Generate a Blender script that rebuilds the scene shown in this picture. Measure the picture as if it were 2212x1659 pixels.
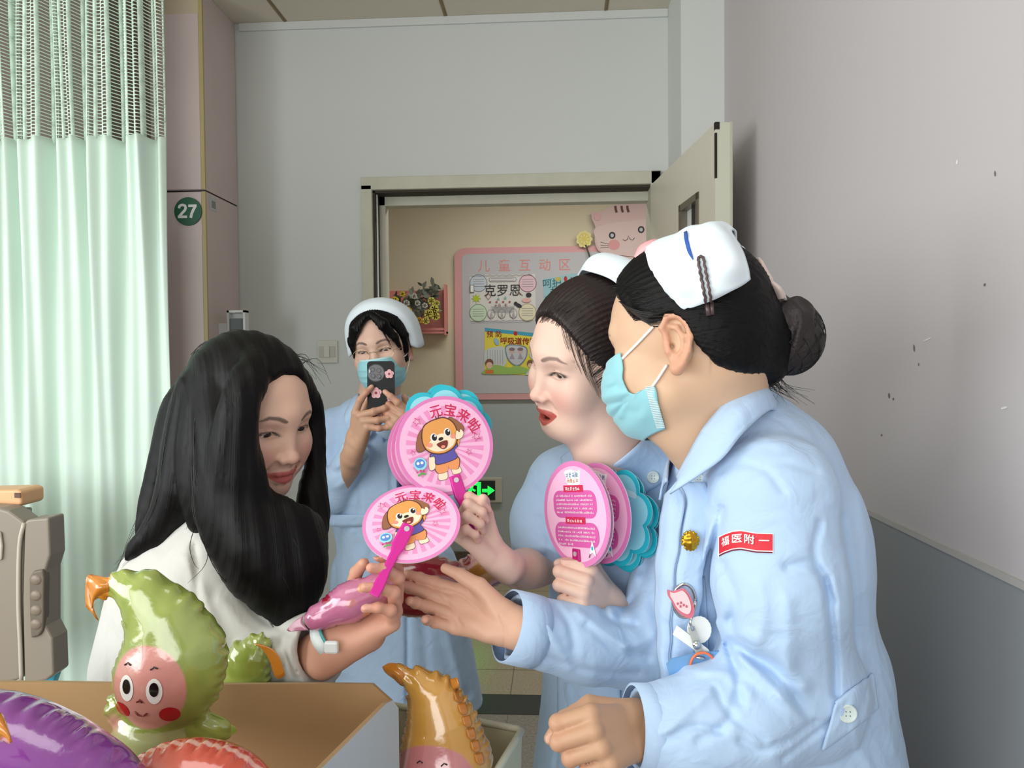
import bpy, math, random
import numpy as np
import openvdb as vdb
from mathutils import Vector, Matrix

for _o in list(bpy.data.objects): bpy.data.objects.remove(_o)
SC = bpy.context.scene
COL = SC.collection
random.seed(7)
PI = math.pi

# ------------------------------------------------------------------ camera
W_PX, H_PX, FPX = 2212.0, 1659.0, 1650.0
CAMP = np.array([0.0, 0.0, 1.386])
yaw = math.atan((1200-1106)/FPX); pit = math.radians(1.5); rol = math.radians(0.5)
fw = np.array([-math.sin(yaw)*math.cos(pit), math.cos(yaw)*math.cos(pit), -math.sin(pit)])
r0 = np.array([math.cos(yaw), math.sin(yaw), 0.0])
u0 = np.cross(r0, fw)
RR = math.cos(rol)*r0-math.sin(rol)*u0
UU = math.cos(rol)*u0+math.sin(rol)*r0
cam_d = bpy.data.cameras.new('camera')
cam_d.sensor_fit = 'HORIZONTAL'; cam_d.sensor_width = 36.0
cam_d.lens = FPX/W_PX*36.0; cam_d.clip_start = 0.05
cam = bpy.data.objects.new('camera', cam_d); COL.objects.link(cam)
_m = Matrix.Identity(4)
for _i in range(3):
    _m[_i][0] = RR[_i]; _m[_i][1] = UU[_i]; _m[_i][2] = -fw[_i]; _m[_i][3] = CAMP[_i]
cam.matrix_world = _m
SC.camera = cam

# ------------------------------------------------------------------ world, lights, exposure
SC.view_settings.view_transform = 'Standard'; SC.view_settings.look = 'None'
SC.view_settings.gamma = 1.0; SC.view_settings.use_curve_mapping = False
SC.view_settings.exposure = 0.28
wd = bpy.data.worlds.new('sky'); SC.world = wd; wd.use_nodes = True
wd.node_tree.nodes['Background'].inputs[0].default_value = (0.92, 0.97, 1.0, 1)
wd.node_tree.nodes['Background'].inputs[1].default_value = 1.0

def area(name, loc, target, sx, sy, power, col=(1, 1, 1)):
    l = bpy.data.lights.new(name, 'AREA'); l.shape = 'RECTANGLE'; l.size = sx; l.size_y = sy
    l.energy = power; l.color = col
    o = bpy.data.objects.new(name, l); COL.objects.link(o)
    o.location = loc
    o.rotation_euler = (Vector(target)-Vector(loc)).to_track_quat('-Z', 'Y').to_euler()
    return o
area('window_daylight', (-1.2, -1.75, 1.45), (0.1, 1.6, 1.15), 2.6, 1.5, 38, (1.0, 0.985, 0.96))
area('side_window_daylight', (-2.4, -0.1, 1.65), (0.5, 1.8, 1.25), 1.5, 1.4, 34, (0.96, 1.0, 0.99))
area('ceiling_lamp', (-0.5, 0.4, 2.72), (-0.5, 0.4, 0), 1.2, 0.6, 5, (1, 1, 0.97))
area('corridor_lamp', (0.3, 4.0, 2.6), (0.3, 4.0, 0), 1.8, 0.3, 18, (1, 0.99, 0.95))

# ------------------------------------------------------------------ pixel helpers
def ray(px, py):
    return fw+RR*((px-W_PX/2)/FPX)+UU*(-(py-H_PX/2)/FPX)
def P(px, py, d):
    r = ray(px, py); return CAMP+r*(d/r[1])
def proj(p):
    q = np.asarray(p)-CAMP
    z = q@fw
    return np.stack([W_PX/2+FPX*(q@RR)/z, H_PX/2-FPX*(q@UU)/z], -1)
def nrm(v):
    v = np.asarray(v, float); return v/np.linalg.norm(v)
def V(*a): return np.array(a, float)

# ------------------------------------------------------------------ colour and materials
def lin(c):
    o = []
    for x in c[:3]:
        x = x/255.0
        o.append(x/12.92 if x <= 0.04045 else ((x+0.055)/1.055)**2.4)
    return tuple(o)
MATS = {}
def mat(name, col=(200, 200, 200), rough=0.6, metal=0.0, bump=0.0, bscale=80.0, sheen=0.0, coat=0.0,
        trans=0.0, alpha=1.0, sss=0.0, emit=None, es=0.0, attr=False, spec=0.5, stretch=None, aniso=0.0,
        var=0.0, vscale=3.0, bdist=0.002, hair=False, fold=None):
    if name in MATS: return MATS[name]
    m = bpy.data.materials.new(name); m.use_nodes = True; MATS[name] = m
    nt = m.node_tree; N = nt.nodes; L = nt.links
    b = N['Principled BSDF']
    b.inputs['Base Color'].default_value = (*lin(col), 1)
    b.inputs['Roughness'].default_value = rough; b.inputs['Metallic'].default_value = metal
    b.inputs['Specular IOR Level'].default_value = spec
    b.inputs['Sheen Weight'].default_value = sheen; b.inputs['Coat Weight'].default_value = coat
    b.inputs['Coat Roughness'].default_value = 0.06
    b.inputs['Transmission Weight'].default_value = trans; b.inputs['Alpha'].default_value = alpha
    if sss:
        b.inputs['Subsurface Weight'].default_value = sss
        b.inputs['Subsurface Radius'].default_value = (1.0, 0.4, 0.25)
        b.inputs['Subsurface Scale'].default_value = 0.006
    if emit:
        b.inputs['Emission Color'].default_value = (*lin(emit), 1); b.inputs['Emission Strength'].default_value = es
    src = None
    if attr:
        a = N.new('ShaderNodeAttribute'); a.attribute_name = 'Col'; src = a.outputs['Color']
        L.new(src, b.inputs['Base Color'])
    tc = N.new('ShaderNodeTexCoord')
    if var:
        n = N.new('ShaderNodeTexNoise'); n.inputs['Scale'].default_value = vscale; n.inputs['Detail'].default_value = 3
        L.new(tc.outputs['Object'], n.inputs['Vector'])
        mr = N.new('ShaderNodeMapRange'); mr.inputs[1].default_value = 0.3; mr.inputs[2].default_value = 0.7
        mr.inputs[3].default_value = 1-var; mr.inputs[4].default_value = 1.0
        L.new(n.outputs['Fac'], mr.inputs[0])
        mx = N.new('ShaderNodeVectorMath'); mx.operation = 'MULTIPLY'
        if src is None: mx.inputs[0].default_value = lin(col)
        else: L.new(src, mx.inputs[0])
        L.new(mr.outputs[0], mx.inputs[1]); L.new(mx.outputs[0], b.inputs['Base Color'])
    if bump:
        n = N.new('ShaderNodeTexNoise'); n.inputs['Scale'].default_value = bscale; n.inputs['Detail'].default_value = 4
        if hair:
            a = N.new('ShaderNodeAttribute'); a.attribute_name = 'hc'; L.new(a.outputs['Vector'], n.inputs['Vector'])
        elif stretch:
            mp = N.new('ShaderNodeMapping'); mp.inputs['Scale'].default_value = stretch
            L.new(tc.outputs['Object'], mp.inputs['Vector']); L.new(mp.outputs[0], n.inputs['Vector'])
        else: L.new(tc.outputs['Object'], n.inputs['Vector'])
        bp = N.new('ShaderNodeBump'); bp.inputs['Strength'].default_value = bump; bp.inputs['Distance'].default_value = bdist
        L.new(n.outputs['Fac'], bp.inputs['Height']); L.new(bp.outputs[0], b.inputs['Normal'])
    if fold:
        n2 = N.new('ShaderNodeTexNoise'); n2.inputs['Scale'].default_value = fold[0]; n2.inputs['Detail'].default_value = 3; n2.inputs['Distortion'].default_value = 1.2; n2.inputs['Roughness'].default_value = .45
        L.new(tc.outputs['Object'], n2.inputs['Vector']); b2 = N.new('ShaderNodeBump'); b2.inputs['Strength'].default_value = fold[1]; b2.inputs['Distance'].default_value = fold[2]
        L.new(n2.outputs['Fac'], b2.inputs['Height'])
        if bump: L.new(bp.outputs[0], b2.inputs['Normal'])
        L.new(b2.outputs[0], b.inputs['Normal'])
    return m

# ------------------------------------------------------------------ objects
def empty(name, loc=(0, 0, 0)):
    o = bpy.data.objects.new(name, None); COL.objects.link(o); o.location = tuple(loc); o.empty_display_size = 0.05
    return o
def tag(o, label=None, cat=None, group=None, kind=None):
    if label: o['label'] = label
    if cat: o['category'] = cat
    if group: o['group'] = group
    if kind: o['kind'] = kind
    return o
def mesh(name, verts, faces, m, parent=None, smooth=False, mi=None, col=None, hc=None):
    me = bpy.data.meshes.new(name)
    v = np.asarray(verts, float)
    off = np.zeros(3)
    if parent is not None:
        off = np.array(parent.location)
        q = parent.parent
        while q is not None: off = off+np.array(q.location); q = q.parent
    v = v-off
    if isinstance(faces, np.ndarray):
        nf = len(faces); k = faces.shape[1]
        me.vertices.add(len(v)); me.vertices.foreach_set('co', v.astype(np.float32).ravel())
        me.loops.add(nf*k); me.loops.foreach_set('vertex_index', faces.astype(np.int32).ravel())
        me.polygons.add(nf); me.polygons.foreach_set('loop_start', np.arange(nf, dtype=np.int32)*k)
        me.update(calc_edges=True)
    else:
        me.from_pydata([tuple(x) for x in v], [], [tuple(f) for f in faces])
    ms = m if isinstance(m, (list, tuple)) else [m]
    for x in ms: me.materials.append(x)
    if mi is not None: me.polygons.foreach_set('material_index', np.asarray(mi, np.int32))
    if smooth: me.polygons.foreach_set('use_smooth', np.ones(len(me.polygons), bool))
    if col is not None:
        a = me.attributes.new('Col', 'FLOAT_COLOR', 'POINT')
        c = np.ones((len(v), 4), np.float32); c[:, :3] = col; a.data.foreach_set('color', c.ravel())
    if hc is not None:
        a = me.attributes.new('hc', 'FLOAT_VECTOR', 'POINT'); a.data.foreach_set('vector', np.asarray(hc, np.float32).ravel())
    me.update()
    o = bpy.data.objects.new(name, me); COL.objects.link(o)
    if parent is not None: o.parent = parent
    return o
def mod_bevel(o, w, seg=2):
    b = o.modifiers.new('b', 'BEVEL'); b.width = w; b.segments = seg; b.limit_method = 'ANGLE'; b.harden_normals = False
    return o
def mod_solid(o, t, off=0.0):
    s = o.modifiers.new('s', 'SOLIDIFY'); s.thickness = t; s.offset = off; return o
def mod_sub(o, n=1):
    s = o.modifiers.new('d', 'SUBSURF'); s.levels = n; s.render_levels = n; return o
def boxv(lo, hi):
    x0, y0, z0 = lo; x1, y1, z1 = hi
    v = [(x0, y0, z0), (x1, y0, z0), (x1, y1, z0), (x0, y1, z0), (x0, y0, z1), (x1, y0, z1), (x1, y1, z1), (x0, y1, z1)]
    f = [(0, 3, 2, 1), (4, 5, 6, 7), (0, 1, 5, 4), (1, 2, 6, 5), (2, 3, 7, 6), (3, 0, 4, 7)]
    return v, f
class MB:
    def __init__(s): s.v = []; s.f = []; s.mi = []
    def add(s, v, f, mi=0):
        n = len(s.v); s.v += [tuple(x) for x in v]; s.f += [tuple(i+n for i in q) for q in f]; s.mi += [mi]*len(f); return s
    def box(s, lo, hi, mi=0): return s.add(*boxv(lo, hi), mi)
    def tube(s, pts, r, n=8, mi=0, cap=True):
        v, f = tubev(pts, r, n, cap); return s.add(v, f, mi)
    def build(s, name, m, parent=None, smooth=False, bevel=0.0):
        o = mesh(name, s.v, s.f, m, parent, smooth, s.mi)
        if bevel: mod_bevel(o, bevel)
        return o
def tubev(pts, r, n=8, cap=True):
    pts = [np.asarray(p, float) for p in pts]; k = len(pts)
    rs = r if isinstance(r, (list, tuple, np.ndarray)) else [r]*k
    v = []; f = []
    t = nrm(pts[1]-pts[0]); a = np.cross(t, V(0, 0, 1))
    if np.linalg.norm(a) < 1e-3: a = np.cross(t, V(0, 1, 0))
    a = nrm(a)
    for i in range(k):
        t = nrm(pts[min(i+1, k-1)]-pts[max(i-1, 0)])
        a = nrm(a-t*(a@t)); b = np.cross(t, a)
        for j in range(n):
            g = 2*PI*j/n; v.append(pts[i]+(a*math.cos(g)+b*math.sin(g))*rs[i])
    for i in range(k-1):
        for j in range(n):
            f.append((i*n+j, i*n+(j+1) % n, (i+1)*n+(j+1) % n, (i+1)*n+j))
    if cap: f.append(tuple(range(n-1, -1, -1))); f.append(tuple((k-1)*n+j for j in range(n)))
    return v, f
def tube(name, pts, r, m, parent=None, n=10):
    v, f = tubev(pts, r, n); return mesh(name, v, f, m, parent, True)
def catmull(pts, n):
    pts = np.asarray(pts, float); k = len(pts); out = []
    for t in np.linspace(0, k-1, n):
        i = min(int(t), k-2); u = t-i
        p1 = pts[i]; p2 = pts[i+1]; p0 = pts[i-1] if i > 0 else 2*p1-p2; p3 = pts[i+2] if i+2 < k else 2*p2-p1
        out.append(0.5*(2*p1+(p2-p0)*u+(2*p0-5*p1+4*p2-p3)*u*u+(3*p1-p0-3*p2+p3)*u**3))
    return np.array(out)
def patch(name, rows, m, parent=None, nu=24, nv=16, th=0.0015, fn=None, off=0.0, sub=0):
    """rows: list of polylines (same count) -> smooth sheet with thickness"""
    R = [catmull(r, nu) for r in rows]
    G = np.array([catmull([R[j][i] for j in range(len(R))], nv) for i in range(nu)])   # nu x nv x 3
    if fn is not None: G = fn(G)
    v = G.reshape(-1, 3); f = []
    for i in range(nu-1):
        for j in range(nv-1): f.append((i*nv+j, (i+1)*nv+j, (i+1)*nv+j+1, i*nv+j+1))
    o = mesh(name, v, f, m, parent, True)
    if th: mod_solid(o, th, off)
    if sub: mod_sub(o, sub)
    return o

# ------------------------------------------------------------------ signed-distance sculpting
class Fld:
    def __init__(s, lo, hi, h):
        s.lo = np.array(lo, float); s.h = h; s.n = np.ceil((np.array(hi)-s.lo)/h).astype(int)+1
        s.f = np.full(s.n, 0.05, np.float32); s.tail = None
    def sub(s, lo, hi):
        a = np.clip(np.floor((np.asarray(lo)-s.lo)/s.h).astype(int), 0, s.n); b = np.clip(np.ceil((np.asarray(hi)-s.lo)/s.h).astype(int)+1, 0, s.n)
        if (b <= a).any(): return None
        sl = tuple(slice(x, y) for x, y in zip(a, b))
        X = [(np.arange(a[i], b[i])*s.h+s.lo[i]).astype(np.float32) for i in range(3)]
        return sl, X[0][:, None, None], X[1][None, :, None], X[2][None, None, :]
    def comb(s, sl, d, k, op):
        a = s.f[sl]
        if op == 'u':
            if k > 0:
                h = np.maximum(k-np.abs(a-d), 0)/k; r = np.minimum(a, d)-h*h*k*0.25
            else: r = np.minimum(a, d)
        else:
            d = -d
            if k > 0:
                h = np.maximum(k-np.abs(a-d), 0)/k; r = np.maximum(a, d)+h*h*k*0.25
            else: r = np.maximum(a, d)
        s.f[sl] = r
    def ell(s, c, r, R=None, k=0.01, op='u'):
        c = np.asarray(c, float); r = np.asarray(r, float)
        m = (np.abs(R)@r if R is not None else r)+k+3*s.h+0.004
        q = s.sub(c-m, c+m)
        if q is None: return s
        sl, X, Y, Z = q
        x = X-c[0]; y = Y-c[1]; z = Z-c[2]
        if R is not None:
            a = x*R[0, 0]+y*R[1, 0]+z*R[2, 0]; b = x*R[0, 1]+y*R[1, 1]+z*R[2, 1]; e = x*R[0, 2]+y*R[1, 2]+z*R[2, 2]
        else: a, b, e = x, y, z
        k0 = np.sqrt((a/r[0])**2+(b/r[1])**2+(e/r[2])**2)
        k1 = np.sqrt((a/r[0]**2)**2+(b/r[1]**2)**2+(e/r[2]**2)**2)+1e-6
        s.comb(sl, k0*(k0-1)/k1, k, op); return s
    def cap(s, a, b, ra, rb=None, k=0.01, op='u', flat=None):
        rb = ra if rb is None else rb
        a = np.asarray(a, float); b = np.asarray(b, float); m = max(ra, rb)+k+3*s.h+0.004
        q = s.sub(np.minimum(a, b)-m, np.maximum(a, b)+m)
        if q is None: return s
        sl, X, Y, Z = q
        x = X-a[0]; y = Y-a[1]; z = Z-a[2]; ab = b-a; L = max(ab@ab, 1e-9)
        t = np.clip((x*ab[0]+y*ab[1]+z*ab[2])/L, 0, 1)
        x = x-t*ab[0]; y = y-t*ab[1]; z = z-t*ab[2]
        if flat is not None:
            n, sc = flat; n = nrm(n); dn = (x*n[0]+y*n[1]+z*n[2])*(1/sc-1)
            x = x+dn*n[0]; y = y+dn*n[1]; z = z+dn*n[2]
            d = (np.sqrt(x*x+y*y+z*z)-(ra+(rb-ra)*t))*(0.5+0.5*sc)
        else: d = np.sqrt(x*x+y*y+z*z)-(ra+(rb-ra)*t)
        s.comb(sl, d, k, op); return s
    def poly(s, pts, rs, k=0.01, op='u', flat=None):
        for i in range(len(pts)-1): s.cap(pts[i], pts[i+1], rs[i], rs[i+1], k, op, flat)
        return s
    def fun(s, lo, hi, fn, k=0.0, op='s'):
        q = s.sub(lo, hi)
        if q is None: return s
        sl, X, Y, Z = q
        d = fn(X, Y, Z); s.comb(sl, np.broadcast_to(d, s.f[sl].shape).astype(np.float32), k, op); return s
    def plane(s, p, n, k=0.0):
        """cut away the side the normal points to"""
        n = nrm(n); p = np.asarray(p)
        return s.fun(s.lo, s.lo+s.n*s.h, lambda X, Y, Z: -((X-p[0])*n[0]+(Y-p[1])*n[1]+(Z-p[2])*n[2]), k, 's')
    def disp(s, fn, band=0.02):
        i = np.nonzero(np.abs(s.f) < band)
        p = np.stack([i[j]*s.h+s.lo[j] for j in range(3)], -1)
        s.f[i] += fn(p).astype(np.float32); return s
    def get(s):
        f = s.f
        f[0] = f[-1] = 0.05; f[:, 0] = f[:, -1] = 0.05; f[:, :, 0] = f[:, :, -1] = 0.05
        g = vdb.FloatGrid(0.05); g.copyFromArray(np.ascontiguousarray(np.clip(f, -0.05, 0.05), dtype=np.float64))
        v, q = g.convertToQuads(0.0)
        return v*s.h+s.lo, q.copy()
def joinm(L):
    vs = []; fs = []; n = 0
    for v, f in L: vs.append(v); fs.append(f+n); n += len(v)
    return np.concatenate(vs), np.concatenate(fs)
def wav(p, seed, freq, n=5, warp=0.0):
    r = np.random.RandomState(seed); o = np.zeros(len(p))
    for i in range(n):
        d = r.normal(size=3); d /= np.linalg.norm(d); o += np.sin(p@d*freq*(0.6+0.8*r.rand())+r.rand()*6.28)
    return o/n
def sharp(p, seed, freq, n=4):
    r = np.random.RandomState(seed); o = np.zeros(len(p))
    for i in range(n):
        d = r.normal(size=3); d /= np.linalg.norm(d); e = r.normal(size=3)*freq*.35
        o += (1-np.abs(np.sin(p@d*freq*(.6+.8*r.rand())+1.6*np.sin(p@e+r.rand()*6)+r.rand()*6)))**3
    return o/n
def segdist(p, pts):
    """min distance of points p (N,k) to polyline pts"""
    m = np.full(len(p), 1e9)
    for i in range(len(pts)-1):
        a = np.asarray(pts[i], float); ab = np.asarray(pts[i+1], float)-a
        t = np.clip((p-a)@ab/(ab@ab+1e-12), 0, 1)
        m = np.minimum(m, np.linalg.norm(p-a-t[:, None]*ab, axis=1))
    return m
def creases(lst, dr=(0, 9)):
    """lst: (pixel polyline, amplitude, width px); positive amp = ridge; dr = depth range affected"""
    def fn(p):
        q = proj(p); o = np.zeros(len(p)); msk = (p[:, 1] > dr[0]) & (p[:, 1] < dr[1])
        for pts, amp, w in lst:
            pts = np.array(pts, float); lo = pts.min(0)-3*w; hi = pts.max(0)+3*w
            m = msk & (q[:, 0] > lo[0]) & (q[:, 0] < hi[0]) & (q[:, 1] > lo[1]) & (q[:, 1] < hi[1])
            if m.any():
                pl = catmull(pts, 4*len(pts)) if len(pts) > 2 else pts
                d = segdist(q[m], pl); o[m] -= amp*np.exp(-(d/w)**2)
        return o
    return fn

# ------------------------------------------------------------------ flat art printed on surfaces
_tx = {}
def text_tris(s, size=1.0, bold=0.0):
    key = (s, bold)
    if key not in _tx:
        c = bpy.data.curves.new('t', 'FONT'); c.body = s; c.align_x = 'CENTER'; c.align_y = 'CENTER'; c.offset = bold
        c.resolution_u = 4
        o = bpy.data.objects.new('t', c); COL.objects.link(o)
        dg = bpy.context.evaluated_depsgraph_get(); dg.update()
        me = o.evaluated_get(dg).to_mesh()
        v = np.array([x.co[:2] for x in me.vertices]); f = [tuple(p.vertices) for p in me.polygons]
        o.evaluated_get(dg).to_mesh_clear(); bpy.data.objects.remove(o); bpy.data.curves.remove(c)
        _tx[key] = (v, f)
    v, f = _tx[key]
    return v*size, f
class Art:
    """flat coloured shapes in a plane; each later shape lies a hair above the earlier ones"""
    def __init__(s, step=0.00012): s.v = []; s.f = []; s.mi = []; s.m = []; s.z = 0.0; s.step = step
    def _m(s, m):
        if m not in s.m: s.m.append(m)
        return s.m.index(m)
    def raw(s, v, f, m, rot=0, at=(0, 0)):
        s.z += s.step; n = len(s.v); c, q = math.cos(rot), math.sin(rot)
        for x, y in v: s.v.append((at[0]+x*c-y*q, at[1]+x*q+y*c, s.z))
        k = s._m(m)
        for g in f: s.f.append(tuple(i+n for i in g)); s.mi.append(k)
        return s
    def poly(s, pts, m, smooth=False, **kw):
        pts = [tuple(p) for p in pts]
        if smooth:
            q = np.array(pts+pts[:1]); k = len(pts); ext = np.array([pts[(i-2) % k] for i in range(k+5)])
            c = catmull(ext, (k+4)*6+1); c = c[12:12+k*6]; pts = [tuple(x) for x in c]
        ar = sum(pts[i][0]*pts[(i+1) % len(pts)][1]-pts[(i+1) % len(pts)][0]*pts[i][1] for i in range(len(pts)))
        if ar < 0: pts = pts[::-1]
        return s.raw(pts, [tuple(range(len(pts)))], m, **kw)
    def disc(s, c, rx, ry, m, rot=0, n=28):
        return s.raw([(rx*math.cos(2*PI*i/n), ry*math.sin(2*PI*i/n)) for i in range(n)], [tuple(range(n))], m, rot, c)
    def rect(s, x0, y0, x1, y1, m): return s.raw([(x0, y0), (x1, y0), (x1, y1), (x0, y1)], [(0, 1, 2, 3)], m)
    def rrect(s, x0, y0, x1, y1, r, m):
        p = []
        for cx, cy, a in ((x1-r, y1-r, 0), (x0+r, y1-r, 90), (x0+r, y0+r, 180), (x1-r, y0+r, 270)):
            for i in range(6): g = math.radians(a+i*18); p.append((cx+r*math.cos(g), cy+r*math.sin(g)))
        return s.raw(p, [tuple(range(len(p)))], m)
    def line(s, pts, w, m):
        pts = np.array(pts, float); v = []; f = []
        for i in range(len(pts)):
            t = pts[min(i+1, len(pts)-1)]-pts[max(i-1, 0)]; t /= (np.linalg.norm(t)+1e-9); nn = np.array([-t[1], t[0]])*w/2
            v += [pts[i]+nn, pts[i]-nn]
        for i in range(len(pts)-1): f.append((2*i, 2*i+1, 2*i+3, 2*i+2))
        return s.raw([tuple(x) for x in v], f, m)
    def text(s, t, c, size, m, rot=0, bold=0.0):
        v, f = text_tris(t, size, 0.0); z = s.z
        for dx, dy in ((0, 0),)+(((1, 1), (-1, 1), (1, -1), (-1, -1)) if bold else ()):
            s.z = z+s.step*.15*(dx != 0)*(2+dx+.5*dy) if dx else z; s.raw([tuple(x) for x in v], f, m, rot, (c[0]+dx*bold*size*.8, c[1]+dy*bold*size*.8))
        return s
    def scrib(s, x0, x1, y, h, m, seed=0, gaps=True, rot=0.0):
        """rows of tiny unreadable print"""
        r = random.Random(seed); x = x0; v = []; f = []
        def bar(a, b, c, d): n = len(v); v.extend([(a, b), (c, b), (c, d), (a, d)]); f.append((n, n+1, n+2, n+3))
        while x < x1-h*.8:
            if gaps and r.random() < .1: x += h*.9; continue
            w = h*.8
            for k in range(r.randint(2, 3)): yy = y-h*.45+h*.9*(k+r.random()*.5)/3; bar(x, yy, x+w*r.uniform(.6, 1), yy+h*.15)
            for k in range(r.randint(1, 2)): xx_ = x+w*r.random()*.85; bar(xx_, y-h*.45, xx_+h*.13, y+h*.45*r.uniform(.3, 1))
            x += h
        return s.raw(v, f, m)
    def build(s, name, origin, ex, ey, parent=None, lift=0.0003):
        ex = np.asarray(ex, float); ey = np.asarray(ey, float); ez = nrm(np.cross(ex, ey)); o = np.asarray(origin, float)
        v = [o+ex*x+ey*y+ez*(z+lift) for x, y, z in s.v]
        return mesh(name, v, s.f, s.m, parent, False, s.mi)
def flatm(name, col, rough=0.6, **k): return mat(name, col, rough, **k)
# ------------------------------------------------------------------ room shell
DW = 3.06            # depth of the wall with the doorway
XR = 0.60            # right-hand wall
DC = 5.0             # far wall of the corridor
ZC = 2.77
XL = -2.9; YB = -2.3
wallw = mat('wall_paint', (217, 221, 218), 0.75, bump=0.15, bscale=260, bdist=0.0006, var=0.03, vscale=1.2)
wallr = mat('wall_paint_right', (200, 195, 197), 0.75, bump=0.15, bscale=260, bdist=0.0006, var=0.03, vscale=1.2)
wallg = mat('wainscot_grey', (150, 154, 158), 0.55, bump=0.1, bscale=200, bdist=0.0005)
beige = mat('corridor_beige', (214, 203, 178), 0.8, var=0.03)
cgrey = mat('corridor_grey', (168, 178, 178), 0.6)
framem = mat('door_frame_paint', (205, 204, 186), 0.45, bump=0.2, bscale=30, bdist=0.0008, var=0.08, vscale=14)
tilem = mat('ceiling_tile', (214, 206, 190), 0.85, bump=0.2, bscale=150, bdist=0.0006)
dark = mat('dark_gap', (38, 34, 28), 0.9)
def zz(py, d, px=1200): return P(px, py, d)[2]
def xx(px, d, py=790): return P(px, py, d)[0]
def struct(name, mb, m, bevel=0.0, parent=None, label=None):
    o = mb.build(name, m, parent, False, bevel)
    if parent is None: o['kind'] = 'structure'
    return o
xo0 = xx(800, DW, 500); xo1 = xx(1410, DW, 400); zo = zz(395, DW, 1100)
xcol = xx(1443, DW, 200)
# back wall with doorway hole
b = MB()
b.box((XL, DW, 0), (xo0, DW+0.12, ZC)); b.box((xo1, DW, 0), (XR+0.6, DW+0.12, ZC)); b.box((xo0, DW, zo), (xo1, DW+0.12, ZC))
struct('wall_back', b, wallw)
# column in the corner
struct('trim_1', MB().box((xcol, 2.75, 0), (XR, DW, ZC)), wallw)
# cove along the wall top
b = MB(); b.box((xx(517, DW, 45), DW-0.012, ZC-0.032), (xcol, DW, ZC)); struct('trim_2', b, wallw, 0.003)
# right wall: upper white, lower grey
ZW = 1.104*0+zz(1085, XR/(xx(1835, 1.0, 1085)), 1835)
b = MB(); b.box((XR, YB, ZW), (XR+0.12, DW, ZC), 0); b.box((XR-0.0015, YB, 0), (XR+0.12, 2.75, ZW), 1)
struct('wall_right', b, [wallr, wallg])
b = MB(); b.box((XR-0.004, YB, ZW-0.006), (XR, 2.75, ZW+0.004)); struct('trim_3', b, mat('seam', (186, 184, 180), 0.7))
# scuffs and chips on the right wall
scuff = mat('scuff', (120, 112, 106), 0.9); chip = mat('chip', (232, 231, 228), 0.9)
a = Art(0.00005)
for px, py, w, hh, m_ in ((1975, 752, 4, 16, scuff), (1921, 855, 5, 12, scuff), (1930, 862, 4, 6, scuff), (2068, 350, 4, 10, chip), (2150, 375, 3, 12, scuff),
                          (2004, 733, 18, 3, chip), (1985, 787, 3, 6, scuff), (2170, 881, 12, 5, chip), (1965, 1150, 6, 2, scuff), (1905, 940, 4, 5, scuff), (2128, 615, 4, 6, scuff)):
    p = P(px, py, 1.0); dd = XR/xx(px, 1.0, py); c = P(px, py, dd)
    s = dd/FPX; a.disc((-c[1], c[2]), w*s*1.0, hh*s*0.5, m_, rot=0.2)
o = a.build('scuff_marks', (XR, 0, 0), (0, -1, 0), (0, 0, 1)); o['kind'] = 'structure'; o.name = 'trim_4'
# left and rear walls (out of view), rear wall holds the window
b = MB(); b.box((XL-0.1, YB, 0), (XL, 0.1, ZC)); b.box((XL-0.1, 1.7, 0), (XL, DW, ZC)); b.box((XL-0.1, 0.1, 0), (XL, 1.7, 1.0)); b.box((XL-0.1, 0.1, 2.5), (XL, 1.7, ZC))
struct('wall_left', b, wallw)
b = MB(); b.box((XL, YB-0.1, 0), (XR, YB, 0.8)); b.box((XL, YB-0.1, 2.6), (XR, YB, ZC)); b.box((XL, YB-0.1, 0.8), (-2.5, YB, 2.6)); b.box((0.3, YB-0.1, 0.8), (XR, YB, 2.6))
struct('wall_rear', b, wallw)
b = MB()
for x0 in (-2.5, -1.55, -0.62, 0.26): b.box((x0, YB-0.07, 0.8), (x0+0.05, YB-0.02, 2.6))
for z0 in (0.8, 2.55): b.box((-2.5, YB-0.07, z0), (0.3, YB-0.02, z0+0.05))
struct('window_1', b, mat('window_frame', (230, 230, 230), 0.4))
# floor: room, threshold, corridor
floorm = mat('room_floor', (158, 150, 140), 0.45, bump=0.1, bscale=60, var=0.35, vscale=90)
cfloor = mat('corridor_floor', (188, 176, 148), 0.22, var=0.30, vscale=130)
b = MB(); b.box((XL, YB, -0.1), (XR+0.6, 2.98, 0), 0)
b.box((XL, 3.16, -0.1), (3.0, DC, 0), 1)
struct('floor', b, [floorm, cfloor])
struct('trim_5', MB().box((XL, 2.98, -0.1), (XR+0.6, 3.16, 0.002)), mat('threshold_stone', (52, 54, 52), 0.3))
g = MB(); jm = mat('floor_joint', (120, 110, 92), 0.6)
for x in (-1.4, -0.8, -0.2, 0.4, 1.0): g.box((x, 3.16, 0), (x+0.004, DC-0.02, 0.0006))
for y in (3.42, 4.02, 4.62): g.box((XL, y, 0), (3, y+0.004, 0.0006))
for x in (-1.4, -0.8, -0.2, 0.4): g.box((x, YB, 0), (x+0.004, 2.98, 0.0006))
for y in (0.6, 1.2, 1.8, 2.4): g.box((XL, y, 0), (XR, y+0.004, 0.0006))
struct('trim_6', g, jm)
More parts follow.
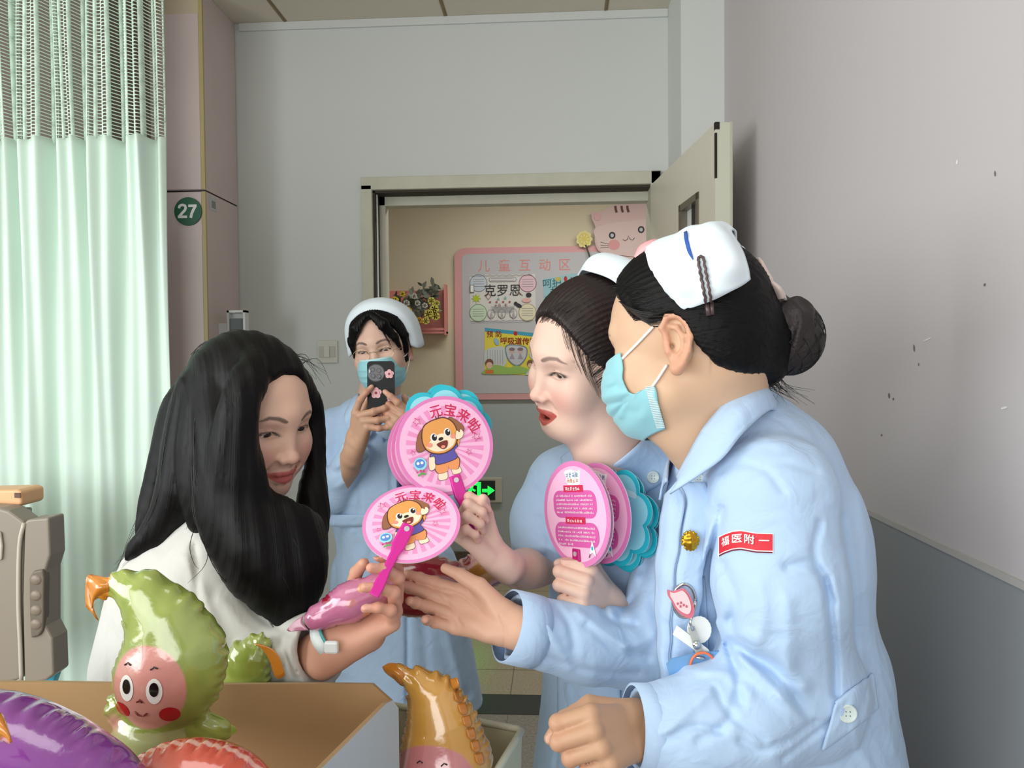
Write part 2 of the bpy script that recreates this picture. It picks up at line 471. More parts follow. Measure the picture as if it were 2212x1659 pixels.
# corridor far wall in two paints, skirting, ceiling
zcg = zz(864, DC, 1080)
b = MB(); b.box((XL, DC, zcg), (3.0, DC+0.1, 3.0), 0); b.box((XL, DC-0.002, 0), (3.0, DC+0.1, zcg), 1)
struct('wall_corridor', b, [beige, cgrey])
struct('baseboard_corridor', MB().box((XL, DC-0.02, 0), (3.0, DC-0.002, 0.15)), mat('skirting_stone', (96, 84, 72), 0.35, var=0.3, vscale=60), 0.003)
b = MB(); b.box((XL, 3.18, 0), (XL+0.1, DC, 3.0)); b.box((2.9, 3.18, 0), (3.0, DC, 3.0)); b.box((XL, 3.18, 0), (xo0, 3.2, 3.0)); b.box((xo1, 3.18, 0), (3.0, 3.2, 3.0))
b.box((xo0, 3.18, zo), (xo1, 3.2, 3.0)); struct('wall_corridor_near', b, beige)
# ceiling with tile seams
b = MB(); b.box((XL, YB, ZC), (XR, DW, ZC+0.05)); b.box((XL, 3.18, 3.0), (3.0, DC, 3.05))
struct('ceiling', b, tilem)
g = MB()
for px in (617, 962, 1307, 272):
    x = xx(px, DW, 42); g.box((x-0.004, YB, ZC-0.003), (x+0.004, DW-0.012, ZC)); g.box((x+0.004, YB, ZC-0.0015), (x+0.01, DW-0.012, ZC))
for y in (0.2, 0.84, 1.48, 2.12, 2.76): g.box((XL, y, ZC-0.003), (XR, y+0.006, ZC))
struct('trim_7', g, mat('tile_seam', (138, 120, 92), 0.8))

# ------------------------------------------------------------------ doorway frame and the two leaves
fr = MB(); t = 0.045
x0 = xx(783, DW, 500); z1 = zz(378, DW, 1100)
fr.box((x0, DW-0.02, 0), (xo0+0.012, DW+0.14, zo)); fr.box((x0, DW-0.02, zo-0.02), (xo1+0.03, DW+0.14, z1))
fr.box((xo1-0.01, DW-0.02, 0), (xo1+0.03, DW+0.14, z1))
fr.box((xo0+0.012, DW+0.08, 0), (xo0+0.045, DW+0.14, zo-0.02)); fr.box((xo0+0.012, DW+0.08, zo-0.065), (xo1, DW+0.14, zo-0.02))
dfr = fr.build('door_frame', framem, None, False, 0.003); dfr.name = 'trim_8'; dfr['kind'] = 'structure'
s_ = MB().box((xo0+0.012, DW+0.0, 0), (xo0+0.02, DW+0.08, zo-0.02)); s_.box((xo0+0.012, DW+0.0, zo-0.028), (xo1-0.01, DW+0.08, zo-0.02))
struct('trim_9', s_, mat('rubber_seal', (66, 60, 50), 0.8))
struct('trim_10', MB().box((xo0+0.021, DW+0.02, 0), (xo0+0.026, DW+0.03, zo-0.03)), mat('metal_strip', (214, 216, 214), 0.25, 0.8))
# open leaf
H0 = P(1393, 372, DW); E0 = P(1545, 265, 2.26); zt = E0[2]
hx, hy = xo1-0.012, DW-0.03; ex_, ey_ = E0[0], 2.26
d = V(ex_-hx, ey_-hy, 0); LW = np.linalg.norm(d); u = d/LW; nx = V(-u[1], u[0], 0)
if nx[0] < 0: nx = -nx
leafm = mat('door_leaf_paint', (220, 214, 198), 0.4, bump=0.08, bscale=25, var=0.03, vscale=5)
edgem = mat('door_edge', (206, 208, 190), 0.5)
def LP(s, n, z): return V(hx, hy, 0)+u*s+nx*n+V(0, 0, z)
door = empty('door_1', (hx, hy, 0.0)); door['kind'] = 'structure'
def lbox(mb, s0, s1, n0, n1, z0, z1, mi=0):
    v = [LP(s0, n0, z0), LP(s1, n0, z0), LP(s1, n1, z0), LP(s0, n1, z0), LP(s0, n0, z1), LP(s1, n0, z1), LP(s1, n1, z1), LP(s0, n1, z1)]
    _, f = boxv((0, 0, 0), (1, 1, 1)); mb.add(v, f, mi)
TH = 0.048
# window opening in leaf (from pixels on the leaf plane)
def leafst(px, py):
    r = ray(px, py); A = np.array([[r[0], -u[0]], [r[1], -u[1]]]); q = np.linalg.solve(A, V(hx, hy)); return q[1], CAMP[2]+r[2]*q[0]
s1, zw1 = leafst(1468, 445); s2, zq = leafst(1510, 423); zw0 = zw1-0.62
b = MB(); lbox(b, 0, s1, 0, TH, 0.01, zt); lbox(b, s2, LW, 0, TH, 0.01, zt); lbox(b, s1, s2, 0, TH, 0.01, zw0); lbox(b, s1, s2, 0, TH, zw1, zt)
o = b.build('leaf', leafm, door)
b = MB(); lbox(b, LW, LW+0.002, -0.001, TH+0.001, 0.01, zt+0.001); b.build('edge_strip', edgem, door)
b = MB(); lbox(b, LW-0.004, LW+0.004, -0.0015, 0.004, zt-0.16, zt-0.03); lbox(b, LW-0.01, LW+0.003, -0.001, 0.012, zt-0.02, zt+0.0015); b.build('chipped_paint', dark, door)
b = MB(); lbox(b, LW+0.001, LW+0.006, TH-0.006, TH+0.001, 0.01, zt+0.002); b.build('edge_bead', mat('bead', (190, 188, 172), 0.5), door)
b = MB(); w = 0.022
for q in ((s1, s1+w, zw0, zw1), (s2-w, s2, zw0, zw1), (s1, s2, zw1-w, zw1), (s1, s2, zw0, zw0+w)): lbox(b, q[0], q[1], -0.004, TH+0.004, q[2], q[3])
b.build('window_trim', mat('window_trim_metal', (128, 120, 106), 0.35, 0.5), door)
b = MB(); sm = (s1+s2)/2; lbox(b, sm-0.006, sm+0.006, 0.01, 0.03, zw0, zw1); b.build('window_bar', mat('bar', (60, 60, 56), 0.4, 0.5), door)
b = MB(); lbox(b, s1, s2, 0.02, 0.026, zw0, zw1); b.build('window_pane', mat('pane_glare_white', (250, 252, 252), 0.25, trans=0.3), door)  # white colour paints in the brightness that shows in the glass
b = MB(); lbox(b, LW-0.10, LW-0.06, -0.05, -0.04, 1.0, 1.02); lbox(b, LW-0.09, LW-0.07, -0.05, 0, 1.0, 1.02); lbox(b, LW-0.2, LW-0.06, -0.06, -0.048, 1.0, 1.02)
b.build('door_handle', mat('chrome', (210, 210, 208), 0.15, 1.0), door)

# ------------------------------------------------------------------ pink laminate cabinet
xcb = xx(515, DW, 500); yf = 2.775
pink = mat('pink_laminate', (217, 199, 197), 0.38, bump=0.25, bscale=6, stretch=(40, 40, 2.0), bdist=0.0008, var=0.07, vscale=3)
brass = mat('edge_banding', (190, 172, 120), 0.4)
cab = empty('laminate_cabinet', (xcb-0.35, yf, 0))
tag(cab, 'tall pink laminate cabinet with number disc, between green curtain and white wall', 'cabinet')
zs = zz(412, yf, 445); ztop = zz(31, yf, 400)
b = MB(); b.box((xcb-0.7, yf, 0.08), (xcb, DW-.004, zs-0.003)); b.box((xcb-0.7, yf, zs+0.003), (xcb, DW-.004, ZC-.001))
b.box((xcb-0.69, yf+0.004, zs-0.01), (xcb-0.004, DW-.004, zs+0.01), 1); b.box((xcb-0.69, yf+0.02, 0.001), (xcb-0.01, DW-.004, 0.08), 1)
b.build('body', [pink, dark], cab)
b = MB(); b.box((xcb-0.69, yf-0.008, zs+0.004), (xcb-0.014, yf, ztop)); b.build('door', pink, cab, False, 0.0015)
b = MB(); b.box((xcb-0.69, yf-0.008, 0.1), (xcb-0.014, yf, zs-0.006)); b.build('door', pink, cab, False, 0.0015)
b = MB(); b.box((xcb-0.013, yf-0.009, 0.08), (xcb+0.001, yf+0.001, zs-0.004)); b.box((xcb-0.013, yf-0.009, zs+0.004), (xcb+0.001, yf+0.001, ZC)); b.build('edge_banding', brass, cab)
b = MB(); b.box((xcb-0.7, yf-0.005, ztop), (xcb-0.014, yf, ZC)); b.build('top_filler', mat('filler', (206, 190, 164), 0.6), cab)
struct('trim_11', MB().box((XL, 2.5, 0), (xx(326, 2.765, 300), 2.765, ZC-.001)), mat('added_dark_backing', (120, 110, 102), .8))  # made-up backing, added so the curtain mesh reads dark
# number disc
c = P(407, 457, yf-0.009); R27 = 31*2.77/FPX
sgn = empty('number_sign', c); tag(sgn, 'round dark green number sign reading 27 on the pink cabinet', 'sign')
a = Art(); wht = mat('print_white', (245, 246, 244), 0.5); a.disc((0, 0), R27, R27, mat('sign_rim', (24, 84, 54), 0.5), n=48); a.disc((0, 0), R27*0.97, R27*0.97, mat('sign_green', (0, 92, 58), 0.45), n=48)
dv = MB(); n_ = 48; vv = [(R27*math.cos(2*PI*i/n_)+c[0], c[1]-0.0 - 0.003*k, R27*math.sin(2*PI*i/n_)+c[2]) for k in (0, 1) for i in range(n_)]
dv.add(vv, [tuple(range(n_, 2*n_))]+[(i, (i+1) % n_, n_+(i+1) % n_, n_+i) for i in range(n_)]); dv.build('disc', MATS['sign_green'], sgn)
L7 = lambda pts: [((x-1208)*R27/90, (1354-y)*R27/90) for x, y in pts]
a.line(L7([(1150, 1334), (1152, 1322), (1162, 1314), (1176, 1312), (1190, 1318), (1194, 1332), (1188, 1346), (1172, 1362), (1148, 1388)]), R27*.19, wht); a.line(L7([(1141, 1388), (1202, 1388)]), R27*.18, wht)
a.line(L7([(1211, 1319), (1266, 1319)]), R27*.18, wht); a.line(L7([(1258, 1320), (1244, 1345), (1232, 1370), (1226, 1396)]), R27*.20, wht)
a.build('printed_number', c-V(0, 0.0032, 0), (1, 0, 0), (0, 0, 1), sgn)
# small sticker on the side
p = V(xcb+0.001, 0, 0); dd = xcb/xx(460, 1.0, 440); q = P(461, 441, dd)
st = empty('label_sticker', q); tag(st, 'tiny grey paper sticker on the side face of the pink cabinet', 'sticker')
MB().box((xcb, q[1]-0.035, q[2]-0.026), (xcb+0.001, q[1]+0.03, q[2]+0.026)).build('paper', mat('sticker_paper', (196, 196, 196), 0.6), st)
MB().box((xcb+0.001, q[1]-0.012, q[2]-0.015), (xcb+0.0016, q[1]+0.02, q[2]+0.012)).build('printed_block', mat('print_grey', (140, 140, 140), 0.6), st)
# acrylic holder near the cabinet
q = P(512, 715, 2.86)
hd = empty('leaflet_holder', q); tag(hd, 'clear acrylic leaflet holder with white frame fixed beside the pink cabinet', 'leaflet holder')
s = 2.86/FPX
b = MB(); X0, X1, Z0, Z1 = q[0]-20*s, q[0]+21*s, q[2]-75*s, q[2]+45*s
for bb in ((X0, X0+0.008, Z0, Z1), (X1-0.008, X1, Z0, Z1), (X0, X1, Z1-0.008, Z1), (X0, X1, Z0, Z0+0.008)): b.box((bb[0], 2.85, bb[2]), (bb[1], 2.885, bb[3]))
b.box((xcb, 2.86, q[2]-.02), (X0+.002, 2.875, q[2]+.03)); b.build('frame', mat('holder_frame', (225, 228, 228), 0.3), hd)
MB().box((X0+0.006, 2.856, Z0+0.006), (X1-0.006, 2.859, Z1-0.03)).build('clear_panel', mat('clear_grey', (150, 160, 164), 0.1, trans=0.5), hd)
MB().box((X0+0.006, 2.866, Z0+0.006), (X1-0.006, 2.870, Z1-0.012)).build('leaflet', mat('leaflet', (206, 212, 214), 0.6), hd)

# light switch
q = P(708, 760, DW); sw = empty('light_switch', q); tag(sw, 'white square wall light switch beside the head of the nurse with the phone', 'light switch')
s = DW/FPX; pl = mat('switch_plastic', (218, 217, 208), 0.35)
MB().box((q[0]-23*s, DW-0.010, q[2]-25*s), (q[0]+23*s, DW, q[2]+25*s)).build('plate', pl, sw, False, 0.004)
MB().box((q[0]-18*s, DW-0.013, q[2]-12*s), (q[0]+18*s, DW-0.009, q[2]+12*s)).build('recess', mat('switch_shadow', (196, 195, 186), 0.4), sw, False, 0.001)
MB().box((q[0]-6*s, DW-0.018, q[2]-12*s), (q[0]+6*s, DW-0.012, q[2]+12*s)).build('rocker', pl, sw, False, 0.0015)

# exit sign low on the corridor wall
q = P(1022, 1059, DC-0.03); s = DC/FPX
exs = empty('exit_sign', q); tag(exs, 'green lit running man exit sign with arrow low on the corridor wall', 'exit sign')
MB().box((q[0]-62*s, DC-0.03, q[2]-27*s), (q[0]+63*s, DC-0.004, q[2]+27*s)).build('housing', mat('sign_housing', (186, 184, 168), 0.5), exs, False, 0.004)
MB().box((q[0]-56*s, DC-0.034, q[2]-21*s), (q[0]+48*s, DC-0.030, q[2]+21*s)).build('panel', mat('sign_panel', (4, 30, 14), 0.2), exs)
a = Art(0.0003); gm = mat('exit_glow', (30, 255, 60), 0.5, emit=(20, 255, 60), es=2.2)
def S(l): return [((x-1022)*s, (1059-y)*s) for x, y in l]
a.poly(S([(1042, 1056), (1054, 1056), (1054, 1049), (1069, 1059), (1054, 1070), (1054, 1063), (1042, 1063)]), gm)
a.poly(S([(1010, 1041), (1039, 1041), (1039, 1078), (1031, 1078), (1031, 1048), (1010, 1048)]), gm)
a.disc(S([(1019, 1050)])[0], 4*s, 4*s, gm)
a.line(S([(1019, 1054), (1016, 1063), (1024, 1070), (1023, 1078)]), 6*s, gm); a.line(S([(1016, 1063), (1011, 1071), (1005, 1072)]), 5*s, gm)
a.line(S([(1019, 1056), (1027, 1060)]), 4*s, gm); a.line(S([(1017, 1057), (1010, 1060), (1008, 1065)]), 4*s, gm)
a.build('lit_pictogram', V(q[0], DC-0.0345, q[2]), (1, 0, 0), (0, 0, 1), exs)

# ------------------------------------------------------------------ notice board
def cx(px): return (px-1080)*s
def cy(py): return (700-py)*s
Q0 = V(P(1080, 700, DC)[0], DC, P(1080, 700, DC)[2])
bd = empty('notice_board', Q0); tag(bd, 'large grey notice board with rounded pink frame on the corridor wall', 'notice board')
X0, X1, Z0, Z1 = cx(983), cx(1640), cy(863), cy(536)
a = Art(0.001); bpink = mat('board_pink', (214, 158, 160), 0.5); bgrey = mat('board_grey', (186, 186, 190), 0.6)
def slab(name, x0, y0, x1, y1, r, dep0, dep1, m, parent):
    ar = Art(); ar.rrect(x0, y0, x1, y1, r, m); n = len(ar.v)
    v = [(Q0[0]+x, DC-dep0, Q0[2]+y) for x, y, z in ar.v]+[(Q0[0]+x, DC-dep1, Q0[2]+y) for x, y, z in ar.v]
    f = [tuple(range(2*n-1, n-1, -1))]+[(i, n+i, n+(i+1) % n, (i+1) % n) for i in range(n)]
    return mesh(name, v, f, m, parent)
slab('frame', X0, Z0, X1, Z1, 0.07, 0.004, 0.022, bpink, bd)
slab('panel', X0+0.05, Z0+0.04, X1-0.05, Z1-0.04, 0.04, 0.02, 0.024, bgrey, bd)
tm = mat('board_letters', (214, 140, 136), 0.6)
for ch, px in zip('儿童互动区', (1047, 1091, 1135, 1178, 1220)):
    a = Art(); a.text(ch, (cx(px), cy(577)), 0.083, tm, bold=0.006); a.build('letter', V(Q0[0], DC-0.0245, Q0[2]), (1, 0, 0), (0, 0, 1), bd)
K = mat('ink_black', (40, 38, 44), 0.6); Gp = mat('ink_grey', (128, 124, 132), 0.7)
def sheet(name, label, pts, m, draw):
    e = empty(name, V(Q0[0]+cx(pts[0][0]), DC-0.026, Q0[2]+cy(pts[0][1]))); tag(e, label, 'poster', 'hand drawn posters on the notice board')
    P2 = [(cx(x), cy(y)) for x, y in pts]; A = Art(); A.poly(P2, m)
    v = [(Q0[0]+x, DC-0.0245-0.0015*k, Q0[2]+y) for k in (0, 1) for x, y, z in A.v]; n = len(P2)
    mesh('paper', v, [tuple(range(2*n-1, n-1, -1))]+[(i, n+i, n+(i+1) % n, (i+1) % n) for i in range(n)], m, e)
    A = Art(); draw(A); A.build('drawing', V(Q0[0], DC-0.0262, Q0[2]), (1, 0, 0), (0, 0, 1), e); return e
C2 = lambda x, y: (cx(x), cy(y))
pap = mat('paper_white', (212, 210, 206), 0.7)
def d1(A):
    rnd = random.Random(3)
    for x, y, m_, mo in ((1035, 612, (196, 204, 214), (120, 130, 150)), (1141, 614, (222, 190, 200), (150, 90, 110)), (1034, 676, (196, 216, 190), (120, 150, 110)), (1140, 676, (220, 214, 186), (170, 150, 110))):
        A.disc(C2(x, y), 19*s, 19*s, mat('ring%d%d' % (x, y), mo, 0.7)); A.disc(C2(x, y), 17.5*s, 17.5*s, mat('spot%d%d' % (x, y), m_, 0.7))
        for k in range(4): A.line([C2(x-12, y-8+k*5), C2(x+12, y-8+k*5)], 0.9*s, Gp)
    A.text('克罗恩', C2(1087, 630), 0.082, K, bold=0.004)
    A.rrect(cx(1058), cy(610), cx(1117), cy(600), 0.012, Gp); A.rrect(cx(1059), cy(609), cx(1116), cy(601), 0.011, pap)
    for k in range(2): A.line([C2(1062, 603+k*4), C2(1112, 603+k*4)], 0.8*s, Gp)
    yg = mat('sun_green', (176, 196, 40), 0.7)
    A.disc(C2(1030, 645), 6*s, 6*s, yg)
    for k in range(8):
        g = k*PI/4; A.line([C2(1030+6*math.cos(g), 645+6*math.sin(g)), C2(1030+10*math.cos(g), 645+10*math.sin(g))], 1.5*s, yg)
    A.disc(C2(1143, 639), 6*s, 5*s, K); A.disc(C2(1121, 661), 8*s, 4*s, K, rot=-0.5); A.disc(C2(1115, 657), 4*s, 4*s, K)
    A.disc(C2(1138, 650), 10*s, 5*s, mat('pig_pink', (222, 176, 170), 0.7))
    br = mat('brown_line', (140, 84, 74), 0.7)
    A.line([C2(1050, 638), C2(1056, 648), C2(1062, 640), C2(1056, 634), C2(1050, 638)], 1.4*s, br); A.line([C2(1120, 632), C2(1130, 640)], 1.4*s, br)
    for k in range(4): A.disc(C2(1060+k*14, 653), 2.4*s, 1.7*s, mat('bead_red', (170, 70, 66), 0.7))
    for x in (1062, 1085, 1110):
        A.disc(C2(x, 678), 8*s, 10*s, Gp); A.disc(C2(x, 678), 7*s, 9*s, pap); A.disc(C2(x, 683), 3*s, 6*s, mat('ink_light', (170, 166, 166), 0.7))
    for k in range(9): A.line([C2(1060+rnd.random()*8, 663+k*1.6), C2(1112, 663+k*1.6)], 0.5*s, Gp)
    A.scrib(cx(1070), cx(1102), cy(660), 0.022, br, 1)
    for y_ in (595, 693): A.line([C2(1018+k*7, y_+(k % 2)*2) for k in range(20)], 0.9*s, Gp)
    for x, y in ((1075, 645), (1090, 643)): A.poly([C2(x, y+3), C2(x+6, y+3), C2(x+3, y-3)], mat('teal_ink', (120, 180, 176), 0.7))
    A.rect(cx(1017), cy(632), cx(1026), cy(616), K); A.rect(cx(1018), cy(631), cx(1025), cy(617), mat('tape_white', (236, 236, 232), 0.5))
sheet('drawn_poster', 'black and white hand drawn poster with four round corner circles on the notice board', [(1016, 594), (1157, 594), (1158, 693), (1017, 694)], pap, d1)
yel = mat('poster_yellow', (222, 208, 72), 0.7)
def d2(A):
    A.poly([C2(1048, 708), C2(1185, 724), C2(1185, 733), C2(1120, 724), C2(1048, 716)], mat('poster_blue', (64, 156, 186), 0.7))
    red = mat('poster_red', (140, 26, 22), 0.7)
    A.text('预 防', C2(1068, 723), 0.045, red, bold=0.02); A.text('呼吸道传染病', C2(1128, 739), 0.048, red, bold=0.025, rot=-0.04)
    A.disc(C2(1114, 721), 4.5*s, 4.5*s, mat('poster_red2', (180, 40, 40), 0.7))
    A.poly([C2(1048, 758), C2(1068, 750), C2(1090, 752), C2(1092, 788), C2(1068, 792), C2(1048, 786)], mat('poster_pale', (196, 204, 204), 0.7), smooth=True)
    for k in range(7): A.line([C2(1053+k*5.5, 756), C2(1053+k*5.5, 786)], 0.7*s, Gp)
    A.poly([C2(1092, 748), C2(1115, 745), C2(1138, 752), C2(1136, 775), C2(1118, 792), C2(1097, 778)], mat('shield_line', (110, 130, 140), 0.7), smooth=True)
    A.poly([C2(1094, 750), C2(1115, 747), C2(1136, 754), C2(1134, 774), C2(1117, 789), C2(1099, 776)], mat('shield_fill', (190, 194, 200), 0.7), smooth=True)
    for x in (1106, 1124): A.disc(C2(x, 759), 6*s, 6*s, mat('kid_face', (200, 176, 170), 0.7)); A.disc(C2(x, 755), 6.4*s, 3.6*s, mat('kid_hair', (130, 110, 116), 0.7)); A.poly([C2(x-6, 776), C2(x+6, 776), C2(x, 763)], mat('kid_dress', (160, 150, 166), 0.7))
    gr = mat('poster_green', (150, 186, 96), 0.7)
    A.poly([C2(1048, 798), C2(1070, 788), C2(1100, 794), C2(1118, 790), C2(1150, 806), C2(1048, 808)], gr, smooth=True)
    A.disc(C2(1057, 784), 9*s, 9*s, mat('hair_brown', (120, 84, 66), 0.7)); A.disc(C2(1057, 789), 7*s, 7*s, mat('child_skin', (222, 184, 160), 0.7)); A.rect(cx(1048), cy(807), cx(1066), cy(799), mat('orange_ink', (210, 120, 56), 0.7))
    A.disc(C2(1145, 786), 7*s, 8*s, mat('hair_brown', (120, 84, 66))); A.disc(C2(1145, 790), 5*s, 5*s, mat('child_skin', (222, 184, 160))); A.poly([C2(1134, 810), C2(1156, 811), C2(1145, 796)], mat('poster_pale', (196, 204, 204)))
    A.disc(C2(1152, 765), 9*s, 12*s, mat('poster_pale', (196, 204, 204))); A.disc(C2(1073, 738), 5*s, 8*s, mat('pen_blue', (150, 186, 200), 0.7), rot=0.5)
sheet('drawn_poster', 'yellow hand drawn poster with blue top edge and shield, lowest on the notice board', [(1048, 708), (1190, 724), (1190, 814), (1046, 806)], yel, d2)
def d3(A):
    tl = mat('ink_teal', (40, 96, 110), 0.7)
    A.text('呵护', C2(1193, 616), 0.062, tl, bold=0.01, rot=0.05); A.text('儿', C2(1237, 610), 0.05, K, bold=0.01)
    A.disc(C2(1222, 606), 3.5*s, 6*s, mat('poster_red2', (180, 40, 40))); A.line([C2(1214, 616), C2(1222, 621), C2(1231, 616)], 2.4*s, mat('poster_red2', (180, 40, 40))); A.disc(C2(1247, 607), 5*s, 5*s, mat('leaf_ink', (70, 170, 60), 0.7))
    A.scrib(cx(1190), cx(1222), cy(628), 0.042, tl, 4, False); A.disc(C2(1206, 606), 6*s, 5*s, mat('poster_ochre', (190, 180, 90), 0.7))
    for k in range(5): A.disc(C2(1182+k*9, 645+(k % 2)*5), 5*s, 4*s, mat('wave_teal', (110, 160, 170), 0.7))
sheet('drawn_poster', 'blue green hand drawn poster partly behind the bareheaded nurse on the notice board', [(1174, 606), (1240, 594), (1300, 612), (1300, 668), (1176, 668)], mat('poster_teal', (150, 192, 200), 0.7), d3)
# wavy spiral cord / paper fringe beside it
pts = [V(Q0[0]+cx(1256+i*1.6), DC-0.03-0.006*math.cos(i*1.5), Q0[2]+cy(604-i*0.25+7*math.sin(i*1.5))) for i in range(38)]
o = tube('paper_streamer', pts, 0.0028, mat('streamer', (140, 170, 160), 0.6), n=6); tag(o, 'thin pale green zigzag streamer on the board under the cat cutout', 'streamer')
# cat cutout: generic pink cat holding a flower
e = empty('cat_cutout', V(Q0[0]+cx(1345), DC-0.05, Q0[2]+cy(515))); tag(e, 'pink cardboard cat with striped forehead looking over the notice board corner', 'wall decoration')
cp = mat('cat_pink', (206, 178, 176), 0.6); cd = mat('cat_stripe', (96, 48, 44), 0.6)
outl = catmull([C2(x, y) for x, y in ((1277, 466), (1296, 466), (1315, 456), (1345, 450), (1390, 448), (1430, 455), (1470, 470), (1470, 560), (1420, 580), (1370, 582), (1300, 584), (1275, 582), (1290, 572), (1305, 560), (1290, 545), (1284, 525), (1286, 500), (1278, 480))], 90)
v = [(Q0[0]+x, DC-0.03-0.012*k, Q0[2]+y) for k in (0, 1) for x, y in outl]; n = len(outl)
mesh('card', v, [tuple(range(n, 2*n))]+[(i, (i+1) % n, n+(i+1) % n, n+i) for i in range(n)], cp, e)
A = Art()
for x in (1328, 1341, 1353): A.line([C2(x, 454), C2(x+1, 462), C2(x+3, 468)], 5*s, cd)
A.poly([C2(x, y) for x, y in ((1286, 500), (1340, 488), (1420, 492), (1420, 578), (1320, 556), (1298, 548), (1287, 524))], mat('cat_face', (212, 188, 184), 0.6), smooth=True)
for x, y in ((1321, 516), (1382, 505)): A.disc(C2(x, y), 7*s, 7.5*s, K); A.disc(C2(x, y), 3.6*s, 4*s, bgrey)
A.disc(C2(1325, 536), 12*s, 11*s, mat('cat_blush', (214, 150, 150), 0.6))
A.line([C2(1343, 525), C2(1348, 528), C2(1353, 525), C2(1355, 518), C2(1359, 525), C2(1364, 527), C2(1368, 522)], 1.4*s, K)
for k in range(3): A.line([C2(1296, 530+k*6), C2(1314, 534+k*4)], 0.9*s, K)
A.line([C2(1288, 580), C2(1330, 558), C2(1400, 566)], 1.0*s, cd); A.disc(C2(1278, 579), 5*s, 2*s, K); A.disc(C2(1280, 584), 4*s, 1.6*s, K)
A.disc(C2(1290, 476), 7*s, 8*s, mat('cat_ear', (214, 168, 168), 0.6))
A.build('drawn_face', V(Q0[0], DC-0.0425, Q0[2]), (1, 0, 0), (0, 0, 1), e)
A = Art(); yf_ = mat('flower_yellow', (214, 196, 96), 0.6)
for k in range(9): g = k*2*PI/9; A.disc(C2(1262+11*math.cos(g), 523+12*math.sin(g)), 6.5*s, 5.5*s, mat('flower_pale', (222, 212, 150), 0.6), rot=-g)
A.disc(C2(1262, 523), 12*s, 13*s, yf_)
for k in range(8): g = k*PI/4; A.disc(C2(1262+8*math.cos(g), 523+8*math.sin(g)), 3*s, 1.6*s, mat('flower_pale', (222, 212, 150)), rot=-g)
A.line([C2(1265, 535), C2(1272, 556), C2(1278, 574)], 3.4*s, mat('stem_green', (50, 66, 34), 0.6))
fo = A.build('drawn_flower', V(Q0[0], DC-0.044, Q0[2]), (1, 0, 0), (0, 0, 1), e, 0.0004); mod_solid(fo, 0.004, -1)

# pink wall rack with a flower bouquet
q = P(903, 670, DC-0.08); rk = empty('flower_rack', q); tag(rk, 'pink plastic wall rack holding flowers on the corridor wall', 'wall rack')
rp = mat('rack_pink', (216, 140, 134), 0.45)
X0, X1, Z0, Z1 = P(838, 700, DC)[0], P(968, 700, DC)[0], P(900, 722, DC)[2], P(900, 628, DC)[2]
b = MB(); b.box((X0, DC-0.012, Z0), (X1, DC, Z1)); b.build('back_plate', rp, rk)
b = MB(); b.box((X0, DC-0.09, Z0), (X1, DC-0.012, Z0+0.012)); b.box((X0, DC-0.09, Z0+0.02), (X1, DC-0.084, Z0+0.035)); b.build('tray', rp, rk)
for x in (X0, X1-0.012): MB().box((x, DC-0.095, Z0-0.01), (x+0.012, DC-0.012, Z1+0.03)).build('side_panel', rp, rk)
bq = empty('flower_bouquet', q); tag(bq, 'yellow and white flower bouquet with dark grey green leaves in the pink rack', 'bouquet')
rn = random.Random(5); s5 = DC/FPX
lv = MB()
for k in range(90):
    t = rn.random(); px_ = 850+t*95+rn.uniform(-6, 6); py_ = 690-rn.random()*62+ (8 if t < .3 else 0)
    if k < 12: px_ = 915+rn.uniform(-12, 28); py_ = 605+rn.random()*35
    c = P(px_, py_, DC-0.10-rn.random()*0.08); a1 = rn.random()*6.28; L_ = rn.uniform(0.018, 0.04); t1 = V(math.cos(a1), rn.uniform(-.5, .5), math.sin(a1)); t2 = nrm(np.cross(t1, V(rn.uniform(-1, 1), 1, rn.uniform(-1, 1))))
    lv.add([c-t1*L_, c-t1*L_*.3+t2*L_*.42, c+t1*L_*.5+t2*L_*.3, c+t1*L_, c+t1*L_*.5-t2*L_*.3, c-t1*L_*.3-t2*L_*.42], [(0, 1, 2, 3, 4, 5)], rn.randint(0, 1))
lv.build('foliage', [mat('leaf_dark', (92, 98, 86), 0.6), mat('leaf_grey', (132, 136, 124), 0.6)], bq)
wrapf = Fld(q-V(.2, .1, .22), q+V(.2, .12, .1), 0.006)
wrapf.cap(P(885, 715, DC-0.06), P(893, 660, DC-0.07), 0.03, 0.075, k=0.01); v, f = wrapf.get(); mesh('wrapping', v, f, mat('wrap_grey', (128, 138, 122), 0.6), bq, True)
fl = ((853, 650, 9, 0), (866, 668, 7, 0), (882, 671, 8, 1), (878, 655, 7, 2), (888, 688, 8, 1), (906, 692, 7, 1), (918, 660, 6, 2), (932, 650, 8, 3), (938, 668, 10, 3), (925, 678, 9, 3), (941, 683, 9, 3), (920, 693, 8, 3), (902, 655, 6, 2), (895, 640, 6, 2), (870, 635, 6, 0), (944, 655, 6, 3))
fm = [mat('bloom_yellow', (224, 204, 56), 0.6), mat('bloom_orange', (216, 160, 40), 0.6), mat('bloom_white', (196, 198, 190), 0.6), mat('bloom_lemon', (206, 196, 90), 0.6)]
for x, y, r, c_ in fl:
    fb = MB(); cc = P(x, y, DC-0.21)
    for k in range(6):
        g = k*PI/3+x; c = cc+V(math.cos(g), 0, math.sin(g))*r*s5*0.55; n = 8
        fb.add([c+V(math.cos(2*PI*i/n)*r*s5*.5, -0.006*(i % 2), math.sin(2*PI*i/n)*r*s5*.5) for i in range(n)]+[c+V(0, 0.012, 0)], [tuple(range(n))]+[(i, n, (i+1) % n) for i in range(n)])
    o = fb.build('bloom', fm[c_], bq); v, f = tubev([cc-V(0, .010, 0), cc+V(0, 0.004, 0)], [r*s5*.22, r*s5*.25], 8); mesh('flower_eye', v, f, mat('bloom_eye', (110, 78, 20), 0.6), o)
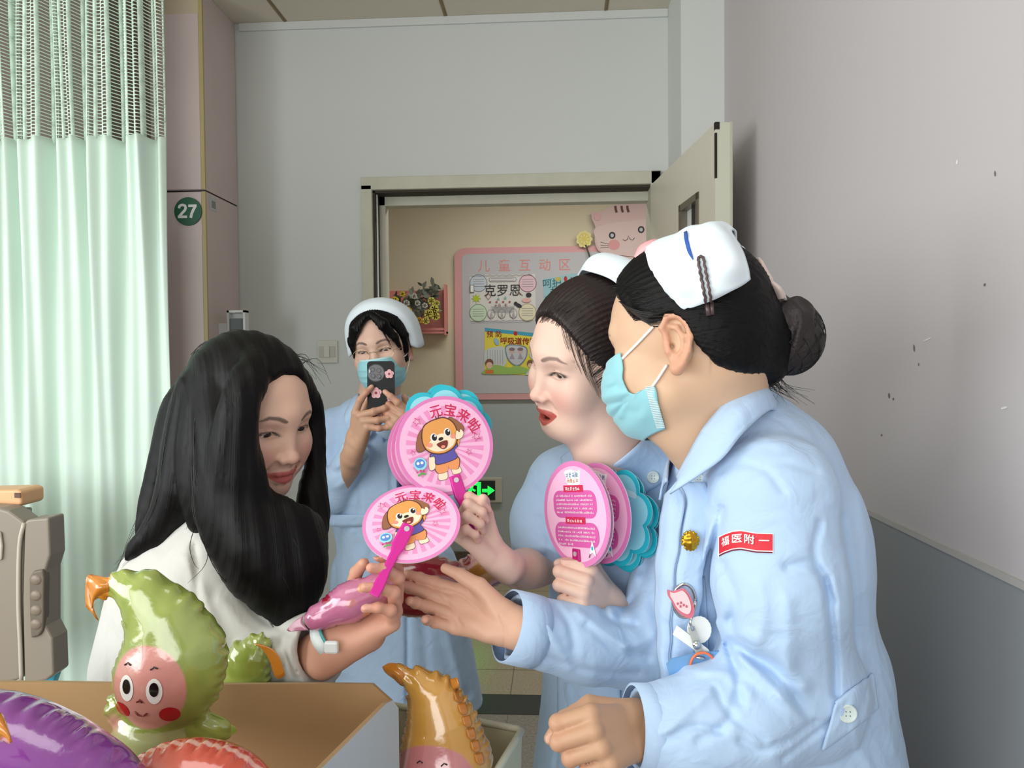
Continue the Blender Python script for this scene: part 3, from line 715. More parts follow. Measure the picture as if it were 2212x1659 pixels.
# ------------------------------------------------------------------ people toolkit
skinm = mat('skin', (220, 180, 155), 0.48, sss=0.12, attr=True, bump=0.06, bscale=420, bdist=0.0004, spec=0.4)
eyew = mat('eye_white', (226, 222, 216), 0.25, attr=True, coat=0.15)
uni = mat('uniform_cotton', (180, 207, 238), 0.85, bump=0.25, bscale=900, bdist=0.0003, sheen=0.15, var=0.03, vscale=9, fold=(24, .55, .006))
hairb = mat('hair_black', (7, 6, 7), 0.46, bump=0.6, bscale=1.0, bdist=0.001, hair=True, spec=0.18)
hairbr = mat('hair_dark_brown', (36, 26, 25), 0.42, bump=0.7, bscale=1.0, bdist=0.001, hair=True, spec=0.35)
hairs_b = mat('hair_strand_black', (18, 16, 16), 0.4)
hairs_br = mat('hair_strand_brown', (46, 34, 30), 0.4)
capm = mat('cap_cotton', (226, 238, 246), 0.85, bump=0.2, bscale=700, bdist=0.0003)
maskm = mat('mask_blue', (146, 206, 216), 0.7, bump=0.15, bscale=900, bdist=0.0003, sheen=0.2)
maskw = mat('mask_white', (232, 236, 236), 0.7)

def frame(yaw, pitch, roll):
    """head axes: x = person's left, y = forward, z = up; yaw measured from -Y (towards camera), + turns to image right"""
    f = V(math.sin(yaw)*math.cos(pitch), -math.cos(yaw)*math.cos(pitch), -math.sin(pitch))
    z = nrm(V(0, 0, 1)-f*f[2]); x = np.cross(f, z)*-1.0
    x = nrm(np.cross(z, f))*-1.0
    # person's left: up x forward ... z cross f points to the person's left
    x = nrm(np.cross(z, f))
    c, s = math.cos(roll), math.sin(roll)
    x2 = c*x+s*z; z2 = c*z-s*x
    return np.stack([x2, f, z2], 1)
class Head:
    def __init__(s, R, anchor_local, anchor_world, sc=1.0):
        s.R = R; s.s = sc; s.o = np.asarray(anchor_world)-R@(np.asarray(anchor_local)*sc)
    def w(s, *p): return s.o+s.R@(np.array(p, float)*s.s)
    def l(s, pw): return (np.asarray(pw)-s.o)@s.R/s.s
    def hit(s, px, py, xc):
        """point of the pixel's ray on the plane x_local = xc"""
        r = ray(px, py); n = s.R[:, 0]; t = (xc*s.s-(CAMP-s.o)@n)/(r@n); return CAMP+r*t
SM = np.array([1, 1, 1])
def both(fn):
    for sg in (-1, 1): fn(sg)
def head_field(H, h, slit=0.0032, mouth=0.0, smile=0.0, smooth_face=False, ears=(1, 1), neck=None):
    q = H.s; R = H.R
    F = Fld(H.o-0.16*V(1, 1, 1.15), H.o+0.16*V(1, 1, 1), h)
    def E(c, r, k=.01, op='u', Rl=None): F.ell(H.w(*c), np.array(r)*q, R if Rl is None else R@Rl, k*q, op)
    def C(a, b, ra, rb=None, k=.01, op='u'): F.cap(H.w(*a), H.w(*b), ra*q, (ra if rb is None else rb)*q, k*q, op)
    def PL(pts, rs, k=.006, op='u'):
        for i in range(len(pts)-1): C(pts[i], pts[i+1], rs[i], rs[i+1], k, op)
    E((0, -.012, .035), (.073, .095, .082))
    E((0, .028, -.002), (.064, .058, .075), .03)
    E((0, .038, -.050), (.050, .045, .052), .03)
    for sg in (-1, 1): E((sg*.036, .044, -.050), (.028, .034, .036), .02)
    C((-.040, .012, -.066), (0, .058, -.088), .018, .017, .03); C((.040, .012, -.066), (0, .058, -.088), .018, .017, .03)
    C((-.006, .068, -.089), (.006, .068, -.089), .0135, None, .016)
    for sg in (-1, 1):
        E((sg*.041, .058, -.028), (.023, .022, .024), .018)                      # cheeks
        C((sg*.010, .078, .023), (sg*.038, .068, .024), .010, .009, .016)        # brow ridge
        E((sg*.032, .090, .001), (.019, .013, .012), .012, 's')                  # socket
    C((0, .074, .030), (0, .074, .010), .016, .012, .014)
    PL([(0, .078, .012), (0, .083, -.008), (0, .0945, -.032)], [.0065, .0065, .0085], .012)
    E((0, .0975, -.035), (.0105, .0095, .0085), .006)
    for sg in (-1, 1):
        E((sg*.0125, .089, -.038), (.0075, .0095, .0070), .006)
        E((sg*.0065, .0965, -.0435), (.0034, .0045, .0030), .003, 's')
    C((0, .086, -.043), (0, .083, -.055), .008, .009, .012)
    # lips
    o = mouth; w = .0235+.008*smile; up = .004*smile
    PL([(-w, .0735-.004*smile, -.066+up), (-.012, .0855, -.0615), (-.003, .0882, -.0595), (.003, .0882, -.0595), (.012, .0855, -.0615), (w, .0735-.004*smile, -.066+up)], [.0026, .0045, .0050, .0050, .0045, .0026], .004)
    PL([(-w, .073-.004*smile, -.067+up), (-.011, .0845-.002*o, -.0725-.009*o), (0, .0850-.002*o, -.0735-.011*o), (.011, .0845-.002*o, -.0725-.009*o), (w, .073-.004*smile, -.067+up)], [.0024, .0044, .0054, .0044, .0024], .004)
    if o > 0: E((0, .086, -.0675-.0045*o), (.0200, .018, .0015+.0072*o), .002, 's')
    else: E((0, .097, -.0665), (.020, .010, .0009), .002, 's')
    if smile:
        for sg in (-1, 1): PL([(sg*.019, .090, -.043), (sg*.029, .080, -.056), (sg*.033, .070, -.068)], [.0014, .0020, .0014], .007, 's')
    # eyes
    for sg in (-1, 1):
        E((sg*.0315, .0655, .000), (.0170, .0135, .0125), .005)
        Re = np.array(Matrix.Rotation(sg*0.10, 3, 'Y'))
        E((sg*.0315, .0825, -.0008), (.0125, .0135, slit), .0015, 's', Re)
        PL([(sg*.0195, .0770, .0045), (sg*.030, .0800, .0080), (sg*.0445, .0720, .0045)], [.0007, .0009, .0007], .002, 's')
    # ears
    for sg, on in zip((-1, 1), ears):
        if not on: continue
        A = math.radians(13)
        Re = np.array(Matrix.Rotation(-sg*A, 3, 'Z'))
        b = V(sg*.0705, -.008, -.014)
        def e(y, z, x=0.0): return tuple(b+Re@V(sg*x*.8, -y, z))     # y backwards from the ear front
        E(e(.010, .002, .004), (.0055, .0165, .030), .006, 'u', Re)
        E(e(.012, .006, .012), (.008, .011, .021), .003, 's', Re)
        rim = [e(.000, .008, .006), e(-.003, .022, .009), e(.006, .033, .011), e(.018, .032, .012), e(.027, .020, .013), e(.028, .004, .013), e(.022, -.012, .012), e(.013, -.024, .010), e(.004, -.029, .007)]
        PL(rim, [.003, .0036, .0038, .0038, .0036, .0034, .0032, .004, .006], .003)
        E(e(.005, -.027, .006), (.0055, .008, .009), .006, 'u', Re)
        PL([e(.006, .022, .0075), e(.014, .018, .0085), e(.019, .006, .009), e(.015, -.008, .009), e(.008, -.015, .009)], [.0022, .0026, .003, .003, .003], .004)
        E(e(.008, -.001, .012), (.007, .0065, .009), .003, 's', Re)
        C(e(.0, .000, .006), e(-.001, -.007, .006), .0042, .0040, .003)
        E(e(.004, -.001, .004), (.005, .003, .004), .002, 's', Re)
    # neck stump
    if neck is not None:
        a = H.w(0, -.026, -.03); F.cap(a, neck[0], .046*q, neck[1], .03); F.cap(H.w(0, .0, -.06), neck[0], .040*q, neck[1]*.95, .03)
    return F
def skin_col(H, v, base, lip=(190, 92, 86), blush=(214, 140, 126), brow=(70, 56, 50), lips=True, browa=0.75, eyeliner=0.8, smile=0.0, mouth=0.0, redear=0.5):
    p = H.l(v); n = len(p); c = np.tile(np.array(lin(base)), (n, 1))
    def mix(w, col): 
        nonlocal c
        w = np.clip(w, 0, 1)[:, None]; c = c*(1-w)+np.array(lin(col))*w
    x = np.abs(p[:, 0]); y = p[:, 1]; z = p[:, 2]
    front = np.clip((y-.03)/.02, 0, 1)
    mix(0.45*np.exp(-(((x-.040)/.020)**2+((z+.036)/.018)**2))*front, blush)
    mix(0.3*np.exp(-((x/.012)**2+((z+.037)/.012)**2))*front, blush)
    # ear colour
    mix(redear*np.clip((x-.072)/.006, 0, 1)*(np.abs(z+.014) < .045), (206, 128, 104))
    # brows
    bp = np.array([(.014, .0215), (.026, .0265), (.038, .0275), (.050, .0215)])
    d = segdist(np.stack([x, z], 1), bp); wb = np.interp(x, [.012, .018, .04, .052], [.0022, .0036, .0028, .0006])
    mix(browa*np.clip((wb-d)/.0018+0.3, 0, 1)*(y > .04), brow)
    # lash line
    ez = -.0008+(x-.0315)*0.10
    le = np.sqrt(((x-.0315)/.0145)**2+((z-ez)/.0052)**2)
    mix(1.15*eyeliner*np.exp(-((le-.93)/.26)**2)*(z > ez-0.001)*(y > .055), (36, 26, 24))
    mix(0.35*np.exp(-((le-.95)/.25)**2)*(z <= ez-0.001)*(y > .055), (110, 70, 60))
    if lips:
        w = .0235+.008*smile
        o = mouth
        t = np.clip(x/w, 0, 1)
        zt = -.0560-.0080*t**1.6+.004*smile*t; zb = -.0780-.0105*o+(.0120+.0095*o)*t**1.8+.004*smile*t
        m = np.clip((zt-z)/.0012+.5, 0, 1)*np.clip((z-zb)/.0012+.5, 0, 1)*np.clip((w+.001-x)/.001, 0, 1)*(y > .06)
        mix(m, lip)
        if o > 0: mix(1.0*((x/.0185)**2+((z+.0675+.0045*o)/(.0012+.0068*o))**2 < 1)*(y < .0845)*(y > .05), (86, 30, 30))
    # nostrils
    mix(0.7*np.exp(-(((x-.0062)/.003)**2+((z+.0440)/.0022)**2))*(y > .085), (120, 66, 56))
    return c
def eyeballs(H, parent, look=(0, 0)):
    for sg in (-1, 1):
        c = H.w(sg*.0315, .0655, 0); r = .0118*H.s; n = 20; vs = []; fs = []
        for i in range(n+1):
            for j in range(2*n):
                a = PI*i/n; b = PI*j/n; vs.append(V(math.sin(a)*math.cos(b), math.sin(a)*math.sin(b), math.cos(a)))
        vs = np.array(vs); fs = np.array([(i*2*n+j, i*2*n+(j+1) % (2*n), (i+1)*2*n+(j+1) % (2*n), (i+1)*2*n+j) for i in range(n) for j in range(2*n)])[:, ::-1]
        g = nrm(V(look[0], 1, look[1])); d = vs@g
        col = np.tile(np.array(lin((222, 214, 206))), (len(vs), 1)); col[d > .86] = lin((44, 28, 20)); col[d > .965] = lin((10, 8, 8))
        wv = c+(vs@H.R.T)*r*V(1, 1, 1); wv = np.array([c+H.R@(q*np.array([1.15, 1.0, 1.0])*r) for q in vs])
        mesh('eye', wv, np.array(fs), eyew, parent, True, col=col)

def hair_field(H, h, line, grow=.009, xh=None, back=None, fmax=.2):
    """skull cap of combed hair; line: (y,z) polyline of the hairline seen from the side"""
    q = H.s; F = Fld(H.o-0.19*V(1, 1, 1), H.o+0.19*V(1, 1, 1), h)
    F.ell(H.w(0, -.012, .037), (np.array([.073, .095, .082])+grow)*q, H.R, 0)
    F.ell(H.w(0, -.040, .000), (np.array([.068, .070, .075])+grow*.8)*q, H.R, .02)
    yl = np.array([a for a, b in line][::-1]); zl = np.array([b for a, b in line][::-1])
    def fn(X, Y, Z):
        x = X-H.o[0]; y = Y-H.o[1]; z = Z-H.o[2]; R = H.R
        a = (x*R[0, 0]+y*R[1, 0]+z*R[2, 0])/q; b = (x*R[0, 1]+y*R[1, 1]+z*R[2, 1])/q; c = (x*R[0, 2]+y*R[1, 2]+z*R[2, 2])/q
        zz_ = np.interp(b, yl, zl)
        if xh is not None: zz_ = zz_+xh(a, b)
        return (c-zz_)*0.8
    F.fun(F.lo, F.lo+F.n*h, lambda X, Y, Z: fn(X, Y, Z), 0.012, 's')
    return F
def hair_hc(H, v, mode='back', fr=900):
    """strand coordinates: fast across, slow along; combed towards the bun behind"""
    p = H.l(v)
    if mode == 'back':
        ax = np.array([0, -.105, .0]); r = p-ax; a = np.arctan2(r[:, 0], r[:, 2]+.02); L = np.linalg.norm(r, axis=1)
        return np.stack([a*90, L*18, np.zeros(len(p))], 1)
    if mode == 'down':
        a = np.arctan2(p[:, 0], p[:, 1]); return np.stack([a*75, p[:, 2]*14, p[:, 0]*0], 1)
    return np.stack([p[:, 0]*fr, p[:, 1]*30, p[:, 2]*30], 1)

FL = [(.040, .024, .020), (.044, .028, .021), (.040, .026, .020), (.031, .019, .018)]
KX = [.027, .009, -.009, -.026]; KY = [.086, .090, .085, .077]; FR = [(.0092, .0080, .0066), (.0094, .0082, .0068), (.0090, .0078, .0064), (.0080, .0068, .0058)]
POSE_FIST = dict(f=[(4, 75, 95, 50), (0, 80, 98, 52), (-3, 82, 98, 52), (-8, 84, 96, 50)], t=[(.8, .55, -.45), (.1, .75, -.75), (-.65, .6, -.5)])
POSE_FLAT = dict(f=[(5, 14, 14, 10), (1, 12, 16, 10), (-3, 16, 20, 12), (-8, 20, 22, 14)], t=[(.75, .6, -.3), (.5, .85, -.1), (.3, .95, -.05)])
class Hand:
    def __init__(s, W, K, dors, side, pose, sc=1.0):
        s.W = np.asarray(W, float); s.y = nrm(np.asarray(K)-s.W); z = np.asarray(dors, float); s.z = nrm(z-s.y*(z@s.y))
        s.x = np.cross(s.z, s.y) if side == 'R' else np.cross(s.y, s.z)
        s.sc = sc; s.pose = pose; s.nails = []; s.chains = []
        for i in range(4):
            sp, c1, c2, c3 = pose['f'][i]; a = math.radians(sp); b = s.p(KX[i], KY[i], -.001*abs(i-1.2))
            yy = s.y*math.cos(a)+s.x*math.sin(a); pts = [b]; cum = 0; rad = [FR[i][0]*1.12]
            for L, c, r in zip(FL[i], (c1, c2, c3), FR[i]):
                cum += math.radians(c); dr = yy*math.cos(cum)-s.z*math.sin(cum); pts.append(pts[-1]+dr*L*sc); rad.append(r)
            rad = [FR[i][0]*1.1, FR[i][0], FR[i][1], FR[i][2]]
            dn = yy*math.sin(cum)+s.z*math.cos(cum)
            s.nails.append((pts[-1]-dr*.002*sc+dn*rad[-1]*sc*.95, dr, dn)); s.chains.append((pts, rad))
        b = s.p(.020, .016, -.006); pts = [b]
        for L, d in zip((.044, .034, .026), pose['t']):
            dr = nrm(s.x*d[0]+s.y*d[1]+s.z*d[2]); pts.append(pts[-1]+dr*L*sc)
        s.tp = pts; dn = nrm(s.z+s.x*.6-dr*((s.z+s.x*.6)@dr)); s.nails.append((pts[-1]+dn*.0072*sc, dr, dn))
    def p(s, x, y, z): return s.W+(s.x*x+s.y*y+s.z*z)*s.sc
    def add(s, F):
        c = s.sc
        for i in range(4):
            F.cap(s.p(KX[i]*.55, .012, -.002), s.p(KX[i], KY[i]*.98, -.002), .0125*c, .0108*c, .010*c)
        F.ell(s.p(-.017, .035, -.008), (.012*c, .028*c, .010*c), np.stack([s.x, s.y, s.z], 1), .012*c)
        for pts, rad in s.chains:
            for j in range(3): F.cap(pts[j], pts[j+1], rad[j]*c, rad[j+1]*c, .003*c)
            for j in (1, 2): F.ell(pts[j], np.array([1, 1, 1])*rad[j]*c*1.06, None, .003*c)
        t = s.tp; F.cap(t[0], t[1], .0155*c, .0115*c, .012*c); F.cap(t[1], t[2], .0108*c, .0094*c, .005*c); F.cap(t[2], t[3], .0094*c, .0076*c, .003*c)
        for n_, dr, dn in s.nails: F.ell(n_-dn*.0012*c, (.0052*c, .0068*c, .0016*c), np.stack([nrm(np.cross(dr, dn)), dr, dn], 1), .0006)
        for sg in (-1, 1): F.cap(s.p(sg*.011, -.01, 0), s.p(sg*.014, .02, -.002), .0165*c, .014*c, .012*c)
        return F
    def arm(s, F, elbow, r1=.031, r2=.040, k=.015):
        c = s.sc; mid = s.W*.6+np.asarray(elbow)*.4
        for sg in (-1, 1): F.cap(s.p(sg*.011, 0, 0), s.p(sg*.009, -.05, 0), .0165*c, .019*c, k*c)
        F.cap(s.p(0, -.03, 0), mid, .024*c, r1*c*1.08, k); F.cap(mid, elbow, r1*c*1.08, r2*c, k)
    def col(s, v, c):
        for n_, dr, dn in s.nails:
            q = v-n_; a = q@nrm(np.cross(dr, dn)); b = q@dr; e = q@dn
            m = ((a/(.0050*s.sc))**2+(b/(.0066*s.sc))**2 < 1) & (np.abs(e) < .003*s.sc)
            c[m] = c[m]*.6+np.array(lin((232, 190, 178)))*.4
        for pts, rad in s.chains:
            for j in (1, 2, 3):
                w = np.exp(-((np.linalg.norm(v-pts[j], axis=1)/(.012*s.sc))**2))[:, None]*.30; c[:] = c*(1-w)+np.array(lin((214, 140, 120)))*w
        return c
def strands(name, lst, r, m, parent, n=4):
    mb = MB()
    for pts in lst:
        k = max(6, 3*len(pts)); c = catmull(pts, k); mb.tube(list(c), [r*(1-0.7*(i/(k-1))**2) for i in range(k)], n, cap=False)
    o = mb.build(name, m, parent, True); o['kind'] = 'stuff'; return o
def shirt_hole(F, a, b, r0, r1, flat=None):
    """hollow out the end of a sleeve or a neck so the cloth reads as a shell"""
    F.cap(a, b, r0, r1, 0.002, 's', flat)
def button(name, c, n, r, m, parent):
    n = nrm(n); a = nrm(np.cross(n, V(0, 0, 1))); b = np.cross(n, a); mb = MB(); k = 20
    prof = ((0, 1.0), (.35, 1.0), (.5, .9), (.42, .78), (.3, .6)); v = []; f = []
    for h_, rr in prof:
        for i in range(k): g = 2*PI*i/k; v.append(c+n*r*h_*.5+(a*math.cos(g)+b*math.sin(g))*r*rr)
    for j in range(len(prof)-1):
        for i in range(k): f.append((j*k+i, j*k+(i+1) % k, (j+1)*k+(i+1) % k, (j+1)*k+i))
    f.append(tuple((len(prof)-1)*k+i for i in range(k))); mb.add(v, f)
    for sx, sy in ((.22, .22), (-.22, .22), (.22, -.22), (-.22, -.22)):
        cc = c+n*r*.16+(a*sx+b*sy)*r; mb.add([cc+(a*math.cos(2*PI*i/6)+b*math.sin(2*PI*i/6))*r*.09 for i in range(6)], [tuple(range(6))], 1)
    return mb.build(name, [m, mat('button_hole', (120, 126, 130), .6)], parent, True)
btnm = mat('button_pearl', (206, 220, 218), 0.3, coat=.3)

from mathutils.bvhtree import BVHTree
class Surf:
    """drapes prints and trims over a finished surface"""
    def __init__(s, *ms): v, f = joinm(ms); s.b = BVHTree.FromPolygons([tuple(x) for x in v], [tuple(x) for x in f])
    def at(s, px, py, lift=.001, d=None):
        r = ray(px, py); r = r/np.linalg.norm(r); h_ = s.b.ray_cast(Vector(CAMP), Vector(r), 6.0)[0]
        return (np.array(h_) if h_ is not None else P(px, py, d or 1.0))-r*lift
    def near(s, p, lift=.001):
        l, n, _, _ = s.b.find_nearest(Vector(p)); return np.array(l)+np.array(n)*lift
    def art(s, art, name, fn, par, lift=.0005): 
        vs = []
        for x, y, z in art.v: vs.append(s.at(*fn(x, y), lift+z))
        return mesh(name, vs, art.f, art.m, par, False, art.mi)
def merge(U, A, k): U.comb(tuple(slice(0, n) for n in U.n), A.f, k, 'u')
def twin(U):
    A = Fld.__new__(Fld); A.lo = U.lo; A.h = U.h; A.n = U.n; A.f = np.full(U.n, .05, np.float32); return A
def ring(name, c, n, r, w, th, m, par, e=1.0, seg=40, up=(0, 0, 1)):
    n = nrm(n); a = nrm(np.cross(n, up)); b = np.cross(n, a); vs = []; fs = []
    prof = [(-w/2, 0), (-w/2, th), (-w*.1, th*1.25), (w/2, th), (w/2, 0)]
    for i in range(seg):
        g = 2*PI*i/seg
        for (s_, q_) in prof: vs.append(c+n*s_+(a*math.cos(g)+b*math.sin(g)*e)*(r+q_))
    k = len(prof)
    for i in range(seg):
        for j in range(k-1): fs.append((i*k+j, ((i+1) % seg)*k+j, ((i+1) % seg)*k+j+1, i*k+j+1))
    return mesh(name, vs, fs, m, par, True)
def chop(F, p, n, r=.12):
    """cut off whatever lies beyond p along n, near p only"""
    n = nrm(n); p = np.asarray(p)
    F.fun(p-r, p+r, lambda X, Y, Z: np.minimum(.03, -((X-p[0])*n[0]+(Y-p[1])*n[1]+(Z-p[2])*n[2])), 0, 's')
# ------------------------------------------------------------------ nurse on the right (bun, mask, armband), seen from her left side
def nurse_right():
    root = empty('person', (P(1690, 1500, 1.05)[0], P(1690, 1500, 1.05)[1], 0))
    tag(root, 'masked nurse with netted hair bun and red armband reaching out her open palm', 'person')
    H = Head(frame(math.radians(-121), math.radians(13), math.radians(2)), (.074, -.008, -.012), P(1442, 744, .925), 1.02)
    nb = P(1565, 950, 1.04)
    F = head_field(H, .0017, slit=.0022, ears=(0, 1), neck=(nb, .054))
    F.cap(H.w(0, -.05, -.03), P(1585, 900, 1.05), .048, .046, .03)
    F.cap(P(1490, 930, 1.0), P(1540, 975, 1.01), .036, .038, .03)
    F.cap(H.w(0, .02, -.075), P(1520, 950, 1.02), .036, .044, .03)
    v, f = F.get(); v0h, f0h = v, f; base = (214, 178, 148)
    c = skin_col(H, v, base, lips=False, browa=.55, eyeliner=.9, redear=.45); parts = [(v, f, c)]
    # far arm, palm open
    W = P(1096, 1350, 1.03); K = P(968, 1310, 1.055)
    hR = Hand(W, K, (-.15, .93, -.30), 'R', dict(f=[(0, 14, 16, 10), (0, 20, 20, 12), (0, 30, 34, 22), (-2, 36, 38, 26)], t=[(.50, .84, -.35), (.22, 1, -.12), (.10, 1.0, .05)]), .93)
    el = P(1440, 1400, 1.12)
    lo = np.minimum(W, el)-.20; hi = np.maximum(W, el)+.12
    A = Fld(P(850, 1200, 1.03)-V(.01, .07, .16), P(1330, 1450, 1.1)+V(.02, .10, .18), .0017)
    hR.add(A); hR.arm(A, P(1290, 1390, 1.09), .026, .030)
    A.disp(creases([([(952, 1285), (975, 1312), (998, 1352)], -.0014, 3.5), ([(962, 1272), (1000, 1288), (1040, 1322)], -.0014, 3.5), ([(985, 1330), (1020, 1345), (1050, 1380)], .0018, 12), ([(1000, 1262), (1040, 1290), (1070, 1330)], .0020, 14), ([(1080, 1330), (1092, 1360), (1088, 1395)], -.0010, 3)], (.9, 1.06)), .01)
    v, f = A.get(); c = np.tile(np.array(lin((218, 174, 148))), (len(v), 1)); hR.col(v, c); parts.append((v, f, c))
    # near arm, hand hanging over with fingers folded down
    W2 = P(1392, 1573, .885); K2 = P(1316, 1592, .835)
    A = Fld(P(1230, 1480, .84)-V(.04, .10, .16), P(1480, 1560, .95)+V(.02, .08, .08), .0017)
    hL = Hand(W2, K2, (-.10, -.88, .45), 'L', dict(f=[(2, 66, 80, 40), (0, 72, 84, 42), (-2, 76, 84, 42), (-4, 80, 80, 40)], t=[(.45, .7, -.65), (-.2, .7, -.7), (-.6, .5, -.6)]), 1.0)
    hL.add(A); hL.arm(A, P(1560, 1540, .94), .034, .04)
    v, f = A.get(); c = np.tile(np.array(lin((192, 152, 122))), (len(v), 1)); hL.col(v, c); parts.append((v, f, c))
    # hidden torso and legs inside the clothes
    A = Fld((.12, .85, 0), (.55, 1.3, 1.25), .008)
    A.poly([P(1620, 1080, 1.06), P(1680, 1450, 1.06), P(1720, 1750, 1.08)], [.09, .09, .11], .02)
    zl = P(1720, 1750, 1.08)
    for sy in (-.07, .07): A.poly([V(zl[0], zl[1]+sy, zl[2]-.05), V(zl[0]+.01, zl[1]+sy, .45), V(zl[0]+.03, zl[1]+sy, .08)], [.075, .05, .036], .02)
    v, f = A.get(); parts.append((v, f, np.tile(np.array(lin(base)), (len(v), 1))))
    V_, F_ = joinm([(a, b) for a, b, _ in parts]); body = mesh('body', V_, F_, skinm, root, True, col=np.concatenate([c for _, _, c in parts]))
    eyeballs(H, root, (0, -.35))
    # trainers
    for sy in (-.07, .07):
        S = Fld((zl[0]-.25, zl[1]+sy-.07, -.01), (zl[0]+.15, zl[1]+sy+.07, .14), .005); a = V(zl[0]-.14, zl[1]+sy, .035); b = V(zl[0]+.05, zl[1]+sy, .04)
        S.cap(a, b, .036, .038, .01); S.cap(b+V(-.02, 0, .03), b+V(-.02, 0, .05), .036, .034, .02); S.plane((0, 0, .002), (0, 0, -1)); v, f = S.get(); mesh('shoe', v, f, mat('shoe_white', (226, 226, 224), .5), root, True)
    # uniform ------------------------------------------------------
    U = Fld((-.075, .74, .40), (.60, 1.34, 1.36), .0027)
    U.poly([P(1640, 1050, 1.05), P(1655, 1240, 1.05), P(1668, 1480, 1.06)], [.108, .122, .120], .04)
    U.cap(P(1672, 1000, 1.05), P(1732, 1160, 1.05), .060, .070, .045)
    U.cap(P(1750, 1130, 1.03), P(1760, 1400, 1.04), .055, .060, .04)
    zs_ = P(1690, 1500, 1.07); U.cap(zs_, V(zs_[0]+.035, zs_[1], .42), .142, .20, .05)
    U.cap(P(1585, 975, 1.04), P(1600, 1060, 1.04), .068, .10, .04); U.cap(P(1605, 945, 1.02), P(1640, 1010, 1.0), .052, .06, .03); U.cap(P(1622, 912, 1.06), P(1680, 1010, 1.05), .046, .06, .03)
    # sleeves
    shl = P(1668, 1075, .945); ell = P(1718, 1490, .965); wrl = P(1408, 1576, .895)
    U.cap(P(1620, 985, 1.0), shl, .046, .066, .035)
    A2 = twin(U); A2.poly([shl, P(1682, 1270, .925), ell], [.078, .077, .076], .025)
    A2.poly([ell, P(1600, 1550, .915), P(1480, 1582, .900), wrl], [.078, .064, .054, .046], .035)
    A3 = twin(U)
    shr = P(1540, 1090, 1.17)
    U.cap(P(1570, 1000, 1.08), shr, .05, .075, .04)
    elr = P(1420, 1405, 1.12); wrr = P(1128, 1358, 1.04)
    A3.poly([shr, P(1470, 1270, 1.16), elr], [.070, .066, .062], .03)
    A3.poly([elr, P(1270, 1390, 1.08), wrr], [.063, .052, .046], .02); merge(U, A3, .012); merge(U, A2, .007)
    # folds
    cr = [([(1690, 880), (1760, 960), (1800, 1080)], .002, 14), ([(1560, 1100), (1530, 1230), (1545, 1330)], -.006, 9), ([(1545, 1130), (1500, 1250), (1505, 1400)], .004, 12),
          ([(1770, 1130), (1760, 1200), (1800, 1300)], -.005, 8), ([(1775, 1235), (1745, 1215), (1700, 1225)], -.005, 10), ([(1785, 1250), (1802, 1400), (1806, 1500)], -.008, 9),
          ([(1578, 1340), (1600, 1400), (1680, 1450), (1740, 1545)], -.007, 13), ([(1570, 1390), (1590, 1450), (1600, 1520)], -.006, 9), ([(1590, 1370), (1660, 1400), (1735, 1480)], .006, 18),
          ([(1600, 1420), (1680, 1500), (1735, 1550)], .006, 14), ([(1585, 1330), (1588, 1290), (1560, 1220)], -.005, 12), ([(1430, 1600), (1500, 1570), (1560, 1580)], -.005, 9),
          ([(1440, 1580), (1480, 1540), (1545, 1480)], .005, 16), ([(1510, 1600), (1570, 1560), (1590, 1500)], -.004, 10), ([(1600, 1600), (1640, 1620), (1700, 1600), (1760, 1560)], -.005, 11),
          ([(1545, 1485), (1575, 1540), (1650, 1600)], -.004, 9), ([(1480, 1440), (1560, 1455), (1620, 1500)], .004, 14),
          ([(1820, 1120), (1840, 1250), (1850, 1400), (1870, 1500)], -.003, 8), ([(1850, 1000), (1870, 1200), (1880, 1400)], .002, 12),
          ([(1480, 1120), (1475, 1200), (1450, 1300)], -.003, 8), ([(1520, 1100), (1530, 1150), (1515, 1220)], .004, 10), ([(1560, 1020), (1600, 1000), (1660, 1020), (1690, 1060)], -.003, 10),
          ([(1530, 1030), (1610, 960), (1700, 960)], .0025, 12), ([(1600, 1040), (1680, 1000), (1760, 1020)], -.002, 9), ([(1700, 1300), (1706, 1420), (1690, 1500)], .004, 18),
          ([(1640, 1260), (1650, 1330), (1630, 1400)], .003, 16), ([(1840, 1520), (1850, 1600), (1880, 1659)], .003, 12), ([(1690, 1640), (1780, 1570), (1850, 1530)], -.004, 8)]
    U.disp(creases(cr, (.74, 1.06)))
    cr2 = [([(1170, 1320), (1190, 1370), (1230, 1440)], .004, 11), ([(1200, 1310), (1230, 1350), (1240, 1400)], -.005, 9), ([(1250, 1320), (1290, 1360), (1350, 1400)], .005, 12),
           ([(1270, 1350), (1330, 1400), (1400, 1420)], -.005, 10), ([(1300, 1310), (1320, 1340), (1370, 1350)], -.006, 9), ([(1180, 1420), (1280, 1450), (1380, 1455)], -.003, 8),
           ([(1380, 1250), (1400, 1330), (1430, 1400)], .004, 14), ([(1400, 1200), (1380, 1280), (1340, 1330)], -.005, 12), ([(1395, 1150), (1370, 1230), (1350, 1290)], .004, 14),
           ([(1350, 1400), (1400, 1380), (1440, 1330)], .004, 12), ([(1160, 1300), (1160, 1380), (1170, 1440)], -.0015, 4)]
    U.disp(creases(cr2, (.98, 1.3)))
    U.disp(lambda p: .0009*wav(p, 3, 55, 6)+.0004*wav(p, 8, 140, 6)-.0034*sharp(p, 6, 30)*(.4+.6*np.clip(wav(p, 9, 9, 3)+.4, 0, 1)))
    nl0 = nrm(wrl-P(1480, 1582, .905))
    shirt_hole(U, wrl+nl0*.05, wrl-nl0*.012, .042, .038)
    nl = nrm(wrl-P(1500, 1580, .905)); pc = P(1375, 1575, .893)
    chop(U, pc, nl, .10)
    nr = nrm(wrr-P(1270, 1390, 1.08)); pr = P(1104, 1356, 1.035)
    shirt_hole(U, wrr+nr*.05, wrr-nr*.008, .041, .036)
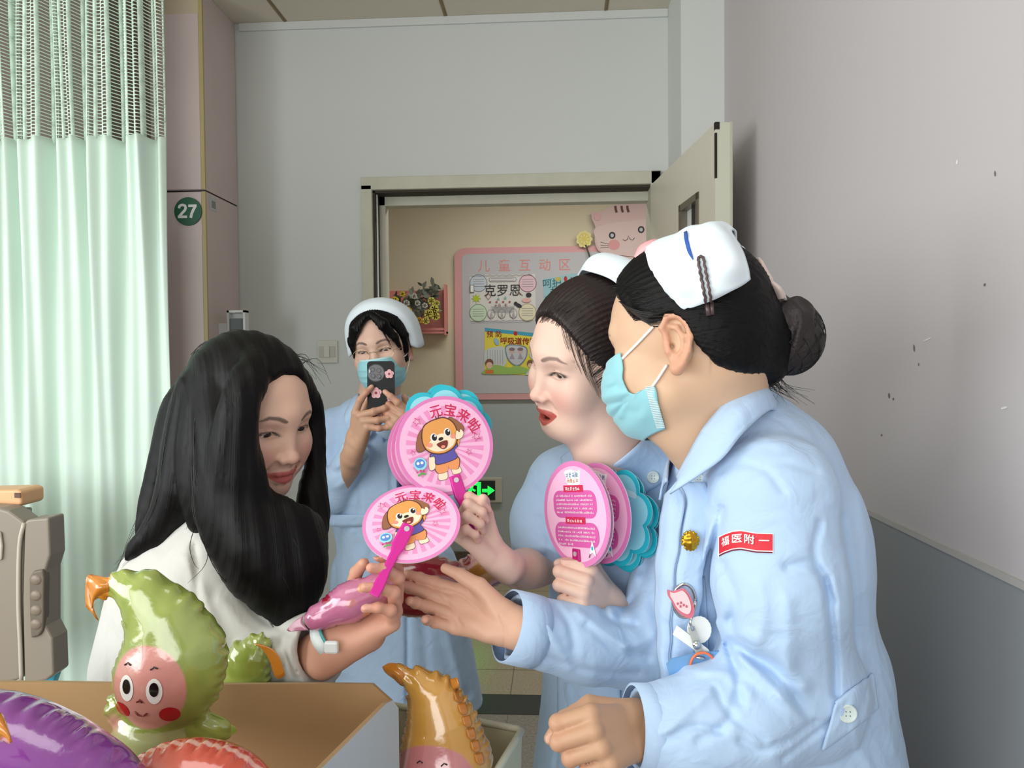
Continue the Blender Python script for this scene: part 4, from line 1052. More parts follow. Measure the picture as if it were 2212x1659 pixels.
    chop(U, pr, nr, .10)
    U.cap(P(1530, 865, 1.02), P(1545, 945, 1.03), .070, .048, .004, 's')
    v, f = U.get(); un = mesh('uniform', v, f, uni, root, True)
    S = Surf((v, f))
    ring('cuff', P(1392, 1575, .893), nl, .0475, .030, .003, uni, root)
    ring('cuff', P(1127, 1358, 1.038), nr, .0465, .045, .0025, uni, root)
    # collar: near leaf folded over, back band
    up = [P(1646, 822, 1.06), P(1625, 828, .985), P(1575, 862, .95), P(1520, 925, .945), P(1483, 990, .95), P(1462, 1030, .955)]
    lo_ = [P(1690, 905, 1.07), P(1665, 885, .955), P(1610, 930, .915), P(1565, 985, .905), P(1520, 1020, .915), P(1447, 1067, .93)]
    md = [(a+b)*.5+V(0.004, -.008, .006) for a, b in zip(up, lo_)]
    patch('collar', [up, md, lo_], uni, root, 30, 10, .003)
    up2 = [P(1646, 822, 1.06), P(1625, 845, 1.12), P(1560, 900, 1.14), P(1480, 945, 1.12), P(1448, 985, 1.06), P(1440, 1040, 1.0)]
    lo2 = [P(1690, 905, 1.07), P(1670, 930, 1.15), P(1600, 990, 1.18), P(1500, 1010, 1.17), P(1440, 1040, 1.12), P(1425, 1080, 1.03)]
    patch('collar', [up2, [(a+b)*.5+V(0, .005, .006) for a, b in zip(up2, lo2)], lo2], uni, root, 30, 8, .003)
    # front placket, layered, hanging left of the arm
    pl = [P(1462, 1040, .955), P(1478, 1090, .955), P(1462, 1200, .945), P(1452, 1300, .945), P(1446, 1400, .955), P(1452, 1480, .96)]
    pf = [P(1435, 1070, .985), P(1428, 1130, .985), P(1418, 1210, .985), P(1416, 1300, .985), P(1422, 1400, .985), P(1432, 1490, .985)]
    def fold(G): G[:, :, 1] += .0012*np.sin(G[:, :, 2]*160+G[:, :, 0]*60); G[:, :, 0] += .0010*np.sin(G[:, :, 2]*110); return G
    patch('front_placket', [pf, [(a+b)*.5+V(-.003, -.010, 0) for a, b in zip(pf, pl)], pl], uni, root, 40, 10, .003, fold)
    pk = [a+V(.010, -.003, 0) for a in pl]; pk2 = [a+V(.034, -.006+.004*i/5, 0) for i, a in enumerate(pl)]
    patch('front_placket', [[a+V(.003, .003, 0) for a in pl], pk, pk2], uni, root, 40, 8, .002, fold)
    # armband patch printed on the sleeve: follows the sleeve surface
    a = Art(.0)
    arm_o = P(1611, 1172, .87)
    def gridrect(A, x0, y0, x1, y1, m, nx=24, ny=6):
        vs = [(x0+(x1-x0)*i/nx, y0+(y1-y0)*j/ny) for i in range(nx+1) for j in range(ny+1)]
        A.raw(vs, [(i*(ny+1)+j, (i+1)*(ny+1)+j, (i+1)*(ny+1)+j+1, i*(ny+1)+j+1) for i in range(nx) for j in range(ny)], m)
    A = Art(.0004); redm = mat('band_red', (208, 32, 52), .6)
    wave = lambda x, y: (1553+x*116, float(np.interp(x, [0, .1, .25, .4, .55, .7, 1], [1199, 1193, 1187, 1185, 1188, 1191, 1192]))-y*38)
    gridrect(A, -.015, -.10, 1.015, 1.05, wht, 24, 4); gridrect(A, 0, -.09, 1, .0, mat('band_maroon', (96, 14, 50), .6), 24, 2); gridrect(A, 0, .06, 1, 1, redm)
    A.z += .0004
    for ch, x in zip('福医附一', (.12, .33, .56, .84)):
        tv, tf = text_tris(ch, 1.0, .012); w_ = .15 if ch == '福' else .21
        A.raw([(x+p[0]*w_, .58+p[1]*.55) for p in tv], tf, wht)
    S.art(A, 'armband_print', wave, root)
    tb = catmull([(1806, 1517), (1840, 1490), (1872, 1466), (1886, 1456)], 12); tb2 = catmull([(1776, 1621), (1822, 1588), (1868, 1553), (1896, 1528)], 12)
    rr = [[S.at(x1+(x2-x1)*t_, y1+(y2-y1)*t_, .003+.004*(t_ > 0)*(t_ < 1), 1.0) for (x1, y1), (x2, y2) in zip(tb, tb2)] for t_ in (0, .06, .35, .65, .94, 1)]
    patch('belt_tab', rr, uni, root, 26, 16, .003)
    button('button', S.at(1831, 1541, .014), (0, -1, 0.05), .0105, btnm, root)
    button('button', S.at(1510, 1033, .004), (-.4, -1, .1), .007, btnm, root)
    # hair -----------------------------------------------------------
    line = [(.16, .115), (.092, .100)]+[tuple(H.l(H.hit(*q_))[1:]) for q_ in ((1326, 615, .045), (1345, 655, .056), (1372, 690, .066), (1410, 703, .070), (1440, 690, .072), (1478, 702, .072), (1500, 742, .070), (1545, 792, .06), (1600, 812, .045))]+[(-.2, -.10)]
    line = sorted(line, key=lambda q_: -q_[0])
    Hf = hair_field(H, .0026, line, .009, lambda a, b: np.where(b > .03, .018*(1-np.minimum(1, (a/.06)**2))*0, 0.))
    Hf.ell(H.w(.084, -.020, -.014), np.array([.030, .021, .034])*H.s, H.R, .003, 's')
    bun = P(1702, 728, 1.0)
    Hf2 = Fld(np.minimum(Hf.lo, bun-.09), np.maximum(Hf.lo+Hf.n*Hf.h, bun+.08), .0026)
    o_ = np.round((Hf.lo-Hf2.lo)/Hf.h).astype(int); Hf2.lo = Hf.lo-o_*Hf.h
    Hf2.f[tuple(slice(a_, a_+n_) for a_, n_ in zip(o_, Hf.n))] = Hf.f
    Hf2.cap(P(1590, 720, 1.0), P(1660, 735, 1.0), .062, .040, .03); Hf2.cap(P(1560, 680, 1.0), P(1640, 790, 1.0), .06, .028, .03)
    Hf2.disp(lambda p: .0009*np.sin(hair_hc(H, p)[:, 0]*1.1+2*wav(p, 4, 30)))
    v2, f2 = Hf2.get(); v2h, f2h = v2, f2; hr = mesh('hair', v2, f2, hairb, root, True, hc=hair_hc(H, v2))
    B = Fld(bun-.08, bun+.08, .0022); B.ell(bun, (.043, .040, .047), None, 0); B.ell(P(1690, 690, .99), (.030, .03, .028), None, .02)
    B.disp(lambda p: .0028*np.sin(wav(p, 11, 120, 4)*5))
    v2, f2 = B.get(); bn = mesh('bun', v2, f2, mat('bun_hair', (34, 24, 24), .5, bump=.8, bscale=140, bdist=.002, var=.6, vscale=45), root, True)
    # hair net over the bun
    net = MB()
    def bp_(th, ph): return bun+V(.0455*math.sin(th)*math.cos(ph), .0425*math.sin(th)*math.sin(ph), .0495*math.cos(th))
    for k in range(14):
        for sg in (-1, 1): net.tube([bp_(.1+2.9*t/22, k*2*PI/14+sg*(t/22)*2.4) for t in range(23)], .0006, 4, cap=False)
    net.build('hair_net', mat('net_black', (14, 12, 12), .5), bn, True)
    # strands at nape and temple
    rn = random.Random(9); L = []
    for k in range(46):
        t = rn.random(); x0_ = 1600+t*60; y0_ = 800+t*14
        L.append([P(x0_, y0_, .97+rn.uniform(-.01, .03)), P(x0_-10-rn.random()*20, y0_+16, .968), P(x0_-20-rn.random()*50, y0_+18+rn.random()*26, .972)])
    for k in range(40):
        x0_ = 1640+rn.random()*40; L.append([P(x0_, 800, .98), P(x0_+rn.uniform(0, 25), 830, .98), P(x0_+rn.uniform(0, 90), 840+rn.random()*35, .985)])
    for k in range(60):
        t = rn.random(); L.append([P(1335+60*t, 650+50*t, .945), P(1370+50*t, 668+40*t, .935), P(1430+40*t, 680+14*t, .925)])
    S3 = Surf((v2h, f2h), (v0h, f0h))
    for k in range(130):
        t = .12+rn.random()*.62; q_ = catmull([(1318, 605), (1330, 632), (1348, 660), (1372, 688), (1405, 703)], 50)[int(t*49)]; e_ = rn.uniform(-7, 5); dx = rn.uniform(38, 80)
        L.append([S3.at(q_[0]-e_*.6, q_[1]-e_+4, .0006), S3.at(q_[0]+dx*.5, q_[1]-dx*.08*(1-t)+2, .0012), S3.at(q_[0]+dx, q_[1]-dx*.12*(1-t), .0010)])
    strands('loose_hairs', L, .00035, hairs_b, hr)
    # cap ------------------------------------------------------------
    rows = []
    for row, top in (((( 1480, 670, .080), (1440, 632, .084), (1412, 590, .074), (1403, 556, .046)), .010), (((1530, 652, .084), (1502, 590, .094), (1480, 535, .078), (1464, 508, .042)), .006),
                     (((1578, 629, .078), (1578, 570, .086), (1560, 512, .070), (1536, 482, .036)), .006), (((1620, 602, .058), (1614, 575, .060), (1602, 540, .048), (1580, 502, .022)), .005)):
        h_ = [H.l(H.hit(*q_)) for q_ in row]; rows.append([H.w(*q_) for q_ in h_]+[H.w(0, h_[3][1]+.001, h_[3][2]+top)]+[H.w(-q_[0]*.9, q_[1]+.01, q_[2]-.02) for q_ in h_[::-1]])
    SHr = Surf((v2h, f2h))
    def outward(p, gap):
        for i in range(len(p)):
            lc, nn, _, _ = SHr.b.find_nearest(Vector(p[i])); lc = np.array(lc); nn = np.array(nn)
            if (p[i]-lc)@nn < gap: p[i] = lc+nn*gap
        return p
    def cf(G):
        p = G.reshape(-1, 3); l = H.l(p); d_ = .0016*np.sin(l[:, 1]*120+l[:, 2]*150)+.0014*np.sin(l[:, 2]*230-l[:, 1]*90); rr = l*np.array([1, .2, 1]); rr[:, 2] -= .02
        rr = rr/(np.linalg.norm(rr, axis=1)[:, None]+1e-6); return outward(p+(rr@H.R.T)*d_[:, None], .003).reshape(G.shape)
    cp_ = patch('cap', rows, capm, root, 46, 26, .003, cf)
    dg = bpy.context.evaluated_depsgraph_get(); me_ = cp_.evaluated_get(dg).to_mesh(); co = np.array([x.co[:] for x in me_.vertices])+np.array(root.location); fq = np.array([tuple(p_.vertices)[:4] if len(p_.vertices) == 4 else tuple(p_.vertices)+(p_.vertices[-1],) for p_ in me_.polygons])
    SCp = Surf((co, fq), (v2h, f2h)); blu = mat('stripe_blue', (48, 92, 176), .7)
    patch('blue_stripe', [[SCp.at(x, y, .001) for x, y in ((1477, 502), (1479, 520), (1486, 545), (1496, 561))], [SCp.at(x, y, .001) for x, y in ((1484, 499), (1487, 518), (1493, 542), (1498, 560))]], blu, cp_, 14, 3, .001)
    cm = mat('clip_brown', (92, 76, 76), .4, .4); L1 = []; L2 = []
    for i in range(25):
        t = i/24; px = 1508+17*t; py = 562+93*t; w_ = 1.2*math.sin(i*1.6); L1.append(SCp.at(px+w_, py, .003)); L2.append(SCp.at(px+12+w_, py-1, .003))
    mbc = MB(); mbc.tube(L1[::-1]+[SCp.at(1509, 556, .003), SCp.at(1514, 553, .003), SCp.at(1519, 556, .003)]+L2, .0017, 6); mbc.tube([SCp.at(1527, 654, .003), SCp.at(1531, 682, .003)], .0032, 6); mbc.tube([SCp.at(1537, 652, .003), SCp.at(1539, 680, .003)], .0026, 6)
    mbc.build('hair_clip', cm, root, True)
    # bow and black band on the bun
    bw = mat('bow_satin', (206, 186, 180), .4, sheen=.3)
    for rows in ([[P(1628, 560, .99), P(1640, 556, .97), P(1648, 575, .97)], [P(1640, 590, .98), P(1655, 592, .955), P(1668, 605, .96)], [P(1652, 612, .97), P(1662, 612, .95), P(1668, 622, .96)]],
                 [[P(1652, 612, .97), P(1662, 606, .95), P(1668, 610, .96)], [P(1668, 630, .96), P(1682, 622, .94), P(1690, 630, .96)], [P(1678, 648, .96), P(1692, 645, .95), P(1698, 650, .97)]]):
        patch('bow', rows, bw, root, 14, 12, .004, sub=1)
    patch('hair_band', [[P(1602, 562, .985), P(1625, 590, .97), P(1655, 625, .96), P(1690, 655, .97)], [P(1608, 572, .97), P(1622, 610, .95), P(1648, 645, .94), P(1678, 668, .95)], [P(1614, 590, .98), P(1628, 632, .96), P(1650, 662, .95), P(1670, 680, .97)]], mat('band_black', (18, 18, 20), .5), root, 20, 8, .003)
    mb = MB(); mb.tube([P(1614, 625, .94), P(1621, 632, .935), P(1632, 626, .94)], .003, 6); mb.build('band_gem', mat('gem', (190, 190, 180), .2, .6), root, True)
    # ribbon bow in front of the cap
    patch('ribbon', [[P(1372, 556, 1.0), P(1385, 532, 1.0), P(1412, 520, 1.0), P(1425, 522, 1.01)], [P(1375, 558, .99), P(1392, 540, .985), P(1412, 528, .985), P(1422, 530, .99)], [P(1385, 558, 1.0), P(1400, 548, .995), P(1412, 538, .995), P(1420, 534, 1.0)]], mat('ribbon_pink', (240, 178, 182), .5), root, 14, 10, .005)
    # mask -----------------------------------------------------------
    SF0 = Surf((v0h, f0h))
    near = [(1341, 762, .046), (1346, 790, .050), (1347, 825, .050), (1368, 851, .052), (1412, 834, .056), (1424, 880, .050), (1437, 926, .034)]
    E_ = [SF0.at(a_[0], a_[1], .004) for a_ in near]; Lc = [H.l(p_) for p_ in E_]
    cen = [(0, .104, -.014), (0, .116, -.034), (0, .119, -.056), (0, .116, -.076), (0, .108, -.092), (0, .098, -.106), (0, .076, -.116)]
    rows = []
    for lc, cc in zip(Lc, cen):
        row = []
        for t in (1, .8, .55, .28, 0, -.28, -.55, -.8, -1):
            a_ = abs(t); y = cc[1]+(lc[1]-cc[1])*a_**2.0; z = cc[2]+(lc[2]-cc[2])*a_**1.5; x = lc[0]*(1-(1-a_)**1.35)*np.sign(t)
            row.append(H.w(x, y, z))
        rows.append(row)
    SF = Surf((v0h, f0h))
    def mf(G):
        p = G.reshape(-1, 3).copy(); l = H.l(p); d_ = np.zeros(len(p))
        dirv = l-np.array([0, .02, -.05]); dirv /= np.linalg.norm(dirv, axis=1)[:, None]
        q = proj(p)
        for pts, amp, w_ in (([(1370, 852), (1335, 870), (1306, 876)], -.0035, 6), ([(1370, 852), (1340, 880), (1322, 902)], -.003, 6), ([(1375, 854), (1350, 878), (1344, 896)], .0035, 7), ([(1310, 840), (1345, 826)], -.002, 4), ([(1380, 850), (1395, 870), (1390, 900)], .002, 10), ([(1308, 858), (1340, 850), (1368, 851)], .002, 7)):
            d_ += amp*np.exp(-(segdist(q, pts)/w_)**2)
        d_ += .0006*np.sin(l[:, 2]*500)*(l[:, 2] > -.03)
        p = p+(dirv@H.R.T)*d_[:, None]
        for i in range(len(p)):
            lc, nn, _, _ = SF.b.find_nearest(Vector(p[i])); lc = np.array(lc); nn = np.array(nn)
            if (p[i]-lc)@nn < .0035: p[i] = lc+nn*.0035
        return p.reshape(G.shape)
    mk = patch('face_mask', rows, maskm, root, 60, 60, .0014, mf)
    seam = MB()
    edge = catmull(E_[4:], 26)
    for i in range(25):
        a_ = edge[i]; o2 = H.w(*(H.l(a_)+np.array([.0015, .0105, .001]))); seam.tube([a_-V(0, .0012, 0), o2-V(0, .0016, 0)], .0006, 4)
    seam.build('mask_stitching', maskw, mk)
    mtop = [p_-V(0, .001, 0) for p_ in (E_[0], E_[1])]
    topr = rows[0]; patch('mask_top_band', [[p_-V(0, .0012, 0) for p_ in topr], [H.w(*(H.l(p_)+np.array([0, .0025, -.011])))-V(0, .0012, 0) for p_ in topr]], mat('mask_pale', (196, 226, 232), .7), mk, 40, 4, .0008)
    ew = mat('elastic_white', (240, 240, 238), .6)
    SF = Surf((v0h, f0h))
    def lp(pts, w_):
        q_ = catmull([(a_[0], a_[1]) for a_ in pts], 20); A_ = [SF.at(x, y, .0022) for x, y in q_]; tube('ear_loop', A_, w_, ew, mk, 8)
    lp([(1341, 778, .050), (1375, 744, .064), (1411, 706, .078)], .0018)
    lp([(1398, 850, .057), (1420, 820, .064), (1441, 788, .072)], .0018)
    # pin, pocket, badge reel and card on the chest
    gold = mat('gold_pin', (196, 150, 48), .28, 1.0); g0 = P(1491, 1168, .935); B = Fld(g0-.018, g0+.018, .0007); B.ell(g0, (.0098, .004, .0115), None, 0)
    for k in range(16): a_ = k*PI/8; B.ell(g0+V(.0100*math.cos(a_), 0, .0118*math.sin(a_)), (.0014, .0022, .0014), None, .0012)
    B.disp(lambda p: .0007*wav(p, 3, 900, 5)); v2, f2 = B.get(); pin = mesh('badge_pin', v2, f2, gold, None, True); tag(pin, 'round gold emblem pin on the placket of the nurse with the red armband', 'badge')
    badge = empty('badge_reel', P(1490, 1370, .93)); tag(badge, 'pink badge reel with white tags, blue card and orange ring on a chest', 'badge')
    chm = mat('chrome', (210, 210, 208), .15, 1.0); CP = lambda x, y, l_=0: P(x, y, .938-l_); q0 = CP(1474, 1300, .004)
    def zig(name, pts, m, n_=V(0, -1, 0), th=.003, par=badge, lift=.008):
        c_ = [CP(x, y, lift) for x, y in pts]; n = len(c_); mesh(name, c_+[p_-V(0, th, 0) for p_ in c_], [tuple(range(n, 2*n))[::-1], tuple(range(n))]+[(i, (i+1) % n, n+(i+1) % n, n+i) for i in range(n)], m, par); return c_
    patch('chest_pocket', [[S.at(x, 1262-(x-1478)*.38, .003, .95) for x in (1478, 1500, 1522)], [S.at(x, 1290, .006, .95) for x in (1476, 1500, 1525)], [S.at(x, 1400, .004, .95) for x in (1474, 1500, 1530)]], uni, root, 12, 12, .002)
    tube('reel_rim', [q0+V(.0135*math.cos(a_)+.003, .004, .0205*math.sin(a_)) for a_ in np.linspace(0, 2*PI, 30)], .0022, chm, badge, 8)
    pr_ = mat('reel_rose', (222, 120, 136), .35, coat=.5); pw = mat('reel_pale', (244, 214, 216), .3, coat=.5)
    bear = [(1441, 1273), (1452, 1276), (1462, 1274), (1476, 1270), (1488, 1282), (1496, 1300), (1499, 1320), (1492, 1334), (1476, 1330), (1460, 1316), (1450, 1298), (1442, 1285)]
    zig('reel_face', catmull(bear+bear[:1], 37)[:-1], pr_, lift=.012); c_ = np.mean(bear, 0); zig('reel_inset', [tuple(c_+(np.array(p_)-c_)*.78) for p_ in catmull(bear+bear[:1], 37)[:-1]], pw, th=.001, lift=.0155)
    rd = mat('reel_marks', (206, 92, 112), .5)
    for x, y in ((1464, 1304), (1471, 1302), (1470, 1310), (1477, 1307), (1483, 1310)): zig('printed_mark', [(x-2, y-2.5), (x+2, y-2.5), (x+2, y+2.5), (x-2, y+2.5)], rd, th=.0003, lift=.0168)
    wp = mat('badge_white', (238, 240, 236), .45); zig('round_tag', [(1510+26*math.cos(a_)*(1+.03*(k % 2)), 1360+29*math.sin(a_)*(1+.03*(k % 2))) for k, a_ in enumerate(np.linspace(0, 2*PI, 41)[:-1])], wp, th=.0012, lift=.005)
    zig('flat_card_strip', [(1453, 1370), (1462, 1350), (1530, 1402), (1535, 1412), (1515, 1414)], wp, th=.0015, lift=.008)
    zig('clear_strap', [(1486, 1356), (1500, 1352), (1520, 1412), (1504, 1418)], mat('clear_plastic', (206, 210, 206), .2, trans=.4), th=.0012, lift=.012)
    mb = MB(); mb.tube([CP(1494, 1334, .014), CP(1491, 1346, .014), CP(1497, 1362, .015)], .0018, 8); sn = CP(1505, 1393, .016); mb.tube([sn, sn-V(0, .003, 0)], .0050, 16); mb.tube([sn-V(0, .003, 0), sn-V(0, .0045, 0)], .0028, 12); mb.tube([CP(1504, 1420, .016), CP(1522, 1423, .016)], .0018, 8); mb.build('badge_clip', chm, badge, True)
    zig('id_card', [(1439, 1434), (1450, 1422), (1500, 1410), (1560, 1404), (1580, 1403), (1580, 1440), (1520, 1470), (1452, 1482)], mat('card_blue', (112, 160, 206), .45), th=.003, lift=.010)
    tube('orange_ring', [CP(1518, 1440, .017)+V(.0148*math.cos(a_), 0, .0170*math.sin(a_)) for a_ in np.linspace(0, 2*PI, 33)], .0016, mat('ring_orange', (236, 116, 72), .4), badge, 8)
    return root, H, S
N3, H3, bvh3 = nurse_right()
# ------------------------------------------------------------------ bareheaded nurse in the middle, face in three-quarter view
def nurse_middle():
    root = empty('person', (P(1340, 1300, 1.32)[0], P(1340, 1300, 1.32)[1], 0))
    tag(root, 'nurse without mask, red lips and dark brown hair, holding fans in both hands', 'person')
    H = Head(frame(math.radians(-60), math.radians(12), math.radians(-15)), (.0315, .079, 0), P(1204, 812, 1.13), 1.04)
    nb = P(1330, 965, 1.225)
    F = head_field(H, .0014, slit=.0030, mouth=.62, smile=.9, ears=(0, 1), neck=(nb, .042))
    F.cap(P(1300, 930, 1.19), P(1318, 985, 1.2), .042, .040, .03)
    F.cap(H.w(0, .01, -.08), P(1305, 975, 1.19), .034, .045, .03)
    F.ell(H.w(.028, .058, -.082), np.array([.030, .026, .022])*H.s, H.R, .02)
    v, f = F.get(); base = (226, 192, 176)
    c = skin_col(H, v, base, lip=(178, 84, 76), blush=(222, 138, 130), brow=(104, 82, 76), browa=.8, eyeliner=.85, smile=.9, mouth=.62)
    parts = [(v, f, c)]; hv = (v, f)
    # right hand gripping the fans, forearm bare
    W = P(1062, 1195, 1.10); K = P(1012, 1147, 1.085)
    hR = Hand(W, K, (-.80, .50, -.25), 'R', dict(f=[(4, 55, 85, 45), (0, 66, 90, 48), (-3, 72, 92, 48), (-8, 76, 92, 46)], t=[(.55, .85, -.25), (.05, .85, -.6), (-.5, .55, -.75)]), .80)
    A = Fld(P(960, 1060, 1.05)-V(.02, .09, .17), P(1290, 1060, 1.35)+V(.05, .06, .06), .0018)
    A.f[:] = .05; hR.add(A); hR.arm(A, P(1228, 1282, 1.30), .037, .050)
    A.cap(P(1225, 1290, 1.30), P(1200, 1180, 1.33), .046, .05, .02)
    v, f = A.get(); c = np.tile(np.array(lin((222, 190, 174))), (len(v), 1)); hR.col(v, c); parts.append((v, f, c))
    # left fist with the other fans
    W2 = P(1322, 1318, 1.13); K2 = P(1262, 1266, 1.075)
    hL = Hand(W2, K2, (.42, -.84, .30), 'L', dict(f=[(2, 66, 88, 46), (0, 68, 90, 48), (-2, 70, 90, 48), (-5, 72, 88, 46)], t=[(.6, .7, -.5), (.0, .7, -.8), (-.6, .4, -.7)]), .95)
    A = Fld(P(1180, 1340, 1.0)-V(.03, .0, .04), P(1420, 1200, 1.2)+V(.02, .05, .02), .0018); hL.add(A); hL.arm(A, P(1440, 1400, 1.2), .034, .042)
    v, f = A.get(); c = np.tile(np.array(lin((224, 190, 172))), (len(v), 1)); hL.col(v, c); parts.append((v, f, c))
    A = Fld((-.05, 1.08, 0), (.32, 1.5, 1.24), .008)
    hp = P(1345, 1500, 1.34); A.poly([P(1335, 1080, 1.32), P(1340, 1300, 1.34), hp], [.085, .085, .10], .02)
    for sx in (-.06, .06): A.poly([V(hp[0]+sx, hp[1]+sx*.5, hp[2]-.05), V(hp[0]+sx, hp[1]+sx*.5, .45), V(hp[0]+sx, hp[1]+sx*.5, .08)], [.075, .05, .034], .02)
    v, f = A.get(); parts.append((v, f, np.tile(np.array(lin(base)), (len(v), 1))))
    V_, F_ = joinm([(a, b) for a, b, _ in parts]); mesh('body', V_, F_, skinm, root, True, col=np.concatenate([c for _, _, c in parts]))
    eyeballs(H, root, (-.05, -.12))
    # teeth and inner mouth
    T = Fld(H.w(0, .07, -.07)-.04, H.w(0, .07, -.07)+.04, .0009); T.cap(H.w(-.014, .073, -.0640), H.w(.014, .073, -.0640), .0055*H.s, None, 0); T.cap(H.w(-.010, .0785, -.0640), H.w(.010, .0785, -.0640), .0048*H.s, None, .004)
    T.disp(lambda p: .0005*np.exp(-((np.mod(H.l(p)[:, 0]+.0035, .007)-.0035)/.0006)**2), .01); v2, f2 = T.get(); mesh('teeth', v2, f2, mat('teeth', (228, 222, 208), .25), root, True)
    for sx in (-.06, .06):
        x, y = hp[0]+sx-.02, hp[1]+sx*.5; S = Fld((x-.2, y-.12, -.01), (x+.1, y+.1, .13), .005); S.cap(V(x-.09, y-.05, .035), V(x+.03, y+.01, .04), .036, .038, .01); S.plane((0, 0, .002), (0, 0, -1)); v2, f2 = S.get(); mesh('shoe', v2, f2, mat('shoe_white', (226, 226, 224), .5), root, True)
    # uniform with short sleeves
    U = Fld((-.17, 1.02, .40), (.42, 1.62, 1.30), .0034)
    U.poly([P(1318, 1085, 1.30), P(1322, 1200, 1.31), P(1330, 1400, 1.34)], [.100, .108, .100], .04)
    U.cap(P(1340, 1080, 1.32), P(1420, 1100, 1.36), .09, .09, .04); U.cap(P(1330, 1330, 1.34), V(hp[0], hp[1], .42), .112, .19, .06)
    U.cap(P(1310, 1010, 1.25), P(1230, 1045, 1.28), .060, .060, .04); U.cap(P(1360, 1000, 1.26), P(1440, 1050, 1.26), .070, .075, .04)
    S1 = twin(U); S1.poly([P(1215, 1050, 1.28), P(1192, 1130, 1.275), P(1188, 1185, 1.27)], [.060, .064, .062], .03); merge(U, S1, .02)
    S2 = twin(U); S2.poly([P(1455, 1060, 1.24), P(1470, 1200, 1.22)], [.066, .07], .03); merge(U, S2, .02)
    U.disp(creases([([(1180, 1180), (1215, 1195), (1245, 1190)], .004, 8), ([(1185, 1200), (1205, 1230), (1230, 1250)], -.005, 8), ([(1165, 1120), (1185, 1160), (1178, 1200)], -.003, 8), ([(1230, 1240), (1290, 1330), (1310, 1400)], -.003, 10),
        ([(1200, 1050), (1190, 1090), (1195, 1150)], .003, 8), ([(1225, 1460), (1300, 1490), (1420, 1470)], -.004, 12), ([(1260, 1480), (1290, 1540), (1290, 1659)], -.006, 12), ([(1300, 1500), (1330, 1560), (1340, 1659)], .005, 16),
        ([(1330, 1010), (1340, 1060), (1345, 1100)], -.002, 6), ([(1400, 1150), (1395, 1300), (1400, 1420)], -.003, 8), ([(1225, 1480), (1235, 1560), (1225, 1659)], .004, 10), ([(1205, 1490), (1208, 1560), (1200, 1659)], -.003, 5)], (1.0, 1.36)))
    U.disp(lambda p: .0011*wav(p, 5, 45, 6)+.0005*wav(p, 18, 130, 6)-.003*sharp(p, 16, 28))
    U.cap(P(1310, 880, 1.16), P(1320, 972, 1.2), .066, .042, .004, 's')
    chop(U, P(1188, 1240, 1.27), (-.05, -.1, -1), .10); U.cap(P(1188, 1262, 1.26), P(1190, 1195, 1.272), .056, .054, .003, 's')
    v, f = U.get(); mesh('uniform', v, f, uni, root, True); S = Surf((v, f))
    # collar leaves
    A1 = lambda x, y, l_=.008: S.at(x, y, l_, 1.2)
    patch('collar', [[P(1400, 930, 1.23), P(1378, 960, 1.16), P(1345, 990, 1.14), P(1318, 1010, 1.15)], [A1(1440, 955, .02), A1(1425, 985, .016), A1(1390, 1015, .014), A1(1345, 1040, .012)], [A1(1478, 975, .006), A1(1458, 1010, .006), A1(1425, 1045, .006), A1(1392, 1066, .006)]], uni, root, 24, 12, .003)
    patch('collar', [[P(1272, 938, 1.22), P(1268, 955, 1.18), P(1280, 985, 1.155), P(1300, 1012, 1.155)], [A1(1242, 965, .016), A1(1242, 985, .014), A1(1258, 1008, .012), A1(1280, 1032, .010)], [A1(1212, 988, .005), A1(1216, 1010, .005), A1(1232, 1034, .005), A1(1256, 1056, .005)]], uni, root, 24, 12, .003)
    button('button', S.at(1411, 1031, .012), (-.1, -1, .1), .0095, btnm, root)
    patch('front_placket', [[S.at(1372, y, .003) for y in (1080, 1160, 1240, 1300)], [S.at(1392, y, .005) for y in (1070, 1160, 1240, 1300)], [S.at(1404, y, .003) for y in (1070, 1160, 1240, 1300)]], uni, root, 24, 8, .002)
    patch('hip_pocket', [[S.at(x, 1462+(x-1203)*.02, .004, 1.3) for x in (1204, 1250, 1300, 1340)], [S.at(x, 1480, .007, 1.3) for x in (1204, 1250, 1300, 1340)], [S.at(x, 1600, .005, 1.3) for x in (1204, 1250, 1300, 1340)]], uni, root, 20, 16, .002)
    # hair
    line = [(.12, .112), (.088, .098), (.074, .082), (.062, .062), (.050, .036), (.038, .010), (.026, -.014), (.0, -.04), (-.06, -.055), (-.15, -.09)]
    Hf = hair_field(H, .0022, line, .008, lambda a, b: np.where(b > .04, -.010*np.minimum(1, (a/.05)**2)+.002, 0.))
    Hf.disp(lambda p: .0011*np.sin(hair_hc(H, p)[:, 0]*1.2+2*wav(p, 14, 30)))
    v2, f2 = Hf.get(); hr = mesh('hair', v2, f2, hairbr, root, True, hc=hair_hc(H, v2)); SH = Surf((v2, f2), hv)
    rn = random.Random(4); L = []
    for k in range(34):
        t = rn.random(); x0 = 1196+t*70; y0 = 694+t*90; e_ = rn.uniform(4, 14)
        L.append([SH.at(x0+10, y0-8, .0015, 1.15), SH.at(x0+30-e_, y0+40, .0012, 1.15), SH.at(x0+48-e_, y0+85, .001, 1.15)])
    for k in range(170):
        t = rn.random(); q_ = catmull([(1168, 690), (1185, 688), (1210, 700), (1245, 740), (1272, 790), (1296, 835)], 50)[int(t*49)]; e_ = rn.uniform(-8, 9); d_ = rn.uniform(30, 70)
        L.append([SH.at(q_[0]-e_*.4, q_[1]+e_, .0006, 1.15), SH.at(q_[0]+d_*.5*(.5+t*.5), q_[1]-d_*.35, .0012, 1.15), SH.at(q_[0]+d_*(.6+.4*t), q_[1]-d_*.55, .0010, 1.15)])
    strands('loose_hairs', L, .00028, hairs_br, hr)
